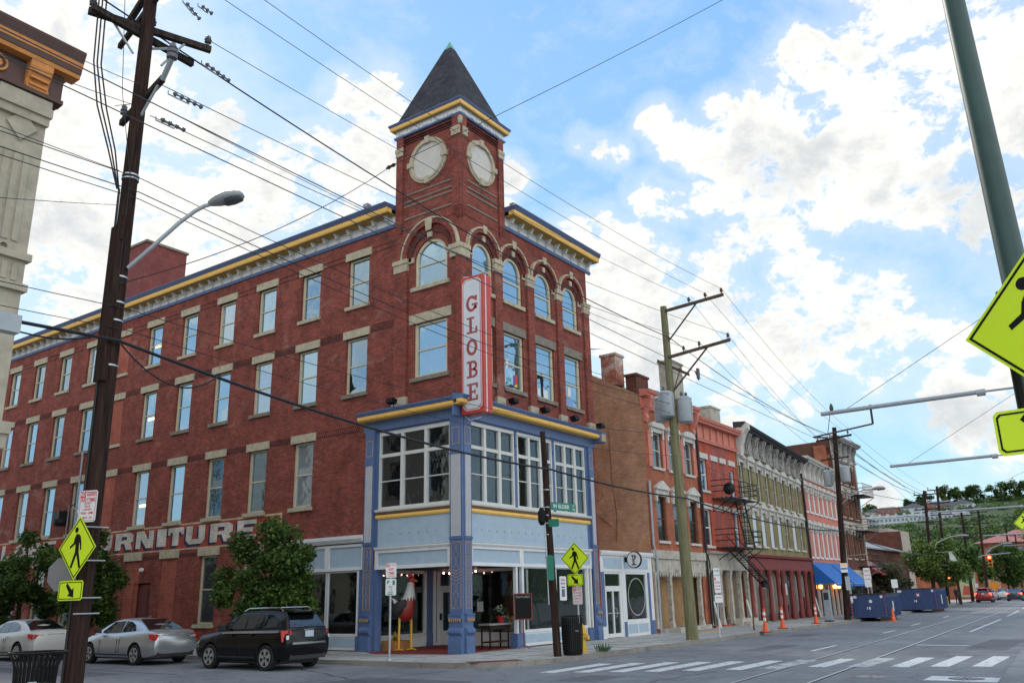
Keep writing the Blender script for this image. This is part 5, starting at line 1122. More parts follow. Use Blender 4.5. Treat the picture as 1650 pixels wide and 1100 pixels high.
# ---- the stone building at the left edge
t=thing('grey_stone_building','grey limestone building with orange and brown bracketed cornice at the left edge','building',(-20,0,0))
XC=-15.3; FRm=Fr((0,0,0),(1,0,0),(0,-1,0)); FEm=Fr((XC,0,0),(0,1,0),(1,0,0))
m_lime1=M('grey_limestone',(.42,.37,.285),.85,var=.18,scale=2.5,bump=.5,c2=(.38,.34,.28),thr=.58,sc2=1.5)
hl=[(-19.6+i*-3.2,-18.3+i*-3.2,z,z+2.1) for i in range(4) for z in (1,4.6,7.8,10.6)]
b=B(); wall(b,FRm,-40,XC,0,13,hl,.3); hl2=[(2+i*3,3.2+i*3,z,z+2.1) for i in range(12) for z in (1,4.6,7.8,10.6)]; wall(b,FEm,0,38,0,13,hl2,.3); b.add([(-40,0,0),(-40,38,0),(-40,38,13),(-40,0,13)],[(0,1,2,3)]); b.add([(-40,38,0),(XC,38,0),(XC,38,13),(-40,38,13)],[(0,1,2,3)]); obj('stone_wall',b,m_lime1,t)
b=B()
for h in hl: FRm.box(b,h[0],h[1],h[2],h[3],-.25,-.2)
for h in hl2: FEm.box(b,h[0],h[1],h[2],h[3],-.25,-.2)
obj('windows',b,m_glassmid,t)
b=B()
def pier(a1,w):
    a0=a1-w
    FRm.box(b,a0,a1,0,12.95,.001,.14)
    FRm.box(b,a0-.06,a1+.02,12.3,12.5,.14,.24); FRm.box(b,a0-.1,a1+.05,12.5,12.72,.14,.3); FRm.box(b,a0-.05,a1+.05,12.72,12.95,.14,.2)
    FRm.prism(b,[(a0+w*.5,11.75),(a0+w*.82,12.12),(a0+w*.5,12.48),(a0+w*.18,12.12)],.14,.2)
    for i in range(3): x=a0+w*(.24+.2*i); FRm.box(b,x,x+w*.13,9.4,11.5,.14,.17)
    for z in (8.3,9.0): FRm.box(b,a0-.08,a1+.08,z,z+.16,.001,.24)
    for i in range(4): x=a0+w*(.14+.2*i); FRm.box(b,x,x+w*.11,8.52,8.9,.14,.17)
    FRm.ring(b,(a0+w*.5,9.2),.08,.14,.14,.22,0,6.28318,14); FRm.box(b,a0-.1,a1+.12,5.2,5.45,.001,.32); FRm.box(b,a0-.06,a1+.08,4.9,5.2,.001,.26)
pier(XC,1.05); pier(-20.2,1.0)
FRm.box(b,-40,XC,4.2,4.9,.0,.08)
obj('stone_piers',b,m_lime1,t)
b=B(); 
for i in range(6):
    z=5.4+i*1.35; FRm.box(b,-19.2,XC-1.1,z,z+.5,.001,.05)
obj('string_courses',b,M('banded_limestone',(.33,.32,.29),.85,var=.2,bump=.5),t)
m_orange=M('orange_cornice_paint',(.56,.22,.05),.6,var=.2,c2=(.36,.14,.035),thr=.56); m_dkbr=M('dark_brown_cornice',(.085,.04,.03),.6,var=.15)
b=B()
for fr,a0,a1 in ((FRm,-40,XC+.0),(FEm,0,38)):
    A1=a1+(.5 if fr is FRm else 0); A0=a0-(.0 if fr is FRm else .5)
    profile(b,fr,a0,a1+(.25 if fr is FRm else 0),[(.001,12.95),(.25,12.98),(.25,13.08),(.12,13.12),(.12,13.75),(.001,13.75)],1)
    profile(b,fr,a0,A1,[(.001,13.75),(.36,13.75),(.38,13.85),(.001,13.85)],0)
    profile(b,fr,a0,A1,[(.001,13.852),(.40,13.852),(.42,13.98),(.001,13.98)],1)
    profile(b,fr,a0,A1,[(.001,13.982),(.43,13.982),(.46,14.12),(.001,14.12)],0)
    profile(b,fr,a0,A1,[(.001,14.122),(.46,14.122),(.54,14.35),(.54,14.4),(.001,14.45)],1)
cn=obj('cornice',b,[m_orange,m_dkbr],t)
for fr,l_ in ((FRm,(XC-.1,XC-1.9,XC-3.7,XC-5.5)),(FEm,(.35,2.4,4.4))):
  for a in l_:
    b=B(); sg=-1 if fr is FRm else 1
    a0,a1=(a-.5,a) if fr is FRm else (a-.25,a+.25)
    profile(b,fr,a0,a1,[(.12,12.98),(.22,13.0),(.26,13.1),(.2,13.2),(.22,13.3),(.30,13.45),(.35,13.6),(.35,13.748),(.12,13.748)])
    for k in range(3): fr.box(b,a0+.05,a1-.05,13.15+.16*k,13.21+.16*k,.2+.03*k,.27+.04*k)
    obj('scroll_bracket',b,m_orange,cn)
b=B()
for a in (XC-1.2,XC-3.0,XC-4.8): FRm.ring(b,(a,13.42),.16,.21,.12,.17,0,6.28318,20); FRm.ring(b,(a,13.42),.02,.10,.12,.16,0,6.28318,6)
obj('rosettes',b,m_orange,cn)
# ---- further buildings along the street
t=thing('low_brown_brick_building','low brown brick building with grey sloping roof behind the blue skips','building',(70,4,0))
b=B(); b.box((57.5,3,0),(84,16,5.7)); obj('brick_wall',b,m_brownb,t); b=B(); b.add([(57.3,2.7,5.6),(84.3,2.7,5.6),(84.3,9,7.6),(57.3,9,7.6)],[(0,1,2,3)]); b.add([(57.3,9,7.6),(84.3,9,7.6),(84.3,16.3,6.1),(57.3,16.3,6.1)],[(0,1,2,3)]); b.box((57.3,2.6,5.5),(84.3,2.75,5.64)); obj('roof',b,M('grey_roofing',(.26,.28,.30),.7),t)
b=B(); b.box((84,3.4,0),(84.5,16,8.0)); obj('parapet',b,m_brownb,t)
b=B(); b.box((57,.8,0),(60.6,3,3.4),0); b.box((56.9,.6,0.0),(57.1,.8,3.3),0); obj('entrance_lobby',b,m_brownb,t)
b=B(); b.add([(56.6,-.4,3.0),(61,-.4,3.0),(61,2.95,5.0),(56.6,2.95,5.0)],[(0,1,2,3)]); b.add([(56.6,-.4,3.0),(56.6,2.95,5.0),(56.6,2.95,3.0)],[(0,1,2)]); b.box((56.6,-.45,2.85),(61,-.35,3.0)); obj('red_porch_roof',b,M('red_metal_roof',(.26,.045,.04),.5,var=.1),t)
t=thing('pale_rendered_building','pale grey square block behind the tall brown building','building',(76,14,0)); b=B(); b.box((70,18,0),(82,28,13.4)); obj('wall',b,M('pale_green_render',(.33,.36,.32),.8),t); b=B(); b.box((69.8,17.8,13.4),(82.2,28.2,13.7)); obj('coping',b,m_lintgrey,t)
t=thing('beige_house','beige house with a white framed window rising over the low brown building','building',(90,5,0)); b=B(); b.box((87,5.2,0),(98,14,8.6)); obj('wall',b,M('beige_render',(.42,.36,.29),.8),t)
window(Fr((0,5.2,0),(1,0,0),(0,-1,0)),89.6,90.9,6.1,7.8,t,m_white,m_oldglass,inset=-.03,fw=.16)
Fb=Fr((87,0,0),(0,-1,0),(-1,0,0)); window(Fb,-8.2,-7.0,6.0,7.7,t,m_white,m_oldglass,inset=-.03,fw=.16)
b=B(); b.box((87.1,8,8.6),(89,9.6,10.2)); b.lathe((87.5,8.4,10.2),[(.15,0),(.12,.6)],8); b.lathe((88.3,8.4,10.2),[(.15,0),(.12,.6)],8); obj('chimney',b,m_lintgrey,t)
t=thing('mural_building','narrow brick shop with a colourful painted end wall past the street trees','building',(119,4,0)); b=B(); b.box((118,1.2,0),(128,10,6.0)); obj('wall',b,m_orbrick,t)
fm=Fr((118,0,0),(0,-1,0),(-1,0,0)); b=B(); fm.box(b,-3.4,-1.25,.3,5.4,.001,.02,0); fm.ring(b,(-2.3,4.6),.3,.7,.02,.03,0,6.28318,20,m=1); fm.ring(b,(-2.3,2.9),.2,.75,.02,.03,0,6.28318,20,m=2); fm.prism(b,[(-3.2,.6),(-1.6,.6),(-1.9,1.7),(-2.9,1.9)],.02,.03,3); obj('painted_mural',b,[M('mural_cream',(.42,.42,.25),.7),M('mural_yellow',(.5,.42,.08),.7),M('mural_green',(.12,.32,.12),.7),M('mural_red',(.45,.08,.05),.7)],t)
t=thing('red_roofed_brick_block','large brick block with low red roof far down the street','building',(235,14,0)); b=B(); b.box((225,-8,0),(262,14,12)); obj('wall',b,m_orbrick,t); b=B(); b.loft([[(223.5,-9.5,12),(263.5,-9.5,12),(263.5,15.5,12),(223.5,15.5,12)],[(236,-1,15.5),(250,-1,15.5),(250,7,15.5),(236,7,15.5)]]); obj('roof',b,M('rust_red_roof',(.34,.12,.11),.7),t)
b=B(); f2=Fr((225,0,0),(0,-1,0),(-1,0,0))
for r in range(3):
    for k in range(6): f2.box(b,-13+3.5*k,-11.5+3.5*k,2+3.4*r,4.0+3.4*r,.0,.05)
obj('windows',b,m_oldglass,t)
for i,(x,y,w_,d_,h,mt,lb) in enumerate([(165,8,16,12,6,m_brownb,'brown brick block behind the far traffic light'),(190,9,18,12,5.5,m_tanbrick,'tan brick block near the end of the street')]):
    t=thing('street_building',lb,'building',(x,y,0)); b=B(); b.box((x,y,0),(x+w_,y+d_,h)); obj('wall',b,mt,t); b=B(); b.box((x-.2,y-.2,h),(x+w_+.2,y+d_+.2,h+.4)); obj('parapet',b,m_lintgrey,t)
    b=B()
    for k in range(5):
        for r in range(2): b.box((x+1+k*2.6,y-.03,.8+2.4*r),(x+2+k*2.6,y+.02,2.2+2.4*r))
    obj('windows',b,m_oldglass,t)
# ============================================================ poles, wires, lamps, signs
def woodmat(name,c,c2): 
    m,t,b=nmat(name); n=t.nodes.new; l=t.links.new; g=n('ShaderNodeNewGeometry'); mp=n('ShaderNodeMapping'); mp.inputs['Scale'].default_value=(9,9,.5); l(g.outputs['Position'],mp.inputs[0])
    z=n('ShaderNodeTexNoise'); z.inputs['Scale'].default_value=2.2; z.inputs['Detail'].default_value=8; z.inputs['Roughness'].default_value=.7; l(mp.outputs[0],z.inputs[0])
    r=n('ShaderNodeValToRGB'); r.color_ramp.elements[0].position=.35; r.color_ramp.elements[0].color=(*c,1); r.color_ramp.elements[1].position=.68; r.color_ramp.elements[1].color=(*c2,1); l(z.outputs[0],r.inputs[0]); l(r.outputs[0],b.inputs['Base Color']); b.inputs['Roughness'].default_value=.95; b.inputs['Specular IOR Level'].default_value=.12
    bp=n('ShaderNodeBump'); bp.inputs['Strength'].default_value=.6; bp.inputs['Distance'].default_value=.02; l(z.outputs[0],bp.inputs['Height']); l(bp.outputs[0],b.inputs['Normal']); return m
m_creo=woodmat('creosoted_wood',(.014,.009,.008),(.060,.036,.028)); m_creog=woodmat('greenish_pole_wood',(.12,.115,.06),(.25,.24,.14)); m_arm=woodmat('crossarm_wood',(.05,.04,.03),(.15,.12,.09)); m_armdk=woodmat('dark_crossarm_wood',(.02,.016,.014),(.07,.055,.045))
m_wire=M('black_cable',(.008,.008,.009),.6); m_wiregrey=M('aluminium_wire',(.05,.05,.052),.5,metal=.3)
m_porc=M('grey_porcelain',(.10,.10,.11),.3); m_porcbr=M('brown_porcelain',(.13,.07,.045),.3)
m_lampgrey=M('lamp_grey_enamel',(.27,.28,.28),.4); m_lens=M('lamp_lens',(.07,.085,.09),.2,var=.1)
def pin(b,p,h=.22,m=1): b.lathe(p,[(.025,0),(.025,h*.3),(.075,h*.35),(.055,h*.5),(.08,h*.58),(.055,h*.72),(.06,h*.85),(.02,h)],10,m)
def pole(name,label,base,top,r0,r1,mat,group=None,cat='utility pole'):
    t=thing(name,label,cat,base,group); b=B(); base=Vector(base); top=Vector(top); n=8
    b.tube([base+(top-base)*(i/n)+Vector((0,0,-.05 if i==0 else 0)) for i in range(n+1)],[r0+(r1-r0)*i/n for i in range(n+1)],18); obj('shaft',b,mat,t,smooth=50); return t
def arm_(t,p,q,w=.10,h=.12,pins=(),mat=None,pm=None,nm='crossarm'):
    p=Vector(p); q=Vector(q); b=B(); d=(q-p).normalized(); s_=Vector((-d.y,d.x,0)).normalized()*w/2; u=Vector((0,0,h/2)); up=Vector((0,0,h/2))
    b.add([p-s_-u,p+s_-u,p+s_+u,p-s_+u,q-s_-u,q+s_-u,q+s_+u,q-s_+u],[(0,1,2,3),(4,7,6,5),(0,4,5,1),(1,5,6,2),(2,6,7,3),(3,7,4,0)])
    a=obj(nm,b,mat or m_arm,t)
    for f in pins:
        b=B(); pin(b,p+(q-p)*f+up,.26,0); obj('insulator',b,pm or m_porcbr,a,smooth=40)
    return a
# --- the big dark pole on the left
LB=Vector((-15.39,-4.22,GZ)); LT=Vector((-15.42,-4.25,14.2))
LP=pole('utility_pole','big dark creosoted utility pole with crossarms, left foreground',LB,LT,.170,.125,m_creo)
arm_(LP,(-16.42,-3.80,13.08),(-14.18,-4.62,13.08),mat=m_armdk,w=.11,h=.13,pm=m_porc,pins=(.03,.5,.97)); arm_(LP,(-16.50,-4.10,12.98),(-14.26,-4.22+.1,12.9),mat=m_armdk,w=.11,h=.13)
arm_(LP,(-15.25,-3.1,13.75),(-15.6,-5.2,14.3),mat=m_armdk,w=.11,h=.13)
arm_(LP,(-15.25,-2.9,13.3),(-15.55,-5.7,14.0),mat=m_armdk,w=.09,h=.11)
a=arm_(LP,(-15.22,-3.30,11.30),(-15.40,-5.0,11.58),mat=m_armdk,w=.10,h=.12); b=B(); pin(b,(-15.22,-3.35,11.38),.34,0); b.lathe((-15.45,-5.32,11.85),[(.06,0),(.1,.02),(.1,.1),(.07,.12),(.1,.14),(.1,.2),(.07,.22),(.09,.25),(.04,.36)],12); obj('insulator',b,m_porc,a,smooth=40)
b=B(); b.tube([(-15.40,-4.98,11.56),(-15.45,-5.32,11.86)],.055,6); b.tube([(-15.4,-4.3,10.95),(-15.4,-4.85,11.5)],.03,6); b.tube([(-15.1,-4.36,12.3),(-14.7,-4.45,13.0)],.025,5); b.tube([(-15.6,-4.15,12.4),(-16.0,-4.0,12.98)],.025,5); b.tube([(-15.3,-4.1,12.7),(-14.8,-4.3,12.9)],.03,5); obj('arm_braces',b,m_greysteel,LP)
for zz,tx_ in ((7.55,0),(8.9,.02)):
    pass
b=B()   # wrapped hanging cables on the left of the shaft and hardware
for i,(x0,x1) in enumerate(((-16.35,-15.60),(-16.28,-15.58),(-16.2,-15.56))):
    P=[(x0,-4.0,13.6),(x0+.03,-4.0,12.9),(x0+.06,-4.02,11.9),(x0+.22+.02*i,-4.05,11.0),(x0+.5,-4.1,10.2),(x1,-4.15,9.4)]
    b.tube(P,.016,5)
b.tube([(-15.8,-3.9,14),(-15.7,-4.1,11.5),(-15.5,-4.4,9.6),(-15.5,-4.42,7)],.008,4)
b.tube([(-15.57,-4.18,9.4),(-15.57,-4.2,8),(-15.57,-4.22,6.6),(-15.58,-4.25,0.2)],.022,6)
obj('riser_cables',b,m_wire,LP)
b=B()
for z in (9.7,9.62,7.6,7.1,6.75,5.9): b.lathe((-15.4,-4.23,z),[(.160,0),(.160,.03)],18)
obj('steel_bands',b,m_steel,LP)
b=B(); b.box((-15.60,-4.40,5.6),(-15.5,-4.12,8.6)); b.box((-15.56,-4.42,8.3),(-15.5,-4.3,8.8)); obj('splice_boards',b,m_creo,LP)
def cobra(name,label,pts,head,dirv,r=.04,L_=.95,mat=None,lit=False,group=None):
    """curved steel arm and drooping street-light head"""
    t=thing(name,label,'street lamp',pts[0],group); b=B(); P=[Vector(p) for p in pts]; 
    b.tube(P,[r]*len(P),8); obj('arm',b,mat or m_greysteel,t,smooth=50)
    h=Vector(head); d=Vector(dirv).normalized(); s_=Vector((-d.y,d.x,0)).normalized(); up=s_.cross(d)*-1
    if up.z<0: up=-up
    rings=[];rings2=[]
    for f,wd,tp,bt in ((-.1,.05,.05,-.05),(.0,.09,.09,-.06),(.2,.16,.13,-.08),(.45,.20,.15,-.08),(.75,.19,.12,-.08),(.93,.13,.07,-.07),(1.0,.06,.0,-.05)):
        c=h+d*(f*L_); rings.append([c+s_*wd*math.cos(2*math.pi*k/12)+up*((tp if math.sin(2*math.pi*k/12)>0 else -bt)*math.sin(2*math.pi*k/12)) for k in range(12)])
    b=B(); b.loft(rings); hd=obj('lamp_head',b,m_lampgrey,t,smooth=50)
    for f,wd in ((.36,.05),(.42,.15),(.65,.17),(.9,.11),(.95,.04)):
        c=h+d*(f*L_)-up*.055; rings2.append([c+s_*wd*math.cos(2*math.pi*k/12)+up*(.06*math.sin(2*math.pi*k/12) if math.sin(2*math.pi*k/12)<0 else 0.0) for k in range(12)])
    b=B(); b.loft(rings2); obj('lens',b,m_lens,hd,smooth=50); return t
q=[far(195,432,16.4)+Vector((0,0,0))]; hp=Vector((-14.33,-5.61,9.27))
A=Vector((-15.36,-4.42,7.78)); 
pts=[A,A+Vector((.30,-.36,.50)),A+Vector((.55,-.66,.93)),A+Vector((.72,-.86,1.17)),A+Vector((.84,-.98,1.29)),A+Vector((.93,-1.08,1.34))]
cobra('street_lamp','grey cobra-head street lamp on curved arm from the big left pole',pts,A+Vector((.93,-1.08,1.36)),(.62,-.76,.30),r=.04,L_=.62)
# --- greenish pole with three transformers
MB_=Vector((9.5,-3.88,0)); MT=Vector((9.44,-3.76,13.75))
MP=pole('utility_pole','tall greenish wooden pole with double crossarms and transformers by the low blue shop',MB_,MT,.24,.14,m_creog)
arm_(MP,(9.38,-3.85,13.52),(9.5,-6.5,13.72),pins=(.42,.70,.97)); arm_(MP,(9.36,-3.8,11.42),(9.5,-6.6,11.72),pins=(.27,.52,.97)); arm_(MP,(9.3,-3.35,11.35),(9.7,-4.6,10.6),pins=(),w=.1,h=.12)
b=B(); b.tube([(9.4,-3.85,12.1),(9.45,-5.3,13.6)],.035,6); b.tube([(9.4,-3.9,9.9),(9.5,-5.6,11.6)],.04,6); b.tube([(9.4,-3.95,9.9),(9.5,-4.3,10.9)],.025,6); obj('arm_braces',b,m_arm,MP)
b=B(); b.box((9.6,-5.05,10.35),(9.75,-4.95,10.8)); b.tube([(9.6,-4.9,10.7),(9.7,-5.0,10.3)],.03,6); obj('fuse_cutout',b,m_porc,MP)
def transformer(p,label,group,r=.32,h=1.05):
    t=thing('transformer',label,'transformer',p,group); b=B(); b.lathe(p,[(r*.6,-.03),(r*.9,0),(r,.05),(r,h*.9),(r*1.04,h*.9),(r*1.04,h*.95),(r*.7,h*1.03)],18); b.box((p[0]-.03,p[1]-r-.03,p[2]+h*.3),(p[0]+.03,p[1]-r+.02,p[2]+h*.8)); obj('tank',b,M('transformer_grey',(.34,.37,.39),.45,var=.08) if 'transformer_grey' not in bpy.data.materials else bpy.data.materials['transformer_grey'],t,smooth=40)
    b=B(); pin(b,Vector(p)+Vector((-.1,.05,h)),.25,0); pin(b,Vector(p)+Vector((.12,-.05,h)),.25,0); obj('bushing',b,m_porc,t); b=B(); b.box((p[0]-r-.006,p[1]-.06,p[2]+h*.5),(p[0]-r+.03,p[1]+.02,p[2]+h*.56)); obj('plate',b,m_gold,t)
for p,l_ in (((9.6,-3.25,8.75),'grey pole transformer, leftmost of three on the greenish pole'),((9.08,-3.72,8.82),'grey pole transformer, nearest and middle of three on the greenish pole'),((9.65,-4.27,8.6),'grey pole transformer, rightmost of three on the greenish pole')): transformer(p,l_,'transformers on the greenish pole')
# --- stub pole at the corner
TB=Vector((-.15,-3.82,0)); TT=Vector((-.25,-3.6,6.9)); CP=pole('wooden_stub_pole','dark short wooden pole with street name signs at the corner pavement',TB,TT,.125,.085,m_creo,cat='pole')
b=B()
for z in (5.0,4.45,4.2,3.95,3.6,2.9): b.lathe((-.22,-3.66,z),[(.115,0),(.115,.03)],14)
b.tube([(-.36,-3.66,4.2),(-.38,-3.68,3.2),(-.36,-3.7,1.5)],.02,5); obj('steel_bands',b,m_steel,CP)
b=B(); b.lathe((-.45,-3.6,3.9),[(.06,0),(.12,.1),(.13,.4),(.05,.55)],10); obj('black_cover',b,m_black,CP)
def textplate(name,label,cat,fr,w,h,z,back,lines,d=0,rim=None,border=None,group=None,loc=None,parts=None,rnd=.03,tilt=0):
    """flat sign: plate + writing. fr origin = sign centre at z=0; lines: (text,x,z,size,mat,width)"""
    t=thing(name,label,cat,loc or fr.p(0,z-h/2,0),group); b=B()
    def rr(w,h,r): return [(-w/2+r,z-h/2),(w/2-r,z-h/2),(w/2,z-h/2+r),(w/2,z+h/2-r),(w/2-r,z+h/2),(-w/2+r,z+h/2),(-w/2,z+h/2-r),(-w/2,z-h/2+r)]
    fr.prism(b,rr(w,h,rnd),-.006,0); obj('plate',b,back,t)
    if border: 
        b=B(); e=.02; t_=.008
        for q in ((-w/2+e,w/2-e,z-h/2+e,z-h/2+e+t_),(-w/2+e,w/2-e,z+h/2-e-t_,z+h/2-e),(-w/2+e,-w/2+e+t_,z-h/2+e+t_,z+h/2-e-t_),(w/2-e-t_,w/2-e,z-h/2+e+t_,z+h/2-e-t_)): fr.box(b,*q,.0005,.002)
        obj('border',b,border,t)
    if parts:
        for nm,q,m in parts: b=B(); fr.box(b,q[0],q[1],z+q[2],z+q[3],.0008,.0022); obj(nm,b,m,t)
    ms=[]; b=B()
    for tx,x,zz,sz,m,wd in lines:
        if m not in ms: ms.append(m)
        put_text(b,fr,tx,x,z+zz,sz,.003,ms.index(m),bold=sz*.02,width=wd)
    if lines: obj('lettering',b,ms,t)
    return t
def facing(p,az):   # sign frame at p whose face looks along azimuth az (world degrees)
    n_=Vector((math.cos(R_(az)),math.sin(R_(az)),0)); u=Vector((-n_.y,n_.x,0)); return Fr(p,u,n_)
f=Fr((-.36,-4.15,0),(.995,-.1,0),(-.1,-.995,0))
f=Fr((.53,-3.82,0),(1,0,0),(0,-1,0))
textplate('street_name_sign','green street name sign reading W ELDER on the corner stub pole','street sign',Fr((.55,-3.8,0),(.98,-.15,0),(-.15,-.98,0)),1.25,.26,4.52,m_signgreen,[('W ELDER',-.12,0,.17,m_signwhite,.82),('ST',.5,.05,.09,m_signwhite,.1),('100',.5,-.06,.08,m_signwhite,.14)])
textplate('street_name_sign','small green street sign edge-on below the W ELDER sign','street sign',facing((-.38,-4.0,0),-168),.34,.24,3.95,m_signgreen,[])
t=textplate('pole_poster','white notice with a dark picture on the corner stub pole','poster',Fr((.02,-4.0,0),(.99,-.1,0),(-.1,-.99,0)),.34,.72,1.98,m_signwhite,[('LOOK',0,.25,.1,m_signred,.22),('BEFORE',0,.14,.06,m_black,.2)],parts=[('printed_figure',(-.08,.08,-.25,-.02),M('poster_ink',(.1,.12,.16),.6)),('printed_arc',(-.09,.09,.02,.05),m_black)])
textplate('narrow_green_sign','narrow green sign strapped to the left side of the corner stub pole','sign',facing((-.42,-3.85,0),-160),.2,.75,2.6,m_signgreen,[])
# --- crossing signs
def diamond(label,c,az,s,post=None,tilt=0,grp='pedestrian crossing signs'):
    fr=facing(c,az); t=thing('crossing_sign',label,'crossing sign',fr.p(0,c[2] if False else 0,0),grp); z=0; D=s/math.sqrt(2)*2/2; H=s*.7071
    fr=Fr(c,fr.u,fr.n); k=.06*s
    def dia(H): return [(-H+k,-k),(-H,0),(-H+k,k),(-k,H-k),(0,H),(k,H-k),(H-k,k),(H,0),(H-k,-k),(k,-H+k),(0,-H),(-k,-H+k)]
    b=B(); fr.prism(b,dia(H),-.006,0); obj('plate',b,m_lime,t)
    b=B(); H2=H-.035*s/.9; th=.018*s/.76; P=dia(H2); n=12
    for i in range(n):
        p=Vector(P[i]); q=Vector(P[(i+1)%n]); pi_=p*(1-th/H2*1.4); qi=q*(1-th/H2*1.4); fr.prism(b,[tuple(p),tuple(q),tuple(qi),tuple(pi_)],.0005,.003)
    obj('border',b,m_black,t)
    b=B(); S_=lambda P: [(x*H,y*H) for x,y in P]
    fr.prism(b,[(-.11*H+.09*H*math.cos(2*math.pi*i/16),.57*H+.09*H*math.sin(2*math.pi*i/16)) for i in range(16)],.0005,.003)
    fr.prism(b,S_([(-.10,.44),(.02,.44),(.14,.36),(.22,.12),(.24,-.06),(.18,-.08),(.15,.08),(.10,.2),(.10,.06),(.12,-.14),(.30,-.62),(.20,-.64),(.02,-.22),(-.17,-.64),(-.27,-.60),(-.08,-.14),(-.09,.12),(-.15,.10),(-.36,-.02),(-.39,.05),(-.20,.17),(-.17,.32)]),.0005,.003)
    obj('walking_figure',b,m_black,t); return t,fr
def arrowplate(label,c,az,w,h,flip=1,grp='arrow plates under the crossing signs'):
    fr=facing(c,az); fr=Fr(c,fr.u,fr.n); t=thing('arrow_plate',label,'arrow sign',c,grp); r=.03
    P=lambda w,h,r:[(-w/2+r,-h/2),(w/2-r,-h/2),(w/2,-h/2+r),(w/2,h/2-r),(w/2-r,h/2),(-w/2+r,h/2),(-w/2,h/2-r),(-w/2,-h/2+r)]
    b=B(); fr.prism(b,P(w,h,r),-.006,0); obj('plate',b,m_lime,t)
    b=B(); a=P(w-.04,h-.04,r*.8); q=P(w-.065,h-.065,r*.7)
    for i in range(8): fr.prism(b,[a[i],a[(i+1)%8],q[(i+1)%8],q[i]],.0005,.003)
    obj('border',b,m_black,t)
    b=B(); g=flip*h; fr.prism(b,[(x*g,y*h) for x,y in [(-.40,.26),(-.28,.38),(.14,.02),(.26,.16),(.32,-.34),(-.20,-.26),(-.05,-.14)]],.0005,.003); obj('arrow',b,m_black,t)
az0=180+35
c=far(124,882,16.15); diamond('yellow-green pedestrian crossing sign on the big left pole',c,184,.72)
c=far(113,951,16.15); arrowplate('yellow-green arrow plate below the crossing sign on the big left pole',c,186,.62,.31)
b=B()
for z in (1.65,1.9,2.5,3.05): 
    b.tube([(-15.62,-4.42,z),(-15.2,-4.47,z)],.012,5)
obj('steel_brackets',b,m_steel,LP)
c=far(141,815,16.1); fr=facing((c.x,c.y,0),199)
textplate('no_parking_sign','white and red no parking anytime sign above the crossing sign on the big left pole','parking sign',fr,.36,.52,c.z,m_signwhite,[('NO',-.115,.195,.10,m_signwhite,.09),('STOPPING',.055,.215,.05,m_signred,.18),('PARKING',.055,.18,.05,m_signred,.17),('ANYTIME',0,.10,.09,m_signred,.29),('EXCEPT',0,.045,.045,m_signred,.14),('TRUCK',0,-.005,.045,m_signred,.13),('LOADING',0,-.055,.045,m_signred,.17),('7AM - 4PM',0,-.115,.06,m_signred,.25),('MON - FRI',.02,-.19,.045,m_signred,.18)],border=m_signred,parts=[('red_corner',(-.165,-.055,.14,.245),m_signred)],d=0)
m_signback=M('dull_sign_back',(.16,.155,.16),.55,var=.1)
c=far(108,842,16.6); fr=facing((c.x,c.y,0),150); textplate('back_of_sign','plain grey back of a traffic sign behind the left crossing sign, upper one','sign back',fr,.3,.6,c.z,m_signback,[],group='sign backs on the big left pole')
c=far(100,925,16.6); t=thing('back_of_sign','plain grey octagonal back of a traffic sign behind the left crossing sign','sign back',c,'sign backs on the big left pole'); fr=facing(c,205); fr=Fr(c,fr.u,fr.n); b=B(); fr.prism(b,[(.29*math.cos(R_(22.5+45*i)),.29*math.sin(R_(22.5+45*i))) for i in range(8)],-.006,0); obj('plate',b,m_signback,t)
# corner post with crossing sign
SP=Vector((1.32,-3.75,0)); t=thing('sign_post','twin grey steel sign post behind the black litter bin','sign post',SP); b=B(); b.tube([SP+Vector((-.05,0,0)),SP+Vector((-.05,0,3.0))],.03,8); b.tube([SP+Vector((.12,.1,0)),SP+Vector((.12,.1,2.4))],.03,8); obj('posts',b,m_steel,t)
c=far(925.5,900,29.0); c=Vector((1.25,-3.85,0)); 
diamond('yellow-green pedestrian crossing sign on the steel post at the corner',Vector((1.20,-3.74,2.92)),184,.73); arrowplate('yellow-green arrow plate below the crossing sign at the corner',Vector((1.20,-3.72,2.24)),184,.56,.36)
textplate('no_parking_sign','small red lettered no parking sign below the corner arrow plate','parking sign',facing((1.21,-3.78,0),188),.34,.56,1.76,m_signwhite,[('NO',-.1,.2,.09,m_signwhite,.08),('STOPPING',.05,.22,.05,m_signred,.16),('PARKING',.05,.17,.05,m_signred,.16),('7-9 AM',0,.08,.07,m_signred,.24),('4-6 PM',0,-.01,.07,m_signred,.24),('MON-FRI',0,-.1,.06,m_signred,.2),('TOW AWAY',0,-.19,.05,m_signred,.22)],border=m_signred,parts=[('red_corner',(-.15,-.05,.14,.25),m_signred)])
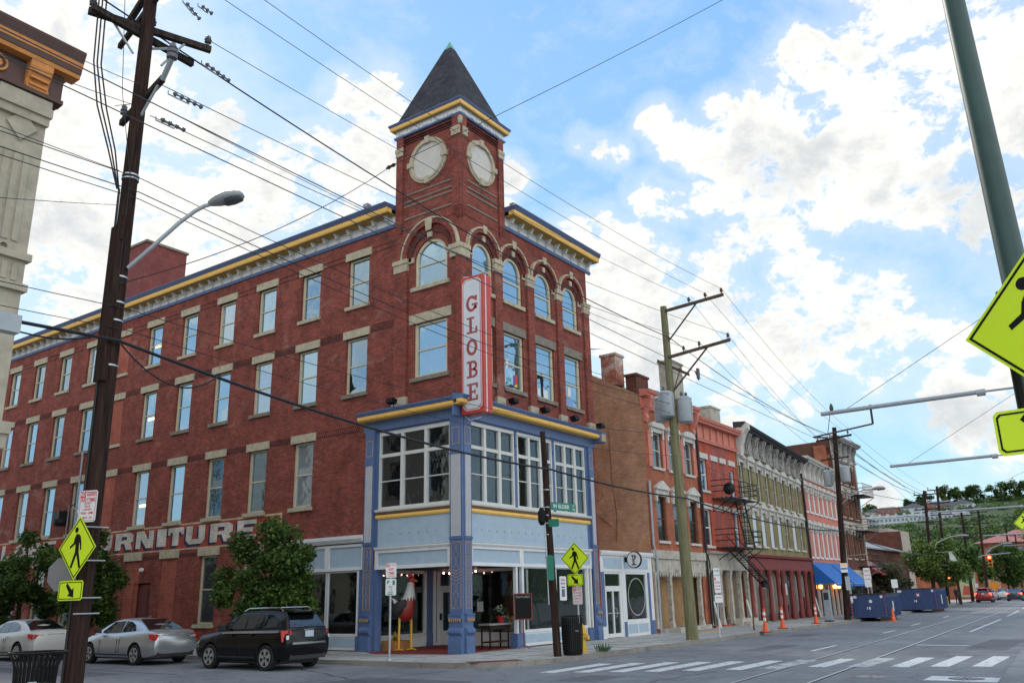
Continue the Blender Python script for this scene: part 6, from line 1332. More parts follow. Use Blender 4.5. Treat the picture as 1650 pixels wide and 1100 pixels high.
# parking pay sign by the kerb on the side street
SP=Vector((-3.03,.42,0)); t=thing('sign_post','grey steel post of the no stopping and pay to park signs','sign post',SP); b=B(); b.tube([SP,SP+Vector((0,0,2.8))],.035,8); b.lathe(SP,[(.1,0),(.08,.04),(.04,.06)],10); obj('post',b,m_steel,t)
fr=facing((-3.08,.36,0),218)
textplate('no_stopping_sign','white no stopping any time sign with red heading on the kerb post','parking sign',fr,.33,.44,2.64,m_signwhite,[('NO',-.1,.16,.10,m_signwhite,.08),('STOPPING',.055,.16,.05,m_signred,.17),('ANY',0,.03,.12,m_signred,.17),('TIME',0,-.09,.12,m_signred,.2)],parts=[('red_band',(-.155,-.05,.10,.21),m_signred),('red_arrow',(-.08,.12,-.18,-.165),m_signred)])
textplate('pay_to_park_sign','white pay to park sign with green symbols below the no stopping sign','parking sign',fr,.33,.50,2.14,m_signwhite,[('P',-.08,.14,.15,m_signgreen,.08),('PAY',0,.0,.08,m_signgreen,.12),('TO',0,-.08,.07,m_signgreen,.08),('PARK',0,-.16,.08,m_signgreen,.16)],parts=[('green_meter_symbol',(.05,.12,.06,.20),m_signgreen),('green_bar',(-.12,.06,-.23,-.205),m_signgreen)])
# sign post further along
SP=Vector((11.1,-4.35,0)); t=thing('sign_post','grey steel post of the tall parking signs beside the greenish pole','sign post',SP); b=B(); b.tube([SP,SP+Vector((.1,0,2.6))],.035,8); obj('post',b,m_steel,t)
fr=Fr((11.16,-4.42,0),(.9,-.43,0),(-.43,-.9,0))
textplate('parking_time_sign','tall green, white and red parking time sign beside the greenish pole','parking sign',fr,.34,.98,2.22,m_signwhite,[('2 HR',0,.38,.13,m_signgreen,.26),('PAY TO PARK',0,.2,.08,m_signgreen,.28),('NO PARKING',0,-.08,.09,m_signred,.28),('4-6 PM',0,-.22,.08,m_signred,.26),('MON-FRI',0,-.35,.08,m_signred,.26)],parts=[('red_corner',(-.15,-.08,.0,.12),m_signred)])
textplate('tow_sign','small white sign under the tall parking time sign','parking sign',fr,.42,.30,1.5,m_signwhite,[('TOW AWAY ZONE',0,.05,.06,m_signred,.34)])
# --- right foreground: green steel pole and big crossing sign
RB=Vector((-17.02,-18.62,0)); RPt=far(1540,-60,6.0)
k0=far(1536,0,7.6); k1=far(1621,380,7.6); u_=(k0-k1)/((k0-k1).z); base=k1-u_*k1.z; base.z=0; topp=k1+u_*(12-k1.z)
RP=pole('green_steel_pole','leaning dark green steel pole at the right edge',base,topp,.125,.058,M('chipped_green_paint',(.018,.058,.050),.45,var=.2,c2=(.16,.2,.17),thr=.70,sc2=6),cat='pole')
c=far(1675,518,7.0); diamond('very large yellow-green pedestrian crossing sign cut by the right edge',c,160,.77)
c=far(1680,690,7.0); arrowplate('blank looking yellow-green plate under the big crossing sign at the right edge',c,172,.60,.32)
q=far(1640,618,7.2); b=B(); b.tube([far(1612,470,7.25),far(1668,760,7.25)],.035,8); obj('sign_mount_post',b,m_black,label='thin dark upright behind the big crossing sign at the right edge',cat='post',loc=far(1668,760,7.25))
b=B(); b.lathe((0,0,0),[(.001,0),(.001,.001)],3)
# --- dark pole in front of the pink building
DB=Vector((32.0,-3.75,0)); DT=Vector((32.3,-4.35,11.6)); DP=pole('utility_pole','dark wooden pole with transformers in front of the pink building',DB,DT,.20,.13,m_creo)
arm_(DP,(32.2,-3.15,10.85),(32.5,-5.3,11.05),pins=(.05,.9),mat=m_armdk); arm_(DP,(32.2,-3.3,9.6),(32.4,-5.0,9.7),pins=(.05,.3),mat=m_armdk,w=.07,h=.08)
for p,l_ in (((32.4,-3.55,8.0),'grey transformer, left one on the dark pole before the pink building'),((31.9,-4.75,8.1),'grey transformer, right one on the dark pole before the pink building'),((32.5,-4.35,8.3),'grey transformer, middle one on the dark pole before the pink building')): transformer(p,l_,'transformers on the dark pole',r=.27,h=.95)
cobra('street_lamp','grey street lamp reaching right from the dark pole before the pink building',[(32.2,-4.1,6.7),(32.2,-4.8,7.25),(32.2,-5.6,7.55),(32.2,-6.2,7.55)],Vector((32.2,-6.15,7.55)),(0,-1,.04),r=.035,L_=.75)
b=B(); b.tube([(32.2,-4,5.2),(32.2,-5.3,5.25)],.02,5); b.tube([(32.2,-4,3.7),(32.2,-5.3,3.75)],.02,5); obj('sign_brackets',b,m_steel,DP)
textplate('bus_stop_sign','yellow and blue bus stop sign on the dark pole before the pink building','sign',facing((31.8,-3.98,0),215),.42,.55,3.0,m_signwhite,[],parts=[('yellow_band',(-.2,.2,.12,.2),m_yellow),('blue_band',(-.2,.2,-.1,.0),m_blue)])
textplate('timetable_board','grey timetable board below the bus stop sign','sign',facing((31.75,-4.1,0),215),.28,.8,2.1,m_greysteel,[])
b=B(); b.lathe((31.7,-4.25,1.15),[(.02,0),(.2,.02),(.2,.05)],16,ax=1); obj('round_disc',b,m_signwhite,label='round white disc on the dark pole above the blue skip',cat='sign',loc=(31.7,-4.25,1.15))
SP=Vector((29.5,-3.9,0)); fr=facing((36.5,-4.1,0),220)
t=thing('sign_post','steel post behind the first blue skip','sign post',(36.6,-4.0,0)); b=B(); b.tube([(36.6,-4.0,0),(36.6,-4.0,2.9)],.035,6); obj('post',b,m_steel,t); textplate('parking_time_sign','red and white parking sign seen above the first blue skip','parking sign',fr,.45,1.2,2.45,m_signwhite,[('NO',0,.4,.2,m_signred,.3),('PARKING',0,.15,.1,m_signred,.36),('4-6PM',0,-.1,.12,m_signred,.34)])
t=thing('sign_post','steel post with small pale sign behind the second blue skip','sign post',(52,-2.2,0)); b=B(); b.tube([(52,-2.2,0),(52,-2.2,2.3)],.035,6); obj('post',b,m_steel,t); textplate('pale_sign','small pale green sign above the blue skips','sign',facing((51.95,-2.3,0),215),.5,.65,2.1,m_signwhite,[])
# --- more distant poles, lamps and the traffic light
far_poles=[((74.6,-.9,0),(74.8,-1.5,11.4),'dark wooden pole with crossarms, left of the distant pair'),((86,-.2,0),(86.2,-.9,12.9),'dark wooden pole with crossarms, right of the distant pair'),((100,-.6,0),(100,-1.0,10.8),'distant wooden pole beside the painted end wall'),((110,-1.0,0),(110.2,-1.6,11.8),'distant wooden pole just left of the traffic light pole'),((150,.2,0),(150,-.3,12),'far wooden pole down the street, nearer of two'),((185,2.5,0),(185,2,12),'farthest wooden pole down the street')]
for i,(p,q,l_) in enumerate(far_poles):
    t=pole('utility_pole',l_,p,q,.2,.13,m_creo,'distant poles along the street')
    q=Vector(q)
    for dz in (.4,1.9,3.2): arm_(t,q+Vector((0,1.1,-dz)),q+Vector((0,-1.1,-dz)),mat=m_armdk,w=.1,h=.12,pins=(.05,.95))
    if i==2: b=B(); b.lathe(q+Vector((0,-.45,-5.6)),[(.35,0),(.35,1.3)],12); obj('transformer_can',b,m_dark,t)
cobra('street_lamp','distant grey street lamp arching right above the street trees',[(74.7,-1.3,5.2),(74.7,-2.0,6.1),(74.7,-3.2,6.6),(74.7,-4.0,6.65)],Vector((74.7,-3.9,6.65)),(0,-1,0),r=.05,L_=1.1)
cobra('street_lamp','farther grey street lamp above the red car',[(110.1,-1.4,5.6),(110.1,-2.4,6.6),(110.1,-3.9,7.1)],Vector((110.1,-3.8,7.1)),(0,-1,0),r=.05,L_=1.2)
t=thing('traffic_light','distant traffic light showing red on a curved grey mast','traffic light',(98,-1.5,0)); b=B(); b.tube([(98,-1.5,0),(98,-1.5,4.4),(98,-1.9,5.0),(98,-2.9,5.35),(98,-5.8,5.5)],.07,8); obj('mast',b,m_greysteel,t)
b=B(); b.box((97.85,-3.75-.0,4.0),(98.1,-3.3,5.4)); hd=obj('signal_head',b,M('signal_orange',(.55,.22,.02),.5),t); b=B(); b.lathe((97.84,-3.52,5.1),[(.17,-.03),(.17,.0)],14,ax=0); obj('red_lens',b,M('red_signal',(1,.05,.03),.4,emit=(1,.05,.02,12)),hd)
b=B(); b.lathe((97.84,-3.52,4.65),[(.15,-.02),(.15,0)],14,ax=0); b.lathe((97.84,-3.52,4.22),[(.15,-.02),(.15,0)],14,ax=0); obj('dark_lenses',b,m_black,hd)
b=B(); b.box((97.9,-1.75,1.6),(98.1,-1.45,2.1)); obj('control_box',b,m_signwhite,t)
t=thing('hand_signal','pedestrian signal glowing red near the far pavement trees','traffic light',(80,-1.75,0)); b=B(); b.tube([(80,-1.3,0),(80,-1.3,3.2)],.06,6); obj('post',b,m_dark,t); b=B(); b.box((79.9,-1.95,2.5),(80.2,-1.45,3.0)); obj('housing',b,m_black,t); b=B(); b.box((79.88,-1.8,2.6),(79.9,-1.6,2.9)); obj('lit_hand',b,bpy.data.materials['red_signal'],t)
t=thing('road_works_sign','orange diamond road works sign beside the distant red car','sign',(97,-3.6,0)); fr=facing((97,-3.6,1.75),185); fr=Fr((97,-3.6,1.75),fr.u,fr.n); b=B(); fr.prism(b,[(-.6,0),(0,-.6),(.6,0),(0,.6)],-.01,0); obj('plate',b,M('orange_sign',(.8,.28,.01),.4,var=.05),t); b=B(); b.tube([(97.05,-3.6,GZ),(97.05,-3.6,1.3)],.03,5); obj('stand',b,m_steel,t)
b=B(); 
t=thing('banner_flag','white banner on two brackets from the distant left wooden pole','banner',(74.7,-3.0,3.8)); b=B(); b.tube([(74.7,-1.1,5.1),(74.7,-3.3,5.15)],.03,5); b.tube([(74.7,-1.1,3.9),(74.7,-3.0,3.85)],.03,5); obj('brackets',b,m_steel,t); b=B(); b.prism([(74.7,-2.9,3.5),(74.7,-3.6,4.1),(74.7,-3.1,5.2),(74.7,-2.9,5.1)],(.02,0,0)); obj('cloth',b,m_signwhite,t)
# --- tram wire support arms from the right kerb
def support(x,y0,y1,z,label,pole_y=-17.3,low=True):
    t=thing('tram_wire_support',label,'support arm',(x,pole_y,z),'tram wire support arms from the right kerb')
    b=B(); b.tube([(x,pole_y,z),(x,y1,z+.02)],.03,8); b.tube([(x,y1,z+.02),(x,y0,z)],.06,10); b.lathe((x,y1,z),[(.09,-.1),(.09,.1)],10,ax=1); obj('tube',b,m_greysteel,t,smooth=50)
    if low:
        b=B(); m=y0+(y1-y0)*.33; b.tube([(x,m,z+.08),(x,m,z-.45)],.03,6); b.tube([(x,m,z-.45),(x,y0+.3,z-.62),(x,y0-.3+.2,z-.68)],.025,6); b.lathe((x,y0-.3,z+.06),[(.04,0),(.06,.05),(.05,.12),(.02,.2)],8); b.tube([(x,y0-.25,z),(x,y0-.1,z-.62)],.01,4); obj('steady_arm',b,m_arm,t)
    b=B(); b.tube([(x,y0-.7,z+.05),(x+.0,pole_y+.1,z+2.6)],.008,5); obj('stay_wire',b,m_wiregrey,t)
    tp=thing('tram_wire_pole',label.replace('support arm','pole carrying the arm'),'pole',(x,pole_y,0),'tram wire poles on the right kerb'); b=B(); b.tube([(x,pole_y,0),(x,pole_y,z+3)],[.14,.09],12); obj('shaft',b,m_greysteel,tp)
support(1.1,-12.15,-16.2,6.5,'nearest grey tubular tram wire support arm at the right',pole_y=-17.9)
support(14.0,-11.1,-14.9,6.5,'second grey tubular tram wire support arm at the right',pole_y=-16.6,low=False)
support(39.2,-7.9,-13.2,6.45,'third tram wire support arm, crossing the hillside',pole_y=-15.0,low=False)
support(72,-6.6,-11,6.4,'fourth tram wire support arm, above the red roofed block',pole_y=-13,low=False)
support(96,-5.4,-10,6.3,'fifth distant tram wire support arm',pole_y=-12,low=False)
# --- wires
WN=[0]
def wire(pts,r,label,sag=.3,mat=None,n=18,group='overhead wires',nm='overhead_wire'):
    b=B(); P=[]
    for i in range(len(pts)-1):
        p,q=Vector(pts[i]),Vector(pts[i+1]); s_=sag[i] if hasattr(sag,'__len__') else sag
        for k in range(n if i==len(pts)-2 else n-1+1):
            f=k/n; P.append(p+(q-p)*f-Vector((0,0,4*s_*f*(1-f))))
    P.append(Vector(pts[-1])); b.tube(P,r*.8,5); o=obj(nm,b,mat or m_wire,loc=tuple(pts[0]),label=label,cat='wire',group=group); return o
topi=[(9.45,-5.0,13.85),(9.47,-5.72,13.92),(9.5,-6.45,13.98)]; lowi=[(9.42,-4.6,11.75),(9.45,-5.3,11.82),(9.5,-6.52,11.95)]
LA=[(-15.2,-4.9,14.6),(-15.3,-5.4,14.8),(-14.25,-4.65,13.2)]
nm3=['first','second','third']
wire([(-22,-9.5,16.2),(-15.35,-5.2,14.7),topi[2],(32.5,-5.25,11.35),(75,-2.6,11.2)],.010,'thin wire from the top left over the spire to the outermost top insulator',[.1,.5,.5,.4],m_wiregrey)
wire([(-22,-8.6,15.6),(-15.3,-4.95,14.25),topi[1],(32.4,-4.9,11.3)],.010,'thin wire passing just above the blank clock to the middle top insulator',[.1,.4,.5],m_wiregrey)
wire([(-14.3,-4.6,13.3),topi[0],(32.3,-3.3,11.1),(75,-.4,11.2)],.010,'thin wire crossing the clock faces to the innermost top insulator',[.3,.5,.4],m_wiregrey)
wire([(-30,-6.5,13.8),(-16.3,-4.3,13.1),(-14.2,-4.2,12.95),(9.44,-3.95,12.3),(32.3,-4.35,11.0),(75,-1.4,10.9)],.022,'thick black messenger cable crossing the tower to the greenish pole',[.1,.0,.45,.5,.4])
wire([(-15.35,-4.9,11.5),lowi[2],(32.4,-4.2,9.9)],.011,'wire from the long strain insulator to the outermost lower insulator',[.35,.4],m_wiregrey)
wire([(-15.3,-4.5,11.0),lowi[1],(32.4,-3.6,9.9)],.011,'wire from the shorter strain insulator to the middle lower insulator',[.35,.4],m_wiregrey)
wire([(-15.42,-3.35,11.6),(-15.3,-4.5,11.3),lowi[0]],.010,'wire to the innermost lower insulator of the greenish pole',[.0,.4],m_wiregrey)
for i,(za,zb,l_) in enumerate(((9.65,9.75,'upper secondary wire crossing the top floor windows'),(9.35,9.35,'middle secondary wire crossing the top floor windows'),(9.2,8.95,'lower secondary wire crossing the third floor windows'))):
    wire([(-40,-4.6-i*.1,9.9-.25*i),(-15.3,-4.42-.02*i,za),(9.3,-3.95,zb)],.011+.002*(i==1),l_,[.5,.45])
wire([(-40,-4.3,7.7),(-15.3,-4.42,7.0),(9.4,-3.9,8.1)],.010,'thin wire sagging across the third floor windows',[.5,.5]); wire([(-40,-4.4,7.2),(-15.3,-4.42,6.6),(9.4,-3.95,7.2),(32.2,-4,7.0)],.009,'thin wire crossing the blue bay windows',[.5,.5,.4])
cabL=[(-45,-4.5,7.2),(-15.5,-4.45,6.38)]
wire([(-45,-4.5,7.0),(-15.4,-4.46,6.35),(-.2,-3.85,5.65),(9.4,-4.12,5.45),(32.1,-4.05,5.2),(74.6,-1.1,5.0)],.042,'heavy black communication cable sagging across the whole street',[.5,.30,.12,.35,.5])
wire([(-15.35,-4.47,6.3),(-14.2,-4.5,5.72),(-13.2,-4.45,6.15)],.02,'loop of black cable under the heavy cable beside the big left pole',[.12,.12])
wire([(-20,-4.46,6.45),(-17,-4.5,6.1),(-15.9,-4.46,6.3)],.02,'loop of black cable left of the big left pole',[.08,.06])
b=B(); b.box((-18.4,-4.6,6.05),(-17.15,-4.4,6.35)); obj('splice_case',b,m_greysteel,label='grey ribbed splice case hanging on the cable at the left edge',cat='cable box',loc=(-17.8,-4.5,6.05))
wire([(-15.45,-4.1,7.55),(-2.3,-7.6,13.45),(6.5,-9.9,19.6)],.012,'span wire rising right past the tower into the top right sky',[.12,.0]) if False else None
pA=far(192,457,16.4); pB=far(630,268,21); pC=far(1172,-4,26)
wire([pA,pB,pC],.012,'span wire rising from the big left pole past the tower to the upper sky',[.35,.1])
b=B(); d=(pC-pB).normalized(); b.tube([pB-d*.16,pB-d*.08,pB,pB+d*.08,pB+d*.16],[.02,.06,.035,.06,.02],8); obj('strain_insulator',b,m_dark,label='small black strain insulator on the span wire left of the tower',cat='insulator',loc=pB)
m_=far(150,500,16)
for i,(ya,yb) in enumerate(((118,152),(100,165),(330,290))): pass
for i,(x0,y0,x1,y1) in enumerate(((105,122,212,168),(139,92,225,136),(0,195,192,275),(0,310,190,330))):
    p=far(x1,y1,16.4); q=p+(far(x0,y0,14.2)-p)*3.2
    wire([p,q],.009,['wire leaving left past the cornice, lower one','wire leaving left past the cornice, upper one','highest thin wire across the grey stone building','lowest thin wire across the grey stone building'][i],.1,m_wiregrey)
def strain(p,q,n,label):
    p=Vector(p); q=Vector(q); d=(q-p); t=thing('insulator_string',label,'insulator',p,'strain insulator strings'); b=B(); L_=d.length; dn=d/L_
    P=[];r=[]
    for i in range(n): 
        f=i/n
        for g,rr in ((.0,.015),(.25,.048),(.45,.052),(.6,.02)): P.append(p+d*((i+g)/n)); r.append(rr)
    b.tube(P,r,10); obj('discs',b,m_porc,t)
    b=B(); b.tube([p-dn*.1,p-dn*.1+Vector((0,0,-.07)),p+d*.5+Vector((0,0,-.07)),p+d*.5],.016,5); obj('yoke',b,m_greysteel,t); return t
strain((-14.1,-4.35,12.9),(-13.4,-4.33,12.8),5,'string of grey disc insulators on the messenger cable')
strain((-15.1,-4.9,11.45),(-14.4,-4.95,11.42),5,'string of grey disc insulators right of the big left pole, upper')
strain((-15.1,-4.55,11.0),(-14.5,-4.58,10.98),4,'string of grey disc insulators right of the big left pole, lower')
strain(far(300,5,17.5),far(325,35,17.8),4,'string of grey disc insulators at the top edge of the sky, left')
strain(far(325,10,17.8),far(345,25,18.0),3,'string of grey disc insulators at the top edge of the sky, right')
# tram contact wires
for o_ in (0,.35): wire([(-40,-12.6-o_,6.0),(1.1,-11.9-o_,5.85),(14,-11.0-o_,5.85),(39.2,-7.9-o_,5.85),(72,-6.4-o_,5.8),(96,-5.2-o_,5.8)],.007,'tram contact wire under the support arms, '+('left one' if o_==0 else 'right one'),.04,m_wiregrey)
wire([(32.3,-4.4,7.8),(60,-9,8.0),(75,-12,9.2)],.02,'dark wire sagging between the dark pole and the right kerb, upper one',[.3,.1]); wire([(32.3,-4.4,6.6),(60,-9,7.2),(75,-12,8.6)],.02,'dark wire sagging between the dark pole and the right kerb, lower one',[.3,.1])
for i in range(3): wire([(32.3,-3.4-.8*i,11.2-.1*i),(74.7,-.9-.5*i,11.0),(110,-1.2,11.4)],.018,'line wire between the dark pole and the distant poles, %s'%nm3[i],[.5,.3],m_wiregrey)
# ============================================================ vehicles
def carpaint(name,c,metal=.0,rough=.25):
    m,t,b=nmat(name); b.inputs['Base Color'].default_value=(*c,1); b.inputs['Metallic'].default_value=metal; b.inputs['Roughness'].default_value=rough; b.inputs['Coat Weight'].default_value=.35 if max(c)>.02 else 0; b.inputs['Specular IOR Level'].default_value=.5 if max(c)>.02 else .35; b.inputs['Coat Roughness'].default_value=.05; return m
m_tyre=M('tyre_rubber',(.012,.012,.012),.8,var=.2); m_rim=M('alloy_rim',(.50,.51,.52),.3,metal=.7,var=.05); m_carglass=glass_mat('car_glass',(.006,.007,.008),.08,tint=(.8,.9,1),rough=.01)
m_tail=M('tail_lamp_red',(.55,.02,.015),.25,var=.1); m_clear=M('clear_lamp',(.6,.6,.6),.2); m_plate=M('licence_plate',(.45,.52,.60),.5,var=.1); m_chrome=M('chrome_trim',(.6,.6,.6),.15,metal=.9,var=.02)
m_braklit=M('lit_brake_lamp',(1,.1,.05),.4,emit=(1,.04,.02,6)); m_plastic=M('black_plastic',(.02,.02,.022),.6)
def lerp(P,x):
    if x<=P[0][0]: return P[0][1:]
    for a,b in zip(P,P[1:]):
        if x<=b[0]:
            f=(x-a[0])/(b[0]-a[0]); f2=f
            return tuple(a[i]+(b[i]-a[i])*f2 for i in range(1,len(a)))
    return P[-1][1:]
def make_car(name,label,cat,loc,rz,paint,spec,brake=False,group=None,detail=True):
    """local frame: x forward from the rear bumper, y to the car's left, z up"""
    t=thing(name,label,cat,loc,group,rz=rz); ORG[t.name]=Vector((0,0,0))
    Lc,Wd,prof,roof,axles,rw=spec['L'],spec['W'],spec['body'],spec['roof'],spec['ax'],spec['rw']
    xs=sorted({p[0] for p in prof}|{Lc*i/26 for i in range(27)}); rings=[]
    for x in xs:
        zb,zt,w=lerp(prof,x); n=[(0,zb),(.7*w,zb),(.93*w,zb+.05),(.985*w,zb+.18),(w,(zb+zt)/2-.03),(.985*w,zt-.22),(.95*w,zt-.10),(.86*w,zt-.015),(.5*w,zt+.02),(0,zt+.03)]
        r=[Vector((x,y,z)) for y,z in n]+[Vector((x,-y,z)) for y,z in n[-2:0:-1]]; rings.append(r)
    b=B(); b.loft(rings); o=obj('body',b,[paint,m_plastic],t,local=True)
    # cut the wheel arches
    c_=B()
    for ax in axles:
        for s_ in (-1,1): c_.lathe((ax,s_*Wd,rw),[(rw+.075,-.32),(rw+.075,.2)],28,ax=1)
    co=obj('cut',c_,m_plastic); co.data.materials.clear(); co.data.materials.append(m_plastic); co.matrix_world=Matrix(); o_mw=o.parent; o.parent=None; o.location=(0,0,0)
    md=o.modifiers.new('b','BOOLEAN'); md.operation='DIFFERENCE'; md.object=co; md.solver='EXACT'; md.material_mode='TRANSFER'
    dg=bpy.context.evaluated_depsgraph_get(); me=bpy.data.meshes.new_from_object(o.evaluated_get(dg)); o.modifiers.clear(); old=o.data; o.data=me; me.name='body'; o.parent=t; bpy.data.objects.remove(co)
    me.polygons.foreach_set('use_smooth',[True]*len(me.polygons)); me.set_sharp_from_angle(angle=R_(32))
    # greenhouse: roof profile (x,z)
    zr=max(z for x,z in roof); z0=spec['belt']
    def hw(z,x): return (.84-.24*(z-z0)/(zr-z0))*Wd
    xs=sorted({p[0] for p in roof}|{roof[0][0]+(roof[-1][0]-roof[0][0])*i/14 for i in range(15)}); rings=[]
    for x in xs:
        z=lerp([(a,c) for a,c in roof],x)[0]; z=max(z,z0-.03); e=min(.07,(z-z0)*.5+.01)
        n=[(hw(z0-.04,x),z0-.06),(hw(z-e,x),z-e),(hw(z,x)-.06,z),(hw(z,x)*.5,z+.025),(0,z+.03)]
        rings.append([Vector((x,y,q)) for y,q in n]+[Vector((x,-y,q)) for y,q in n[-2::-1]])
    b=B(); b.loft(rings); obj('cabin',b,paint,t,local=True,smooth=35)
    def sidep(P,off):
        out=[]
        for s_ in (-1,1): out.append([Vector((x,s_*(hw(z,x)+off),z)) for x,z in P])
        return out
    for P in spec['side']:
        b=B()
        for q,s_ in zip(sidep(P,.008),(-1,1)): b.prism(q,(0,-s_*.02,0))
        obj('side_window',b,m_carglass,t,local=True)
    for nm,(x0,z0_,x1,z1_),dx in (('rear_window',spec['rearw'],-1),('windscreen',spec['frontw'],1)):
        k=.9; n_=Vector((z1_-z0_,0,-(x1-x0))).normalized(); n_=n_ if n_.x*dx>0 else -n_
        P=[Vector((x0,-hw(z0_,0)*k,z0_)),Vector((x0,hw(z0_,0)*k,z0_)),Vector((x1,hw(z1_,0)*k*.97,z1_)),Vector((x1,-hw(z1_,0)*k*.97,z1_))]
        b=B(); b.prism([p+n_*.035 for p in P],-n_*.08); obj(nm,b,m_carglass,t,local=True)
    for ax in axles:
        for s_ in (-1,1):
            y=s_*(Wd-.12); w_=B(); w_.lathe((ax,y,rw),[(rw*.62,-.11),(rw*.93,-.115),(rw,-.09),(rw,.09),(rw*.93,.115),(rw*.62,.11)],28,ax=1); wo=obj('wheel',w_,m_tyre,t,local=True,smooth=40)
            r=B(); yo=y+s_*.105; 
            for k in range(spec.get('spokes',5)):
                a=2*math.pi*k/spec.get('spokes',5)+.3; d=Vector((math.cos(a),0,math.sin(a))); e=Vector((-d.z,0,d.x)); c0=Vector((ax,yo,rw)); 
                r.prism([c0+d*.03+e*.028,c0+d*rw*.62+e*rw*.17,c0+d*rw*.62-e*rw*.17,c0+d*.03-e*.028],(0,s_*.018,0))
            n=24
            for k in range(n):
                a0,a1=2*math.pi*k/n,2*math.pi*(k+1)/n; P=[Vector((ax+math.cos(a)*q,yo,rw+math.sin(a)*q)) for a,q in ((a0,rw*.61),(a1,rw*.61),(a1,rw*.69),(a0,rw*.69))]; r.prism(P,(0,s_*.02,0))
            obj('rim',r,m_rim,wo,local=True)
            r=B(); r.lathe((ax,y+s_*.07,rw),[(rw*.62,-.01),(rw*.62,.01)],20,ax=1); r.lathe((ax,yo+s_*.012,rw),[(.05,-.012),(.04,.012)],10,ax=1); obj('hub_back',r,m_plastic,wo,local=True)
    mt=m_braklit if brake else m_tail
    for s_ in (-1,1):
        for P,m in spec['tail']:
            b=B(); pts=[Vector((x,s_*y,z)) for x,y,z in P]; b.prism(pts,(-.035,s_*.012,0)); obj('tail_lamp',b,mt if m else m_clear,t,local=True)
    b=B(); x,y,z,w2,h=spec['plate']; b.box((x-.012,y-w2/2,z-h/2),(x+.02,y+w2/2,z+h/2)); obj('licence_plate',b,m_plate,t,local=True)
    for s_ in (-1,1): 
        b=B(); xm,zm=spec['mirror']; b.loft([[Vector((xm+dx,s_*(Wd*.93+dy),zm+dz)) for dy,dz in ((0,0),(.19,.02),(.2,.13),(.02,.14))] for dx in (-.04,.05,.10)]); obj('mirror',b,spec.get('mirm',paint),t,local=True,smooth=40)
        b=B(); 
        for xh,zh in spec['handles']: b.box((xh,s_*(Wd*.975),zh),(xh+.16,s_*(Wd*1.0+.02),zh+.03))
        obj('door_handles',b,spec.get('handm',paint),t,local=True)
        b=B()
        for xd in spec['seams']:
            zb_,zt_,w_=lerp(prof,xd); b.box((xd,s_*(w_-.02),zb_+.2),(xd+.012,s_*(w_+.0035),zt_-.2))
        b.box((axles[0]+rw+.1,s_*(Wd-.02),prof[3][1]+.1),(axles[1]-rw-.1,s_*(Wd+.012),prof[3][1]+.14)); obj('door_seams',b,m_plastic,t,local=True)
    b=B(); 
    for q in spec.get('trim',[]): b.box(*q)
    if spec.get('trim'): obj('rear_trim',b,m_chrome,t,local=True)
    b=B()
    for s_ in (-1,1): b.prism([Vector((Lc-.02-dx,s_*dy,dz)) for dx,dy,dz in ((.03,.55*Wd/.9,.62),(.03,.75*Wd/.9,.60),(.28,.86*Wd/.9,.74),(.22,.62*Wd/.9,.76))],(.03,s_*.02,.01))
    obj('headlights',b,m_clear,t,local=True)
    b=B(); b.box((.03,-Wd*.75,spec['bz'][0]),(.10,Wd*.75,spec['bz'][1])); b.box((.5,-Wd*.7,.17),(Lc-.5,Wd*.7,.3)); obj('underside',b,m_plastic,t,local=True)
    if spec.get('rails'):
        b=B()
        for s_ in (-1,1): P=spec['rails']; b.tube([Vector((x,s_*Wd*.6,z)) for x,z in P],.022,6)
        obj('roof_rails',b,m_chrome,t,local=True,smooth=50); b=B(); xr,zr_=spec['spoiler']; b.loft([[Vector((xr+dx,y,zr_+dz)) for dx,dz in ((0,0),(.35,.03),(.35,.06),(.0,.035))] for y in (-Wd*.58,-Wd*.3,0,Wd*.3,Wd*.58)]); obj('spoiler',b,paint,t,local=True)
    else:
        b=B(); b.prism([Vector((1.75,-.02,zr+.02)),Vector((1.75,.02,zr+.02)),Vector((1.60,.0,zr+.10))],(.03,0,0)); obj('antenna_fin',b,paint,t,local=True)
    return t
sedan=dict(L=4.8,W=.91,ax=(1.02,3.82),rw=.33,belt=1.0,
  body=[(0,.42,.90,.66),(.06,.30,.99,.78),(.22,.24,1.06,.86),(.55,.20,1.10,.90),(1.1,.19,1.08,.91),(2.4,.19,1.0,.91),(3.4,.19,.98,.91),(3.9,.19,.93,.90),(4.4,.20,.82,.85),(4.68,.24,.70,.74),(4.8,.34,.58,.58)],
  roof=[(.62,1.06),(1.0,1.24),(1.42,1.39),(1.85,1.44),(2.4,1.46),(2.8,1.43),(3.2,1.28),(3.72,.99)],
  side=[[(1.52,1.07),(2.08,1.04),(2.08,1.40),(1.75,1.37),(1.45,1.26)],[(1.30,1.09),(1.47,1.075),(1.42,1.24)],[(2.14,1.035),(3.15,1.01),(3.30,1.04),(2.78,1.37),(2.14,1.40)]],
  rearw=(.66,1.09,1.46,1.415),frontw=(3.66,1.02,2.86,1.405),
  tail=[([(.10,.84,.78),(.22,.885,.84),(.30,.885,.98),(.10,.80,.97)],1),([(.045,.42,.80),(.09,.80,.78),(.09,.78,.97),(.045,.42,.93)],1),([(.03,.50,.86),(.05,.70,.86),(.05,.70,.92),(.03,.5,.90)],0)],
  plate=(.02,0,.83,.32,.16),mirror=(3.22,1.0),handles=[(1.72,.86),(2.72,.85)],seams=[1.95,3.15,2.1],bz=(.26,.40),trim=[((.005,-.3,.945),(.05,.3,.965))],mirm=m_plastic)
sedan2=dict(sedan); sedan2['tail']=[([(.10,.84,.78),(.30,.90,.86),(.36,.89,.98),(.10,.80,.97)],1),([(.045,.48,.80),(.09,.80,.80),(.09,.78,.96),(.045,.46,.94)],1)]; sedan2['spokes']=7
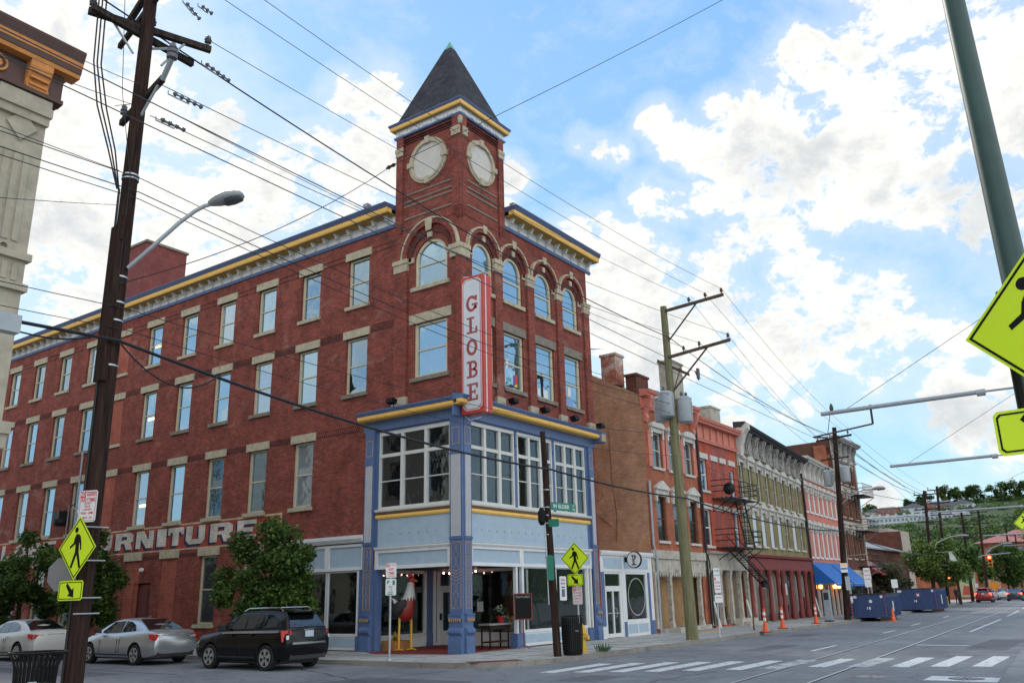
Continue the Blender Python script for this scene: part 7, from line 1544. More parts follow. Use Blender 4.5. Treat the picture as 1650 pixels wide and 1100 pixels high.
suv=dict(L=4.42,W=.90,ax=(.86,3.49),rw=.355,belt=1.10,
  body=[(0,.50,1.02,.74),(.05,.36,1.10,.82),(.20,.30,1.13,.88),(.5,.25,1.14,.90),(1.0,.24,1.13,.90),(2.4,.24,1.10,.90),(3.1,.24,1.09,.90),(3.5,.24,1.04,.89),(4.1,.26,.97,.85),(4.32,.32,.86,.78),(4.42,.42,.72,.66)],
  roof=[(.10,1.10),(.22,1.35),(.40,1.60),(.9,1.66),(1.6,1.68),(2.3,1.65),(2.7,1.50),(3.32,1.10)],
  side=[[(.62,1.20),(1.18,1.17),(1.18,1.55),(.88,1.54),(.60,1.38)],[(1.28,1.165),(1.98,1.15),(1.98,1.57),(1.28,1.56)],[(2.05,1.15),(2.92,1.13),(2.98,1.17),(2.50,1.53),(2.05,1.57)]],
  rearw=(.13,1.17,.34,1.50),frontw=(3.24,1.14,2.68,1.52),
  tail=[([(.06,.72,.80),(.20,.87,.80),(.24,.88,1.10),(.10,.74,1.12)],1),([(.035,.60,.82),(.06,.72,.82),(.06,.72,1.12),(.05,.66,1.1)],1),([(.05,.73,.86),(.08,.81,.86),(.09,.80,.97),(.06,.73,.97)],0)],
  plate=(.01,.0,1.00,.32,.17),mirror=(2.86,1.12),handles=[(1.45,.98),(2.35,.97)],seams=[1.22,2.0,2.95],bz=(.30,.52),trim=[((-.01,-.62,.72),(.03,.62,.775)),((.02,-.2,1.11),(.045,.2,1.13))],rails=[(.55,1.64),(.7,1.74),(2.1,1.73),(2.3,1.66)],spoiler=(.12,1.60),mirm=m_plastic)
p_black=carpaint('black_car_paint',(.003,.003,.004),rough=.18); p_silver=carpaint('silver_car_paint',(.50,.52,.54),.7,.28); p_white=carpaint('white_car_paint',(.62,.62,.60)); p_red=carpaint('red_car_paint',(.35,.012,.012)); p_navy=carpaint('dark_blue_car_paint',(.03,.04,.06))
Q=math.pi/2
sv_=make_car('parked_car','black compact off-road car parked under the street tree','car',(-5.24,1.55,GZ),Q,p_black,suv,group='cars parked along the side street')
b=B(); 
for s_ in (-1,1):
    b.loft([[Vector((x,s_*(.902+e),z)) for e,z in ((-.03,1.05-.012*x),(.000,1.05-.012*x),(-.012,1.10-.012*x),(-.04,1.11-.012*x))] for x in (.35,1.2,2.2,2.9)])
make=obj('shoulder_reflection_strip',b,m_chrome,sv_,local=True)  # bright strip standing in for the reflection along the shoulder
make_car('parked_car','silver saloon parked between the big left pole and the black car','car',(-5.25,8.05,GZ),Q,p_silver,sedan,group='cars parked along the side street')
make_car('parked_car','white saloon parked left of the big left pole','car',(-5.75,14.95,GZ),Q,p_white,sedan2,group='cars parked along the side street')
HX=math.atan2(.052,1)
make_car('driving_car','red sports utility car with lit brake lamps far down the street','car',(95.5,-2.45,GZ),HX,p_red,suv,brake=True,group='cars far down the street')
make_car('driving_car','dark saloon with lit brake lamps at the right edge far down the street','car',(104,-4.75,GZ),HX,p_navy,sedan,brake=True,group='cars far down the street')
make_car('parked_car','white saloon parked beyond the distant red car','car',(117,-2.0,GZ),HX,p_white,sedan,group='cars far down the street')
make_car('parked_car','pale car half hidden left of the distant red car','car',(112,-1.2+.3,GZ),HX,p_silver,sedan2,group='cars far down the street')
make_car('parked_car','black car behind the distant dark saloon at the right edge','car',(128,-3.6,GZ),HX,p_black,sedan2,group='cars far down the street')
make_car('parked_car','silver car farthest away at the right edge','car',(150,-4.4,GZ),HX,p_silver,suv,group='cars far down the street')
# ============================================================ skips, cones, street furniture
m_skip=M('skip_blue',(.025,.055,.155),.5,var=.2,c2=(.05,.06,.09),thr=.64,sc2=2); m_rust=M('rusty_steel',(.10,.045,.025),.8,var=.3)
m_cone=M('traffic_orange',(.75,.10,.015),.5,var=.08); m_refl=M('reflective_white',(.7,.7,.7),.4,var=.04)
def skip(label,x0,y0,x1,h,rz=0,w=2.3):
    t=thing('rubbish_skip',label,'skip',(x0,y0,GZ),'blue skips along the kerb',rz=rz); ORG[t.name]=Vector((0,0,0)); L_=x1-x0
    b=B(); z0,z1=.22,h; tk=.06
    b.box((0,0,z0),(L_,tk,z1)); b.box((0,w-tk,z0),(L_,w,z1)); b.box((0,tk,z0),(tk,w-tk,z1)); b.box((L_-tk,tk,z0),(L_,w-tk,z1)); b.box((tk,tk,z0),(L_-tk,w-tk,z0+.08)); obj('box',b,m_skip,t,local=True)
    b=B(); b2_=B(); n=int(L_/.38)
    for i in range(n): x=.12+i*(L_-.3)/n; b.box((x,-.07,z0+.05),(x+.12,-.001,z1-.12)); b2_.box((x,w+.001,z0+.05),(x+.12,w+.07,z1-.12))
    obj('side_rib_panel',b,m_skip,t,local=True); obj('side_rib_panel',b2_,m_skip,t,local=True)
    b=B(); b.box((-.03,-.05,z1),(L_+.03,.08,z1+.08)); b.box((-.03,w-.08,z1),(L_+.03,w+.05,z1+.08)); b.box((-.03,.08,z1),(.08,w-.08,z1+.08)); b.box((L_-.08,.08,z1),(L_+.03,w-.08,z1+.08)); obj('top_rail',b,m_plastic,t,local=True)
    b=B(); b.box((-.02,w/2-.03,z0),(-.001,w/2+.03,z1)); b.box((-.035,w/2-.4,h*.5),(-.001,w/2-.32,h*.58)); b.box((-.05,.05,z0+.1),(-.001,.12,z1-.1)); obj('door_hardware',b,m_skip,t,local=True)
    b=B(); b.box((.1,.3,.0),(L_-.1,.45,.22)); b.box((.1,w-.45,.0),(L_-.1,w-.3,.22)); obj('skids',b,m_rust,t,local=True)
    b=B()
    for i in range(8): 
        for yy in (.02,w-.1): b.box((-.012,yy,z0+.08+i*.17),(-.002,yy+.08,z0+.16+i*.17))
    obj('reflector_tape',b,m_cone,t,local=True)
    b=B(); b.box((-.012,w/2-.12,h*.45),(-.002,w/2+.08,h*.55),0); b.box((-.012,w*.8,h*.88),(-.002,w*.9,h*.98),0); b.box((-.012,.15,h*.88),(-.002,.3,h*.98),0); b.box((L_*.35,-.08,h*.35),(L_*.42,-.072,h*.75),0)
    for i in range(6 if w>2.5 else 0): b.lathe((-.01,w*.42+.16*math.cos(i*1.05),h*.76+.14*math.sin(i*1.05)),[(.04,-.004),(.04,.004)],6,1,ax=0)
    b.lathe((-.01,w*.42,h*.76),[(.1,-.003),(.1,.003)],14,0,ax=0); obj('stickers',b,[m_refl,M('skip_red_emblem',(.6,.12,.15),.5) if 'skip_red_emblem' not in bpy.data.materials else bpy.data.materials['skip_red_emblem']],t,local=True); return t
s1=skip('nearest blue rubbish skip with striped corners, beside the dark pole',33.3,-5.75,38.6,1.52,rz=.07,w=2.05)
s2=skip('farther blue rubbish skip with red emblem and yellow sticker',52.5,-6.0+.9,58.5,1.75,rz=.05,w=3.1)
def cone(p,label,h=.7):
    t=thing('traffic_cone',label,'traffic cone',p,'traffic cones'); b=B(); p=Vector(p); b.box(p+Vector((-.19,-.19,0)),p+Vector((.19,.19,.035))); b.lathe(p,[(.14,.035),(.03,h)],14); obj('cone',b,m_cone,t,smooth=40); b=B(); b.lathe(p,[(.115,.035+h*.22),(.085,h*.48)],14); b.lathe(p,[(.077,h*.58),(.06,h*.74)],14); obj('white_bands',b,m_refl,t,smooth=40)
cone((33.5,-6.0,GZ),'orange traffic cone with white bands before the blue skips',.78)
def tubecone(p,label):
    t=thing('delineator_tube',label,'delineator',p,'orange delineator tubes on the pavement'); p=Vector(p); b=B(); b.lathe(p,[(.26,0),(.26,.04),(.13,.06),(.09,.30),(.055,.42),(.05,.98),(.03,1.02)],12); obj('tube',b,m_cone,t,smooth=40); b=B(); b.lathe(p,[(.265,0),(.262,.03)],12); obj('base',b,m_plastic,t); b=B()
    for z in (.48,.72): b.lathe(p,[(.064,z),(.064,z+.14)],12)
    obj('white_bands',b,m_refl,t)
for q,l_ in (((1234,1018),'orange and white delineator tube nearest the greenish pole'),((1262,1012),'second orange and white delineator tube, before the dark red shopfront'),((1316,1004),'orange and white delineator tube beside the grey parking meter box')): 
    p=pl(*q,2,0); tubecone((p.x,p.y,0),l_)
t=thing('parking_meter_box','tall grey parking pay box on the pavement before the pink building','parking meter',(29.1,-3.5,0)); b=B(); b.box((28.95,-3.7,0),(29.25,-3.35,1.75)); obj('cabinet',b,m_greysteel,t); b=B(); b.box((28.93,-3.66,1.2),(28.95,-3.4,1.6)); b.box((28.9,-3.72,0),(29.3,-3.3,.08)); obj('panel',b,m_plastic,t)
for x,l_ in ((25.6,'white plastic pipe leaning by the dark red shopfront corner'),(38.2,'white drain pipe at the left of the blue awnings'),(20.9,'short white pipe beside the grey iron columns')):
    b=B(); b.tube([(x,-.35,0),(x-.15,-.12,1.3)],.06,8); obj('white_pipe',b,m_signwhite,label=l_,cat='pipe',loc=(x,-.35,0))
b=B(); b.box((14.6,-1.9,.0),(17.2,-1.75,.05)); obj('timber_plank',b,M('yellow_timber',(.45,.28,.12),.8),label='loose yellow timber plank on the pavement by the orange house',cat='plank',loc=(14.6,-1.9,0))
b=B(); b.tube([(18.0,-3.2,0),(18.05,-3.2,.95)],.04,6); obj('rusty_post',b,m_rust,label='short rusty post between two delineator tubes',cat='post',loc=(18,-3.2,0))
# litter bins: slatted steel
def litterbin(p,label,r=.31,h=1.0,flare=True,sz=1.0):
    t=thing('litter_bin',label,'litter bin',p,'black slatted litter bins'); p=Vector(p); r*=sz; h*=sz; n=30
    b=B()
    for k in range(n):
        a=2*math.pi*k/n; d=Vector((math.cos(a),math.sin(a),0)); e=Vector((-d.y,d.x,0))*.016*sz
        P=[(r*.86,.08*h),(r*.88,.5*h),(r*.9,.68*h),(r*.93,.82*h),(r*1.05,.93*h),(r*1.18,.985*h)] if flare else [(r*.92,.08*h),(r,.5*h),(r,.97*h)]
        vs=[];
        for q,z in P: c=p+d*q+Vector((0,0,z)); vs+=[c-e,c+e,c+e-d*.008,c-e-d*.008]
        fs=[]
        for i in range(len(P)-1):
            for j in range(4): fs.append((i*4+j,i*4+(j+1)%4,i*4+4+(j+1)%4,i*4+4+j))
        b.add(vs,fs)
    obj('slats',b,m_black,t)
    b=B(); R1=r*1.2 if flare else r*1.02
    pts=[p+Vector((math.cos(2*math.pi*k/32)*R1,math.sin(2*math.pi*k/32)*R1,h)) for k in range(33)]; b.tube(pts,.018*sz,6,caps=False); b.lathe(p,[(r*.9,.02),(r*.92,.1*h)],28); obj('rim_and_base',b,m_black,t,smooth=50)
    b=B(); b.lathe(p,[(r*.80,.1*h),(r*.83,.60*h if flare else .8*h)],24); obj('liner',b,M('bin_liner',(.018,.018,.02),.5) if 'bin_liner' not in bpy.data.materials else bpy.data.materials['bin_liner'],t,smooth=50)
    b=B(); fr=facing(p+Vector((0,0,0)),238); b2=Fr(p,fr.u,fr.n); b2.box(b,-.06,.06,.60*h,.645*h,r*.93,r*.96); obj('badge',b,m_greysteel,t)
litterbin((-16.33,-4.86,-.01),'black slatted litter bin with flared rim, left foreground',h=1.12,sz=1.0,r=.33)
litterbin((.52,-3.95,0),'black litter bin at the corner between the stub pole and the hydrant',r=.33,h=1.15,flare=False)
# hydrant
P0=Vector((1.80,-3.55,0)); m_hyd=M('hydrant_yellow',(.66,.42,.04),.5,var=.12,c2=(.35,.2,.05),thr=.66,sc2=9)
t=thing('fire_hydrant','yellow fire hydrant beside the corner litter bin','fire hydrant',P0); b=B(); b.lathe(P0,[(.17,0),(.17,.05),(.11,.07),(.105,.55),(.15,.57),(.15,.62),(.12,.64),(.115,.74),(.07,.82),(.03,.84),(.03,.88)],16); obj('barrel',b,m_hyd,t,smooth=40)
b=B(); b.lathe(P0+Vector((0,0,.48)),[(.05,-.21),(.05,.21)],10,ax=0); b.lathe(P0+Vector((0,0,.45)),[(.075,-.22),(.075,0)],12,ax=1); b.lathe(P0+Vector((0,0,.48)),[(.07,.16),(.07,.21)],10,ax=0); obj('outlets',b,m_hyd,t,smooth=40)
t=thing('weeds','green weeds growing at the kerb beside the hydrant','plant',(2.1,-4.1,0)); b=B(); rn=random.Random(5)
for i in range(90):
    a=rn.uniform(0,6.3); r=rn.uniform(0,.3); l=rn.uniform(.1,.35); e=rn.uniform(.5,1.4); p=Vector((2.1+r*math.cos(a),-4.1+r*.6*math.sin(a),0)); d=Vector((math.cos(a)*math.cos(e),math.sin(a)*math.cos(e),math.sin(e))); s_=Vector((-math.sin(a),math.cos(a),0))*.02; b.add([p,p+d*l*.6+s_,p+d*l,p+d*l*.6-s_],[(0,1,2,3)])
obj('leaves',b,m_fern,t)
# rooster statue in the entry
RO=Vector((.78,3.35,.012)); t=thing('rooster_statue','giant painted rooster statue with red body and yellow legs in the corner entry','statue',RO)
m_rr=M('rooster_red',(.28,.02,.012),.35,var=.1); m_rw=M('rooster_white',(.62,.61,.58),.4,var=.06); m_rb=M('rooster_black',(.008,.008,.009),.6); m_ry=M('rooster_yellow',(.78,.42,.02),.4,var=.06); m_comb=M('rooster_comb_red',(.55,.02,.015),.35,var=.08)
hd=Vector((.62,-.78,0)).normalized(); sd_=Vector((-hd.y,hd.x,0))   # faces to the right of the picture
def RP_(x,y,z): return RO+hd*x+sd_*y+Vector((0,0,z))
def blob(b,rings,n=16,m=None):
    # rings: (x,z, half-length across spine normal, half-width, tilt)
    out=[]
    for x,z,a,w_,tl in rings:
        d=Vector((math.cos(tl),0,math.sin(tl))); R=[]
        for k in range(n): c=math.cos(2*math.pi*k/n); s=math.sin(2*math.pi*k/n); R.append(RP_(x+d.x*a*c,w_*s,z+d.z*a*c))
        out.append(R)
    b.loft(out,m)
b=B(); blob(b,[(.10,.98,.05,.05,.1),(.08,1.05,.22,.20,.1),(.04,1.22,.33,.27,.15),(.02,1.42,.37,.29,.25),(.08,1.62,.32,.26,.3),(.15,1.80,.24,.21,.25),(.19,1.92,.18,.17,.1)]); obj('body',b,m_rr,t,smooth=60)
b=B(); blob(b,[(.17,1.80,.25,.22,.2),(.20,1.95,.20,.18,.1),(.22,2.12,.15,.13,0),(.23,2.30,.115,.10,0),(.24,2.36,.10,.09,0)])
for k in range(14): 
    a=2*math.pi*k/14; c,s=math.cos(a),math.sin(a); p=[RP_(.16+.25*math.cos(a-.2),.225*math.sin(a-.2),1.84+.05*c),RP_(.16+.25*math.cos(a+.2),.225*math.sin(a+.2),1.84+.05*c),RP_(.15+.29*c,.25*s,1.66+.06*c)]; b.add(p+[q_+Vector((0,0,.01)) for q_ in p],[(0,1,2),(3,5,4),(0,3,4,1),(1,4,5,2),(2,5,3,0)])
obj('neck_feathers',b,m_rw,t,smooth=60)
b=B(); blob(b,[(.23,2.33,.10,.09,0),(.26,2.40,.12,.10,0),(.27,2.48,.11,.09,0),(.26,2.55,.05,.04,0)]); blob(b,[(.34,2.32,.03,.03,0),(.35,2.24,.05,.05,0),(.35,2.16,.03,.03,0)]); obj('head',b,m_comb,t,smooth=60)
b=B(); fr_c=[(.14,2.50),(.12,2.62),(.18,2.58),(.18,2.72),(.25,2.62),(.28,2.76),(.32,2.60),(.36,2.66),(.36,2.50)]; b.prism([RP_(x,-.02,z) for x,z in fr_c],sd_*.04); obj('comb',b,m_comb,t)
b=B(); b.loft([[RP_(.34,.045*c,2.42+.05*s) for c,s in ((1,0),(0,1),(-1,0),(0,-1))],[RP_(.44,.03*c,2.40+.035*s) for c,s in ((1,0),(0,1),(-1,0),(0,-1))],[RP_(.50,.005*c,2.36+.005*s) for c,s in ((1,0),(0,1),(-1,0),(0,-1))]]); obj('beak',b,m_ry,t)
b=B()
for s_ in (-1,1): b.lathe(RP_(.30,s_*.095,2.46),[(.001,-.02),(.02,-.01),(.02,.01),(.001,.02)],8)
obj('eyes',b,m_rw,t)
b=B()
for s_ in (-1,1): b.loft([[RP_(x+.0*c,s_*(.22+w_+.05*k),z+h*c2) for c,c2,k in ((0,1,0),(0,.3,1),(0,-.6,1),(0,-1,0))] for x,z,h,w_ in ((.12,1.62,.12,.0),(-.05,1.50,.24,.05),(-.28,1.38,.26,.03),(-.48,1.34,.14,-.06),(-.60,1.36,.03,-.12))])
obj('wings',b,m_rb,t,smooth=50)
b=B(); b2=B()
for k in range(7):
    a=.95+.16*k; bb=b if k in (0,2) else b2; y=(k%3-1)*.05; P=[]
    L_=.55-.03*k; x0,z0_=-.28,1.50
    pts=[RP_(x0-L_*f*math.cos(a)*(1.0)-.06*f,y,z0_+L_*1.2*f*math.sin(a)-.32*f*f*(.6+.1*k)) for f in (0,.3,.6,.85,1)]
    bb.tube(pts,[.07,.085,.07,.05,.01],8)
obj('white_tail_feathers',b2,m_rw,t,smooth=60); obj('black_tail_feathers',b,m_rb,t,smooth=60)
b=B()
for s_ in (-1,1):
    b.tube([RP_(.06+.20*s_,s_*.12,1.15),RP_(.06+.22*s_,s_*.12,.06)],.042,8)
    for a in (-.5,0,.5,3.1): b.tube([RP_(.06+.22*s_,s_*.12,.05),RP_(.06+.22*s_+.18*math.cos(a),s_*.12+.18*math.sin(a),.02)],[.03,.015],6)
obj('legs',b,m_ry,t,smooth=50)
b=B(); b.box(RO+Vector((-.35,.1,0)),RO+Vector((.45,.75,.34))); obj('wooden_planter',b,M('planter_wood',(.34,.15,.05),.7,var=.2),label='low wooden crate behind the rooster legs',cat='crate',loc=RO+Vector((0,.4,0)))
t=thing('yellow_plant','yellow-green plant in the crate behind the rooster','plant',RO+Vector((.05,.4,.34))); b=B(); rn=random.Random(9)
for i in range(60):
    a=rn.uniform(0,6.3); e=rn.uniform(.2,1.3); l=rn.uniform(.12,.34); p=RO+Vector((.05,.42,.34)); d=Vector((math.cos(a)*math.cos(e),math.sin(a)*math.cos(e),math.sin(e))); s_=Vector((-math.sin(a),math.cos(a),0))*.035; b.add([p,p+d*l*.6+s_,p+d*l,p+d*l*.6-s_],[(0,1,2,3)])
obj('leaves',b,M('yellow_leaf',(.45,.36,.03),.6,var=.3),t)
# console table, flowers, chalk board
T0=Vector((2.55,.55,.012)); t=thing('display_table','dark wooden display table with open frame in the corner entry','table',T0); b=B(); ux=Vector((1,.0,0)); 
b.box(T0+Vector((-.65,-.25,.80)),T0+Vector((.65,.25,.86))); obj('table_top',b,M('grey_table_top',(.22,.23,.24),.5),t)
b=B(); b.box(T0+Vector((-.58,-.2,.66)),T0+Vector((.58,.2,.795))); b.box(T0+Vector((-.58,-.2,.22)),T0+Vector((.58,.2,.26))); obj('apron_and_shelf',b,m_creo,t)
for sx in (-1,1):
    for sy in (-1,1): b=B(); b.tube([T0+Vector((sx*.55,sy*.18,.8)),T0+Vector((sx*.55,sy*.18,.0))],.035,6); obj('leg',b,m_creo,t)
t=thing('flower_pot','red pot of white and red flowers on the display table','flower pot',T0+Vector((.35,0,.86))); b=B(); b.lathe(T0+Vector((.35,0,.86)),[(.10,0),(.15,.22),(.16,.24)],14); obj('pot',b,m_comb,t)
b=B(); b2=B(); rn=random.Random(11)
for i in range(160):
    a=rn.uniform(0,6.3); e=rn.uniform(-.4,1.4); l=rn.uniform(.08,.34); c=T0+Vector((.35,0,1.14)); d=Vector((math.cos(a)*math.cos(e),math.sin(a)*math.cos(e),math.sin(e)*.8)); s_=Vector((-math.sin(a),math.cos(a),0))*.03; bb=b if i%5 else b2; p=c+d*l
    bb.add([p,p+d*.07+s_,p+d*.12,p+d*.07-s_],[(0,1,2,3)])
obj('leaves',b,m_fern,t); obj('flowers',b2,m_signwhite,t)
C0=Vector((2.95,-.42,0)); t=thing('chalkboard_sign','chalkboard menu in a red frame on a thin stand beside the entry','chalkboard',C0); fr=facing((C0.x,C0.y,0),222)
b=B(); fr.box(b,-.30,.30,1.0,1.85,-.02,.0); obj('board',b,m_black,t)
b=B(); 
for q in ((-.33,-.29,.97,1.88),(.29,.33,.97,1.88),(-.29,.29,1.84,1.88),(-.29,.29,.97,1.01)): fr.box(b,*q,-.025,.015)
obj('frame',b,m_oxb,t); b=B(); b.tube([fr.p(0,.97,-.01),fr.p(0,.03,-.01)],.02,6); b.tube([fr.p(-.2,0.01,.1),fr.p(0,.15,0),fr.p(.2,0.01,.1)],.015,5); obj('stand',b,m_oxb,t)
b=B(); put_text(b,fr,'FEATURES',0,1.75,.11,.004,width=.5); obj('chalk_lettering',b,m_greysteel,t)
# ============================================================ a person far away
def person(p,label,h=1.72):
    me=bpy.data.meshes.new('person'); J={'pel':(0,0,.95),'sp':(0,.0,1.2),'ch':(0,0,1.42),'nk':(0,0,1.52),'hd':(.02,0,1.62),'ht':(.02,0,1.73),'ls':(0,.18,1.42),'le':(.02,.23,1.15),'lw':(.1,.2,.93),'rs':(0,-.18,1.42),'re':(.02,-.24,1.15),'rw':(.12,-.2,.95),'lh':(0,.1,.9),'lk':(.08,.1,.5),'la':(-.02,.1,.08),'lf':(.14,.1,.03),'rh':(0,-.1,.9),'rk':(.02,-.1,.5),'ra':(-.16,-.1,.1),'rf':(-.02,-.1,.03)}
    E=[('pel','sp'),('sp','ch'),('ch','nk'),('nk','hd'),('hd','ht'),('ch','ls'),('ls','le'),('le','lw'),('ch','rs'),('rs','re'),('re','rw'),('pel','lh'),('lh','lk'),('lk','la'),('la','lf'),('pel','rh'),('rh','rk'),('rk','ra'),('ra','rf')]
    R_s={'pel':.15,'sp':.13,'ch':.15,'nk':.06,'hd':.1,'ht':.07,'ls':.07,'le':.05,'lw':.04,'rs':.07,'re':.05,'rw':.04,'lh':.1,'lk':.07,'la':.05,'lf':.045,'rh':.1,'rk':.07,'ra':.05,'rf':.045}
    ks=list(J); me.from_pydata([J[k] for k in ks],[(ks.index(a),ks.index(c)) for a,c in E],[]); o=bpy.data.objects.new('person',me); COL.objects.link(o); o.modifiers.new('s','SKIN'); o.modifiers.new('u','SUBSURF').levels=1
    for i,k in enumerate(ks): me.skin_vertices[0].data[i].radius=(R_s[k],R_s[k])
    me.skin_vertices[0].data[0].use_root=True; dg=bpy.context.evaluated_depsgraph_get(); m2=bpy.data.meshes.new_from_object(o.evaluated_get(dg)); m2.name='person'; bpy.data.objects.remove(o)
    m2.materials.clear(); m2.materials.append(M('dark_clothing',(.02,.018,.02),.8)); m2.materials.append(M('skin_tone',(.35,.18,.12),.6))
    for pg in m2.polygons: pg.use_smooth=True; pg.material_index=1 if pg.center.z>1.50 or (pg.center.z<.97 and abs(pg.center.y)>.17 and pg.center.z>.85) else 0
    o=bpy.data.objects.new('person',m2); COL.objects.link(o); o.location=p; o.rotation_euler=(0,0,R_(200)); tag(o,label,'person')
person((81.5,-1.9,GZ+.1),'person in dark clothes standing at the far pavement edge right of the skips')
b=B(); q_=Vector((80.5,-1.1,0)); b.lathe(q_,[(.17,0),(.12,.1),(.12,.6),(.15,.62),(.06,.8)],10); obj('fire_hydrant',b,m_hyd,label='distant yellow fire hydrant next to the standing person',cat='fire hydrant',loc=q_)
# ============================================================ trees
def leafmat(name,c,c2):
    m,t,b=nmat(name); n=t.nodes.new; l=t.links.new; g=n('ShaderNodeNewGeometry'); z=n('ShaderNodeTexNoise'); z.inputs['Scale'].default_value=2.2; z.inputs['Detail'].default_value=4; l(g.outputs['Position'],z.inputs[0])
    r=n('ShaderNodeValToRGB'); r.color_ramp.elements[0].position=.36; r.color_ramp.elements[0].color=(*c,1); r.color_ramp.elements[1].position=.64; r.color_ramp.elements[1].color=(*c2,1); l(z.outputs[0],r.inputs[0]); l(r.outputs[0],b.inputs['Base Color']); b.inputs['Roughness'].default_value=.55; b.inputs['Specular IOR Level'].default_value=.3
    b.inputs['Transmission Weight'].default_value=0; b.inputs['Subsurface Weight'].default_value=0
    tr=n('ShaderNodeBsdfTranslucent'); l(r.outputs[0],tr.inputs[0]); mx_=n('ShaderNodeMixShader'); mx_.inputs[0].default_value=.3; l(b.outputs[0],mx_.inputs[1]); l(tr.outputs[0],mx_.inputs[2]); l(mx_.outputs[0],t.nodes['Material Output'].inputs[0]); return m
m_leaf=leafmat('street_tree_leaf',(.035,.08,.020),(.13,.21,.045)); m_leaf2=leafmat('lighter_leaf',(.065,.12,.03),(.20,.28,.06)); m_leaf3=leafmat('dull_shrub_leaf',(.06,.07,.035),(.12,.13,.06)); m_bark=woodmat('tree_bark',(.03,.022,.017),(.09,.07,.05))
def tree(label,base,h,r,n,leaf,seed,mat,group,clumps=26,zc=.62,flat=.8,trunk=.11,name='street_tree',cat='tree',crown_z=None):
    rn=random.Random(seed); base=Vector(base); t=thing(name,label,cat,base,group)
    cz=h*zc; rz=h-cz; C_=[]
    for i in range(clumps):
        while True:
            v=Vector((rn.uniform(-1,1),rn.uniform(-1,1),rn.uniform(-1,1)))
            if .30<v.length<1.0: break
        C_.append((base+Vector((v.x*r,v.y*r,cz+v.z*rz*flat)),rn.uniform(.15,.36)*r))
    b=B(); top=base+Vector((0,0,cz)); b.tube([base-Vector((0,0,.1)),base+Vector((.03,.02,h*.2)),base+Vector((-.02,.03,h*.38)),top+Vector((0,0,rz*.4))],[trunk*1.25,trunk,trunk*.85,trunk*.3],9)
    for c,cr_ in C_[:12]:
        s=base+Vector((0,0,h*.33+rn.uniform(0,h*.15))); mid=s.lerp(c,.55)+Vector((0,0,.1*h)); b.tube([s,mid,c],[trunk*.45,trunk*.25,trunk*.06],6)
    obj('trunk',b,m_bark,t,smooth=50)
    vs=[];fs=[]
    for i in range(n):
        c,cr_=C_[i%len(C_)] if rn.random()<.96 else (base+Vector((0,0,cz)),r*.9)
        u=Vector((rn.gauss(0,1),rn.gauss(0,1),rn.gauss(0,1))).normalized()*(cr_*rn.random()**.4); p=c+u
        d=Vector((rn.gauss(0,1),rn.gauss(0,1),rn.gauss(0,.6)-.2)).normalized(); s_=d.cross(Vector((rn.gauss(0,.5),rn.gauss(0,.5),1))).normalized(); l=leaf*rn.uniform(.7,1.3); w_=l*.42; k=len(vs)
        vs+=[p,p+d*l*.45+s_*w_,p+d*l,p+d*l*.45-s_*w_]; fs.append((k,k+1,k+2,k+3))
    me=bpy.data.meshes.new('crown'); me.from_pydata([tuple(v-base) for v in vs],[],fs); me.materials.append(mat); o=bpy.data.objects.new('crown',me); COL.objects.link(o); o.parent=t
    return t
G1='street trees along the side street'
tree('leafy round street tree in front of the painted wall sign, behind the black car',(-2.9,6.3,0),4.5,1.72,26000,.13,12,m_leaf,G1,clumps=44,zc=.57,flat=.95)
tree('street tree directly left of the big left pole',(-3.0,18.0,0),4.9,1.6,20000,.14,2,m_leaf,G1,clumps=30,zc=.58,flat=.95)
tree('street tree at the left edge of the picture',(-3.0,23.8,0),5.3,1.8,18000,.14,3,m_leaf,G1,clumps=30,zc=.58,flat=.95)
G2='trees farther along the main street'
tree('tall light green tree rising behind the farther blue skip',(76,-1.4,0),7.0,2.7,14000,.24,4,m_leaf2,G2,clumps=30,zc=.60)
tree('dull olive shrub-like tree before the low brown building',(59,.6,0),4.4,2.5,12000,.17,5,m_leaf3,G2,clumps=30,zc=.52,name='small_tree')
tree('second tree, darker, just right of the tall light green tree',(84,-1.8,0),7.0,2.5,11000,.24,6,m_leaf,G2,clumps=26)
tree('wide dark tree behind the traffic light',(128,-1.6,0),8.2,3.6,12000,.32,7,m_leaf,G2,clumps=30,zc=.58)
tree('dark tree right of the traffic light',(142,-5.2,0),8.6,3.8,12000,.34,8,m_leaf,G2,clumps=30,zc=.58)
tree('small green tree left of the far traffic light pole',(121,1.4,0),6.4,2.2,8000,.3,14,m_leaf2,G2,clumps=22,zc=.6)
tree('tall tree at the right edge behind the small yellow-green sign',(92,-12.5,0),14.0,4.4,16000,.30,9,m_leaf2,G2,clumps=34,zc=.66,trunk=.25)
tree('far tree at the right edge of the street',(170,-9.5,0),9,4.4,9000,.38,10,m_leaf,G2,clumps=26)
diamond('small yellow-green diamond warning sign cut by the right edge in front of trees',pl(1652,842,0,38),200,.9,grp=None); 
t=thing('sign_post','post of the small warning sign at the right edge','sign post',(38.05,pl(1652,842,0,38).y,0)); b=B(); y_=pl(1652,842,0,38).y; b.tube([(38.05,y_,0),(38.05,y_,5.6)],.035,6); obj('post',b,m_steel,t)
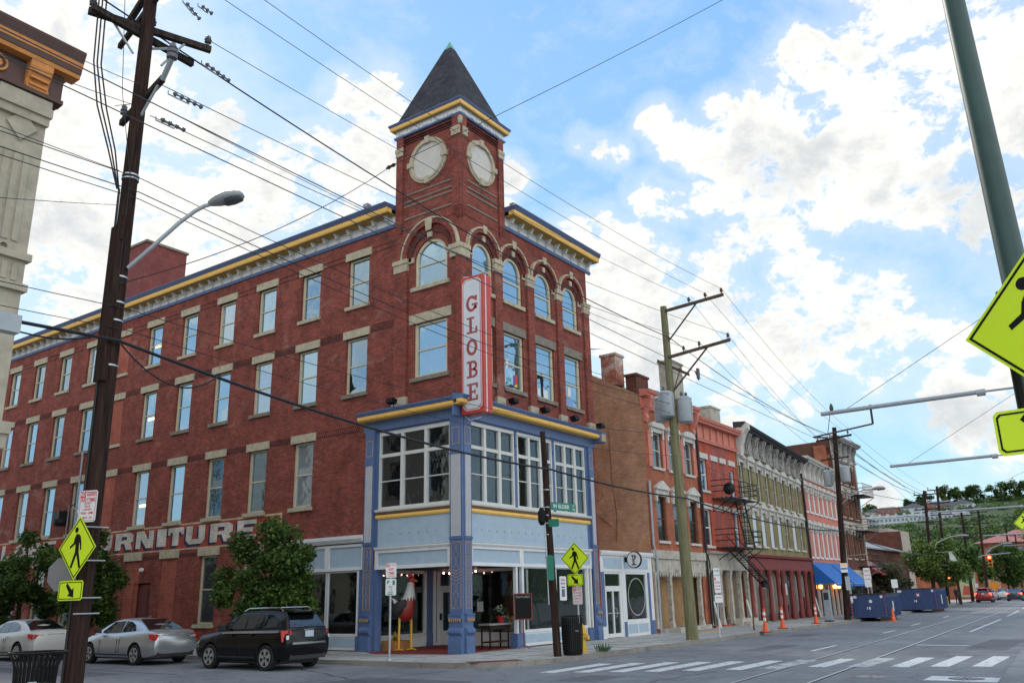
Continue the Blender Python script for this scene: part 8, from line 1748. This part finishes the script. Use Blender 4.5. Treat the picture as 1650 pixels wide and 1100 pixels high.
# ============================================================ hillside
def hillz(x,y):
    f=(x-310)/290
    if f<=0: return GZ-.3
    f=min(f,1.05); top=51+(3 if y<95 else 3-(y-95)*.06); n_=noise.noise(Vector((x*.012,y*.012,0)))*3*min(1,f*2)
    return GZ+top*f**1.05+n_
b=B(); nx,ny=40,60; vs=[];fs=[]
for i in range(nx+1):
    for j in range(ny+1): x=290+i*12; y=-420+j*18; vs.append((x,y,hillz(x,y)-(.5 if i==0 else 0)))
for i in range(nx):
    for j in range(ny): a=i*(ny+1)+j; fs.append((a,a+ny+1,a+ny+2,a+1))
b.add(vs,fs); m_hill=M('hill_undergrowth',(.035,.065,.018),.9,var=.3,scale=.05); obj('hill',b,m_hill,kind='structure',smooth=180)
m_wood=leafmat('hillside_leaf',(.018,.05,.014),(.14,.22,.055))
m_wood.node_tree.nodes['Noise Texture'].inputs['Scale'].default_value=.16
rn=random.Random(21); vs=[];fs=[]
def crown(c,r,h,n):
    for i in range(n):
        u=Vector((rn.gauss(0,1),rn.gauss(0,1),abs(rn.gauss(0,1)))).normalized(); q=rn.random()**.3; p=c+Vector((u.x*r*q,u.y*r*q,u.z*h*q)); d=Vector((rn.gauss(0,1),rn.gauss(0,1),rn.gauss(0,.7))).normalized(); s_=d.cross(Vector((rn.gauss(0,.5),rn.gauss(0,.5),1))).normalized(); l=rn.uniform(.7,1.5); k=len(vs)
        vs.extend([p,p+d*l*.5+s_*l*.45,p+d*l,p+d*l*.5-s_*l*.45]); fs.append((k,k+1,k+2,k+3))
houses_zone=lambda x,y: (505<x<535 and 40<y<150)
for i in range(3000):
    y=rn.uniform(0,190) if i%5 else rn.uniform(-150,400); x=rn.uniform(310,600)
    zone=20<y<150
    if zone and (507<x<534 or 552<x<572): continue
    if y>120 and x>588: continue
    cap=9 if not zone else (8.0 if x<380 else 4.6 if x<455 else 2.4 if x<507 else 3.2)
    z=hillz(x,y)
    sc_=min(cap,rn.uniform(2.8,6.2))*rn.uniform(.75,1); crown(Vector((x,y,max(0,z)-1)),sc_,sc_*rn.uniform(1.0,1.6),(105 if cap>4 else 45) if i%5 else 20)
me=bpy.data.meshes.new('hillside_wood'); me.from_pydata([tuple(v) for v in vs],[],fs); me.materials.append(m_wood); o=bpy.data.objects.new('hillside_wood',me); COL.objects.link(o); o['kind']='stuff'
# trees one can tell apart on the skyline
for i,(px,py,hh,rr) in enumerate([(1402,820,9,9),(1490,798,12,8),(1522,788,15,10),(1545,790,13,9),(1572,786,15,11),(1610,783,14,12),(1640,778,15,11),(1465,808,8,6)]):
    p=pl(px,py,0,585); zt=hillz(585,p.y); lab=['lone round tree on the skyline left of the hilltop houses','dark skyline tree behind the distant pole pair','skyline tree left of the highest house','skyline tree right of the highest house','large skyline tree in the middle of the ridge','broad skyline tree over the upper arm','skyline tree at the right end of the ridge','small skyline tree above the white row'][i]
    tree(lab,(585,p.y,zt-3),max(8,p.z-zt+6),rr*.62,2200,1.1,40+i,m_wood,'trees on the skyline',clumps=16,zc=.6,trunk=.5,name='skyline_tree')
m_hw=M('white_clapboard',(.52,.55,.58),.7,var=.08); m_hr=M('dull_red_brick_house',(.28,.12,.09),.8,var=.15); m_rfg=M('grey_house_roof',(.16,.17,.19),.8,var=.15); m_hbe=M('cream_clapboard',(.50,.45,.36),.7,var=.08)
def house(px,py0,py1,X,w_,mat,label,gable=True,dd=9,group='houses on the hilltop',n=2,rf=None):
    p=pl(px,py1,0,X); z0=p.z; z1=pl(px,py0,0,X).z; y=p.y; t=thing('hillside_house',label,'house',(X,y,z0-4),group); wh=z0+(z1-z0)*(.66 if gable else .88)
    b=B(); b.box((X,y-w_/2,z0-4),(X+dd,y+w_/2,wh)); obj('wall',b,mat,t); b=B()
    if gable: b.prism([(X-.4,y-w_/2-.5,wh),(X-.4,y+w_/2+.5,wh),(X-.4,y,z1)],(dd+.8,0,0))
    else: b.loft([[(X-.4,y-w_/2-.4,wh),(X+dd+.4,y-w_/2-.4,wh),(X+dd+.4,y+w_/2+.4,wh),(X-.4,y+w_/2+.4,wh)],[(X+2,y-w_/2+2,z1),(X+dd-2,y-w_/2+2,z1),(X+dd-2,y+w_/2-2,z1),(X+2,y+w_/2-2,z1)]])
    obj('roof',b,rf or m_rfg,t); fw=Fr((X,0,0),(0,-1,0),(-1,0,0)); 
    for r in range(n):
        b=B()
        for k in range(3): yy=-y-w_/2+w_*(k+.7)/3.4; zz=z0+.8+r*(wh-z0)/n*.95; fw.box(b,yy,yy+w_*.11,zz,zz+(wh-z0)/n*.5,0,.06)
        obj('windows',b,m_oldglass,t)
hs=[(1391,826,842,560,9,m_hw,'white gabled house at the far left of the hilltop'),(1412,818,836,560,13,m_hbe,'pale square house left of the red brick hilltop house'),(1432,816,836,555,12,m_hr,'red brick hilltop house with flat roof'),(1456,820,838,560,9,m_hw,'small white house right of the red brick hilltop house'),(1474,810,832,560,16,m_hw,'white double gabled house behind the distant poles'),(1516,806,826,560,15,m_hr,'red brick and white terrace above the white row'),(1536,806,830,555,9,m_hbe,'cream house beside the highest trees'),(1552,804,824,560,13,m_hw,'tall white house right of the highest trees'),(1581,832,842,500,6,m_hw,'tiny white house alone among the trees'),(1600,802,812,585,12,m_hw,'pale house half hidden on the right of the ridge'),(1622,803,812,585,12,m_hw,'pale house at the right end of the ridge')]
for i,a in enumerate(hs): house(*a,gable=i not in (2,5,9),n=2 if i not in (8,) else 1)
# the long white row below them
pA_=pl(1386,848,0,520); pB_=pl(1562,828,0,520); nseg=13
for i in range(nseg):
    f0,f1=i/nseg,(i+1)/nseg; y0=pA_.y+(pB_.y-pA_.y)*f0; y1=pA_.y+(pB_.y-pA_.y)*f1; za=pl(1386,852,0,520).z+(pl(1562,842,0,520).z-pl(1386,852,0,520).z)*f0; zb=za+5.6
    t=thing('terrace_unit','white terrace house of the long hillside row, number %s from its left end'%['one','two','three','four','five','six','seven','eight','nine','ten','eleven','twelve','thirteen'][i],'house',(520,(y0+y1)/2,za-8),'long white terrace on the hillside')
    b=B(); b.box((520,min(y0,y1)+.05,za-8),(530,max(y0,y1)-.05,zb)); obj('wall',b,m_hw,t); b=B(); b.add([(519.6,y0,zb),(519.6,y1,zb),(523,y1,zb+1.4),(523,y0,zb+1.4)],[(0,1,2,3)]); b.add([(523,y0,zb+1.4),(523,y1,zb+1.4),(530.3,y1,zb),(530.3,y0,zb)],[(0,1,2,3)]); obj('roof',b,M('pale_grey_roof',(.30,.33,.36),.7) if 'pale_grey_roof' not in bpy.data.materials else bpy.data.materials['pale_grey_roof'],t)
    b=B(); fw=Fr((520,0,0),(0,-1,0),(-1,0,0))
    for r in range(2): 
        for k in range(2): yy=-max(y0,y1)+abs(y1-y0)*(.2+.42*k); fw.box(b,yy,yy+1.2,za+.6+r*2.6,za+2.2+r*2.6,0,.05)
    obj('windows',b,m_oldglass,t)
    b=B(); b.box((521,(y0+y1)/2-.6,zb+.3),(522.4,(y0+y1)/2+.6,zb+2.2)); obj('dormer',b,m_hw,t)
